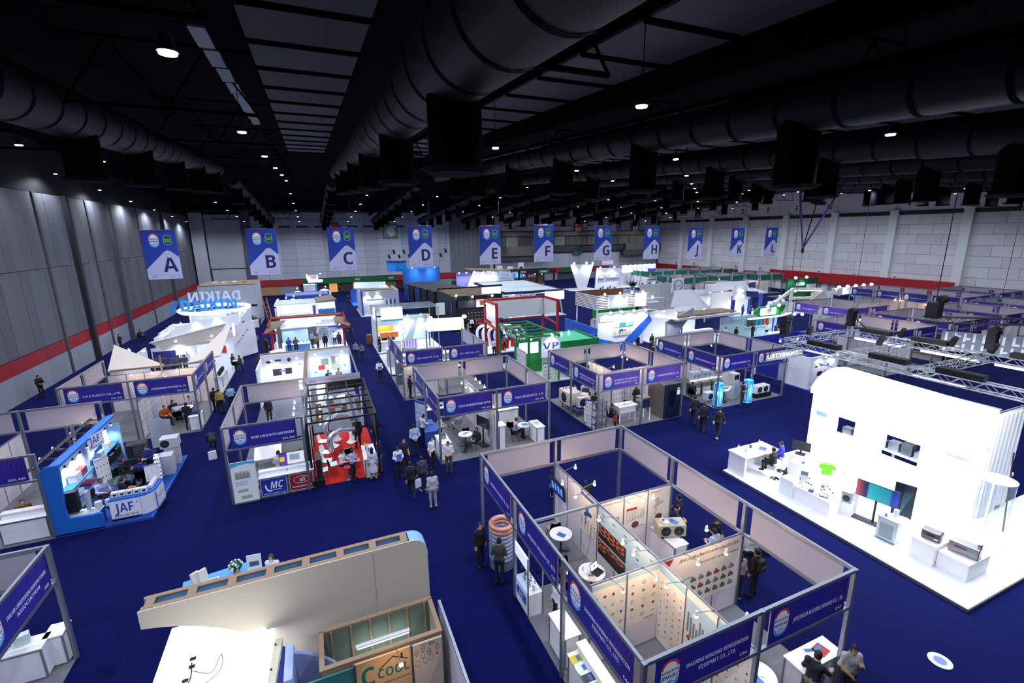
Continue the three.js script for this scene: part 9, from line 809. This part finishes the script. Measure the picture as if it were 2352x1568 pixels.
{ const t = stand('white cabinet maker stand with R logo box behind the round monogram', 50.5, -53.5, 6, 4); box(t, 'sign_box', W1, 4.2, 1.1, 0.4, 2.6, 2.6, 3.6); letters(t, tagText('R', '#2a50b0', '#f0f2f6'), 0.8, 0.9, 1.0, 2.7, 3.84); walls(t, W1, [[6, 2.6, 0.1, 3, 0.08, 1.4]]); box(t, 'oven_door', DK, 1.2, 0.9, 0.1, 4.6, 0.9, 3.4); printBoard(t, 'poster', pTech2, 2, 1.6, 0.05, 2, 0.3, 1.5); box(t, 'brown_top', MDF, 4.6, 0.1, 2, 4, 3.7, 2.0); lamps(t, [[1.5, 2.5, 3.4], [4, 2.5, 3.2]], 40, 0.6, 0.12); }
{ const t = stand('white and blue chamfered pavilion with slatted roof and blue posts', 50.2, -50, 8, 6.2, mat(0xc8ccd4, 0.6)); slab(t, 'chamfer_fascia', W1, [[0, 2.2, 5.6], [3.2, 2.2, 5.6], [2.4, 3.9, 5.4], [0.3, 4.0, 5.4]], 0.14); slab(t, 'blue_fascia', NAVY, [[2.5, 2.6, 5.66], [5.0, 2.3, 5.4], [5.0, 3.0, 5.2], [2.3, 3.3, 5.6]], 0.12); slab(t, 'back_fascia', W1, [[1.0, 3.0, 1.4], [7.4, 2.8, 1.4], [7.0, 4.0, 1.2], [1.6, 4.1, 1.2]], 0.14); slab(t, 'blue_fascia', NAVY, [[6.6, 2.8, 2.6], [8.0, 2.9, 2.2], [8.2, 3.9, 2.0], [6.4, 3.8, 2.4]], 0.12); for (let i = 0; i < 7; i++) bar(t, 'roof_slat', W1, [3.0 + 0.6 * i, 2.8, 5.2], [2.6 + 0.7 * i, 3.3, 1.6], 0.1); for (const x of [0.5, 3.6, 5.6]) box(t, 'blue_post', BL, 0.35, 2.6, 0.35, x, 0.08, 5.2); for (const x of [1.6, 2.6]) box(t, 'lit_poster', glow(x < 2 ? 0xffd0b8 : 0xffe0a8, 1.3), 0.8, 1.5, 0.1, x, 0.4, 3.8); letters(t, tagText('KIREI', '#3a50e0', '#e8ecff'), 1.2, 0.4, 1.2, 2.3, 5.76); walls(t, W1, [[7.4, 2.6, 0.1, 4, 0.08, 1.6]]); lamps(t, [[1.2, 3.4, 5.9], [3.4, 2.6, 3.8], [5.4, 2.6, 3.6]], 40, 0.4, 0.16); } [[51.2, -43.6, 0x2a78d8], [52.4, -43.4, 0x2a78d8], [53.6, -43.8, 0x15161a]].forEach(([x, z, c], i) => person(['first person in blue polo', 'second person in blue polo', 'woman in black'][i] + ' before the chamfered pavilion', x, z, 20 * i, { shirt: c, long: i === 2 }));
{ const t = stand('cream house-shaped stand with open gable frame and light strips', 56, -47.5, 11, 5.4, mat(0xd8d4c8, 0.6)); slab(t, 'gable_wall', mat(0xd4cdbf, 0.6), [[5.5, 0.1, 5.4], [10.2, 0.1, 5.0], [10.6, 1.6, 4.8], [9.6, 2.9, 4.8], [6.0, 1.6, 5.3]], 0.14); for (const [a, b] of [[[0, 1.6, 4.6], [4.2, 3.2, 4.0]], [[4.2, 3.2, 4.0], [9.4, 2.9, 4.4]], [[4.0, 3.2, 4.0], [4.0, 1.8, 4.0]], [[4, 1.9, 4], [8, 1.8, 4.2]]]) bar(t, 'frame_beam', mat(0xf4eee0, 0.6), a, b, 0.34); bar(t, 'led_line', glow(0xfff0d8, 3), [4.3, 3.0, 4.16], [9.2, 2.72, 4.56], 0.08); walls(t, W1, [[2.2, 1.7, 0.1, 1.0, 0.08, 5.0], [5, 1.4, 0.1, 4, 0.08, 2.5]]); for (let i = 0; i < 6; i++) box(t, 'shown_ware', i % 2 ? DK : W1, 0.4, 0.5, 0.4, 1.6 + 0.7 * i, 1.3, 3.6); box(t, 'display_bench', W1, 5, 1.2, 0.8, 3.4, 0.1, 3.6); lamps(t, [[2, 2.4, 3.8], [5, 2.8, 3.8]], 30, 0, 0.1); }
{ const t = stand('refrigerant stand with green and white lozenge sign and pastel wall', 39.8, -37.5, 7, 6.4, mat(0xcfe0e4, 0.6)); const s = new THREE.Shape(); s.moveTo(0.6, 0); s.lineTo(3.3, 0); s.quadraticCurveTo(4.2, 0.2, 4.3, 1.0); s.lineTo(0.8, 1.0); s.quadraticCurveTo(-0.3, 0.5, 0.6, 0); mesh(t, 'lozenge_sign', new THREE.ExtrudeGeometry(s, { depth: 0.3, bevelEnabled: false }), mat(0x0f8a3a, 0.45)).position.set(-0.2, 2.7, 4.9); letters(t, tagText('BNF', '#1a7a3c', '#f6fbf8'), 2.2, 0.74, 1.6, 2.83, 5.24); box(t, 'light_shelf', glow(0xf6fbff, 1.6), 5.2, 0.1, 0.3, 1.9, 2.5, 5.0); walls(t, mat(0xb8d8e0, 0.5), [[3.2, 2.3, 0.1, -0.2, 0.1, 2.6, 0.0], [5.0, 2.3, 0.1, 4.0, 0.1, 2.6]]); letters(t, tagText('Aluminium Cylinders', '#1a9a4a', '#b8dce0'), 1.6, 0.5, 0.5, 1.7, 2.7); for (let i = 0; i < 6; i++) cyl(t, 'gas_cylinder', mat([0x4a5058, 0x5a5650, 0x3aa8c0, 0x2a9ab0, 0xb87850, 0xa86a48][i], 0.4), 0.2, 0.8, 2.0 + 0.55 * i, 1.2, 2.85, 0.14, 14); box(t, 'cylinder_shelf', W1, 3.6, 0.08, 0.5, 3.4, 1.12, 2.85); for (const [a, b] of [[[5.2, 0.2, 3.2], [5.2, 2.0, 3.2]], [[6.6, 0.2, 3.2], [6.6, 2.0, 3.2]], [[5.2, 2.0, 3.2], [5.9, 2.3, 3.2]], [[5.9, 2.3, 3.2], [6.6, 2.0, 3.2]]]) bar(t, 'blue_hexagon', BL, a, b, 0.12); lamps(t, [[1.0, 3.8, 5.6], [2.6, 3.8, 5.6], [4.4, 2.7, 5.2], [5.6, 2.6, 5.2], [6.8, 2.5, 5.2]], 34, 1.0, 0.15); box(t, 'oval_counter', W1, 2.2, 0.95, 0.7, 2.6, 0.1, 5.6); cyl(t, 'green_oval', GRN, 0.35, 0.04, 2.6, 0.5, 5.96, 0.35, 24, Math.PI / 2); } [['person in black at the refrigerant stand table', 41.2, -33.6, 0x15161a], ['person in white coat at the refrigerant stand', 43.0, -33.4, 0xe6e8ea], ['person in navy at the refrigerant stand counter', 43.8, -33.0, 0x1c2436], ['person in pale top at the refrigerant stand counter', 44.8, -32.6, 0xc8ccc0], ['person in white shirt left of the refrigerant stand', 37.6, -33.8, 0xdfe2e4], ['person in dark suit left of the refrigerant stand', 38.6, -33.4, 0x1a1c24]].forEach(([l, x, z, c]) => person(l, x, z, 0, { shirt: c, pose: 'hold' }));
{ const t = stand('dark green wall stand with white wordmark by the far side wall', 71, -56, 8, 4, mat(0x6a6e6a, 0.7)); walls(t, mat(0x0f5a34, 0.6), [[7.6, 3.2, 0.14, 3.8, 0.08, 3.4]], 'green_wall'); letters(t, tagText('☰ MEZAIR', '#e8f4ec', '#0f5a34'), 3.0, 0.8, 3.0, 1.9, 3.52); box(t, 'photo_panel', W1, 2.4, 1.0, 0.06, 6.0, 1.2, 3.52); lamps(t, [[1.0, 3.5, 4.2], [3.6, 3.5, 4.2]], 50, 0.5, 0.22); }
{ const t = stand('white curved header stand with globe lamps and red blue pillar', 66.5, -46.5, 9, 4.5); slab(t, 'curved_header', W1, [[1.6, 2.0, 4.2], [9.4, 2.2, 3.8], [9.4, 2.9, 3.8], [0.6, 3.0, 4.2]], 0.5); slab(t, 'white_fin', W1, [[6.4, 0.1, 4.4], [8.8, 0.1, 4.0], [9.2, 2.4, 3.8], [6.8, 2.4, 4.2]], 0.3); box(t, 'red_pillar', RED, 0.3, 2.3, 0.4, 6.0, 0.1, 4.4); box(t, 'blue_pillar', BL, 0.7, 2.2, 0.3, 5.4, 0.1, 4.3); walls(t, W3, [[5, 2, 0.1, 3, 0.1, 1]]); box(t, 'navy_strip', NAVY, 3.6, 0.3, 0.1, 2.2, 1.8, 4.4); cyl(t, 'round_emblem', W1, 0.6, 0.12, 1.2, 2.5, 4.5, 0.6, 24, Math.PI / 2); lamps(t, row(5, i => [1.2 + 1.8 * i, 3.2, 4.4]), 40, 0.4, 0.22); }
const V = n => row(n, i => [['POLYAIRE INTERNATIONAL', 'REAL REFRIGERATION (THAILAND) CO., LTD.', 'YUANSHENG CO., LTD.', 'HISEEN (THAILAND) CO., LTD.'][i % 4], 'G' + (25 + i), 0]), V1 = n => row(n, i => [['SHENZHEN TRADING CO., LTD.', 'DANKY (THAILAND) CO., LTD.'][i % 2], 'H' + (11 + i), 1]);
shellStand('violet fascia shell stand directly behind the stage truss', { x: 39.8, z: -26.4, nx: 2, nz: 2, f: V(2), l: V(2), r: [1, 1], b: [0, 0], walls: [[3, 0.3, 3, 6, {}], [0.3, 3, 5.8, 3, {}]] }); shellStand('violet fascia shell stand with black display walls beyond the truss', { x: 48, z: -26.4, nx: 2, nz: 2, f: V1(2), l: V(2), r: V(2), b: [0, 0], walls: [[3, 0.3, 3, 6, {}, 2.4, DK], [0.3, 5.6, 5.8, 5.6, {}, 2.4, DK]] }); shellStand('violet fascia shell stand third in the row towards the side wall', { x: 56.4, z: -26.4, nx: 2, nz: 2, f: V(2), l: V1(2), r: [1, 1], b: [0, 0], walls: [[3, 0.3, 3, 6, {}]] }); shellStand('violet fascia shell stand last in the row at the right picture edge', { x: 65, z: -26.6, nx: 2, nz: 2, f: V(2), l: V1(2), r: [1, 1], b: [0, 0], walls: [[3, 0.3, 3, 6, {}]] });
shellStand('violet fascia shell stand beside the refrigerant stand', { x: 48, z: -34.4, nx: 2, nz: 2, f: V1(2), l: V1(2), r: [1, 1], b: [0, 0], walls: [[3, 0.3, 3, 6, { 3: pTech2 }]] }); shellStand('long violet fascia shell row under the red band of the side wall', { x: 66.4, z: -39.8, nx: 2, nz: 4, f: V(2), l: V(4), r: [1, 1, 1, 1], b: [0, 0], walls: [[0.8, 0.3, 0.8, 11.6, { '-4': pBlue, '-5': pBlue, '-7': pTech }]] }); shellStand('violet fascia shell stand behind the long violet row', { x: 74.5, z: -34, nx: 2, nz: 2, f: V(2), l: V1(2), r: [1, 1], b: [0, 0] });
for (const [x, z, nx, l] of [[56, -66.5, 2, 'green fascia shell stand nearest the globe lamp stand'], [64, -66, 2, 'green fascia shell stand in the middle of the far row'], [72, -64.5, 2, 'green fascia shell stand at the end of the far row'], [60, -79, 3, 'rear green fascia shell stand left of the wall letters'], [70.5, -77, 3, 'rear green fascia shell stand under the wall letters']]) shellStand(l, { x, z, nx, nz: 2, f: row(nx, () => 2), l: [2, 2], r: [2, 2], b: row(nx, () => 2), walls: [[3, 0.2, 3, 5.6, {}], [0.3, 0.4, 3 * nx - 0.3, 0.4, {}]] });
SG('small warm spotlight in the far violet and green shell rows', 'spotlights of the far shell rows', [[42.8, -24, 90], [44, -23.4, 0], [51, -24, -90], [59.4, -24, -90], [51, -31, 90], [51, -29.6, -90], [66.2, -34, -90], [66.2, -31, 90], [59, -63, 90], [62, -66, 0], [67, -63, 90], [75, -62, -90], [74, -74, 0], [78, -74, 0]], { cd: 14, b: 0.09 });
{ const t = stand('royal blue low wall stand peeking out behind the truss', 31.6, -26.4, 6, 5.8, mat(0x5a6078, 0.8)); walls(t, mat(0x1e2c98, 0.6), [[5.8, 2.6, 0.1, 3, 0.08, 0.2], [0.1, 2.6, 3, 0.1, 0.08, 1.6], [0.1, 2.6, 3, 5.9, 0.08, 1.6]], 'blue_wall'); lamps(t, [[2, 2.5, 1.6], [4, 2.5, 1.6]], 20, 0, 0.08); box(t, 'yellow_machine', mat(0xd0b020, 0.5), 0.6, 0.9, 0.5, 4.6, 0.1, 2.4); }
{ const t = stand('white walled product stand with small machine pictures beside the truss end', 31.2, -22.4, 3.2, 2.0, mat(0x2a3aa8, 0.6)); walls(t, W1, [[3.0, 2.3, 0.12, 1.6, 0.1, 1.7], [0.12, 2.3, 1.6, 0.1, 0.1, 0.9]]); printBoard(t, 'poster', wDrone, 2.6, 1.5, 0.04, 1.6, 0.5, 1.8); lamps(t, [[1.0, 2.5, 2.2], [2.2, 2.5, 2.2]], 9, 0.4, 0.06); }
for (const a of [fasA, fasB, posA, wideA, scrA, txtA]) a.done();
scrA.m.emissiveMap = scrA.m.map;
renderer.render(scene, camera);
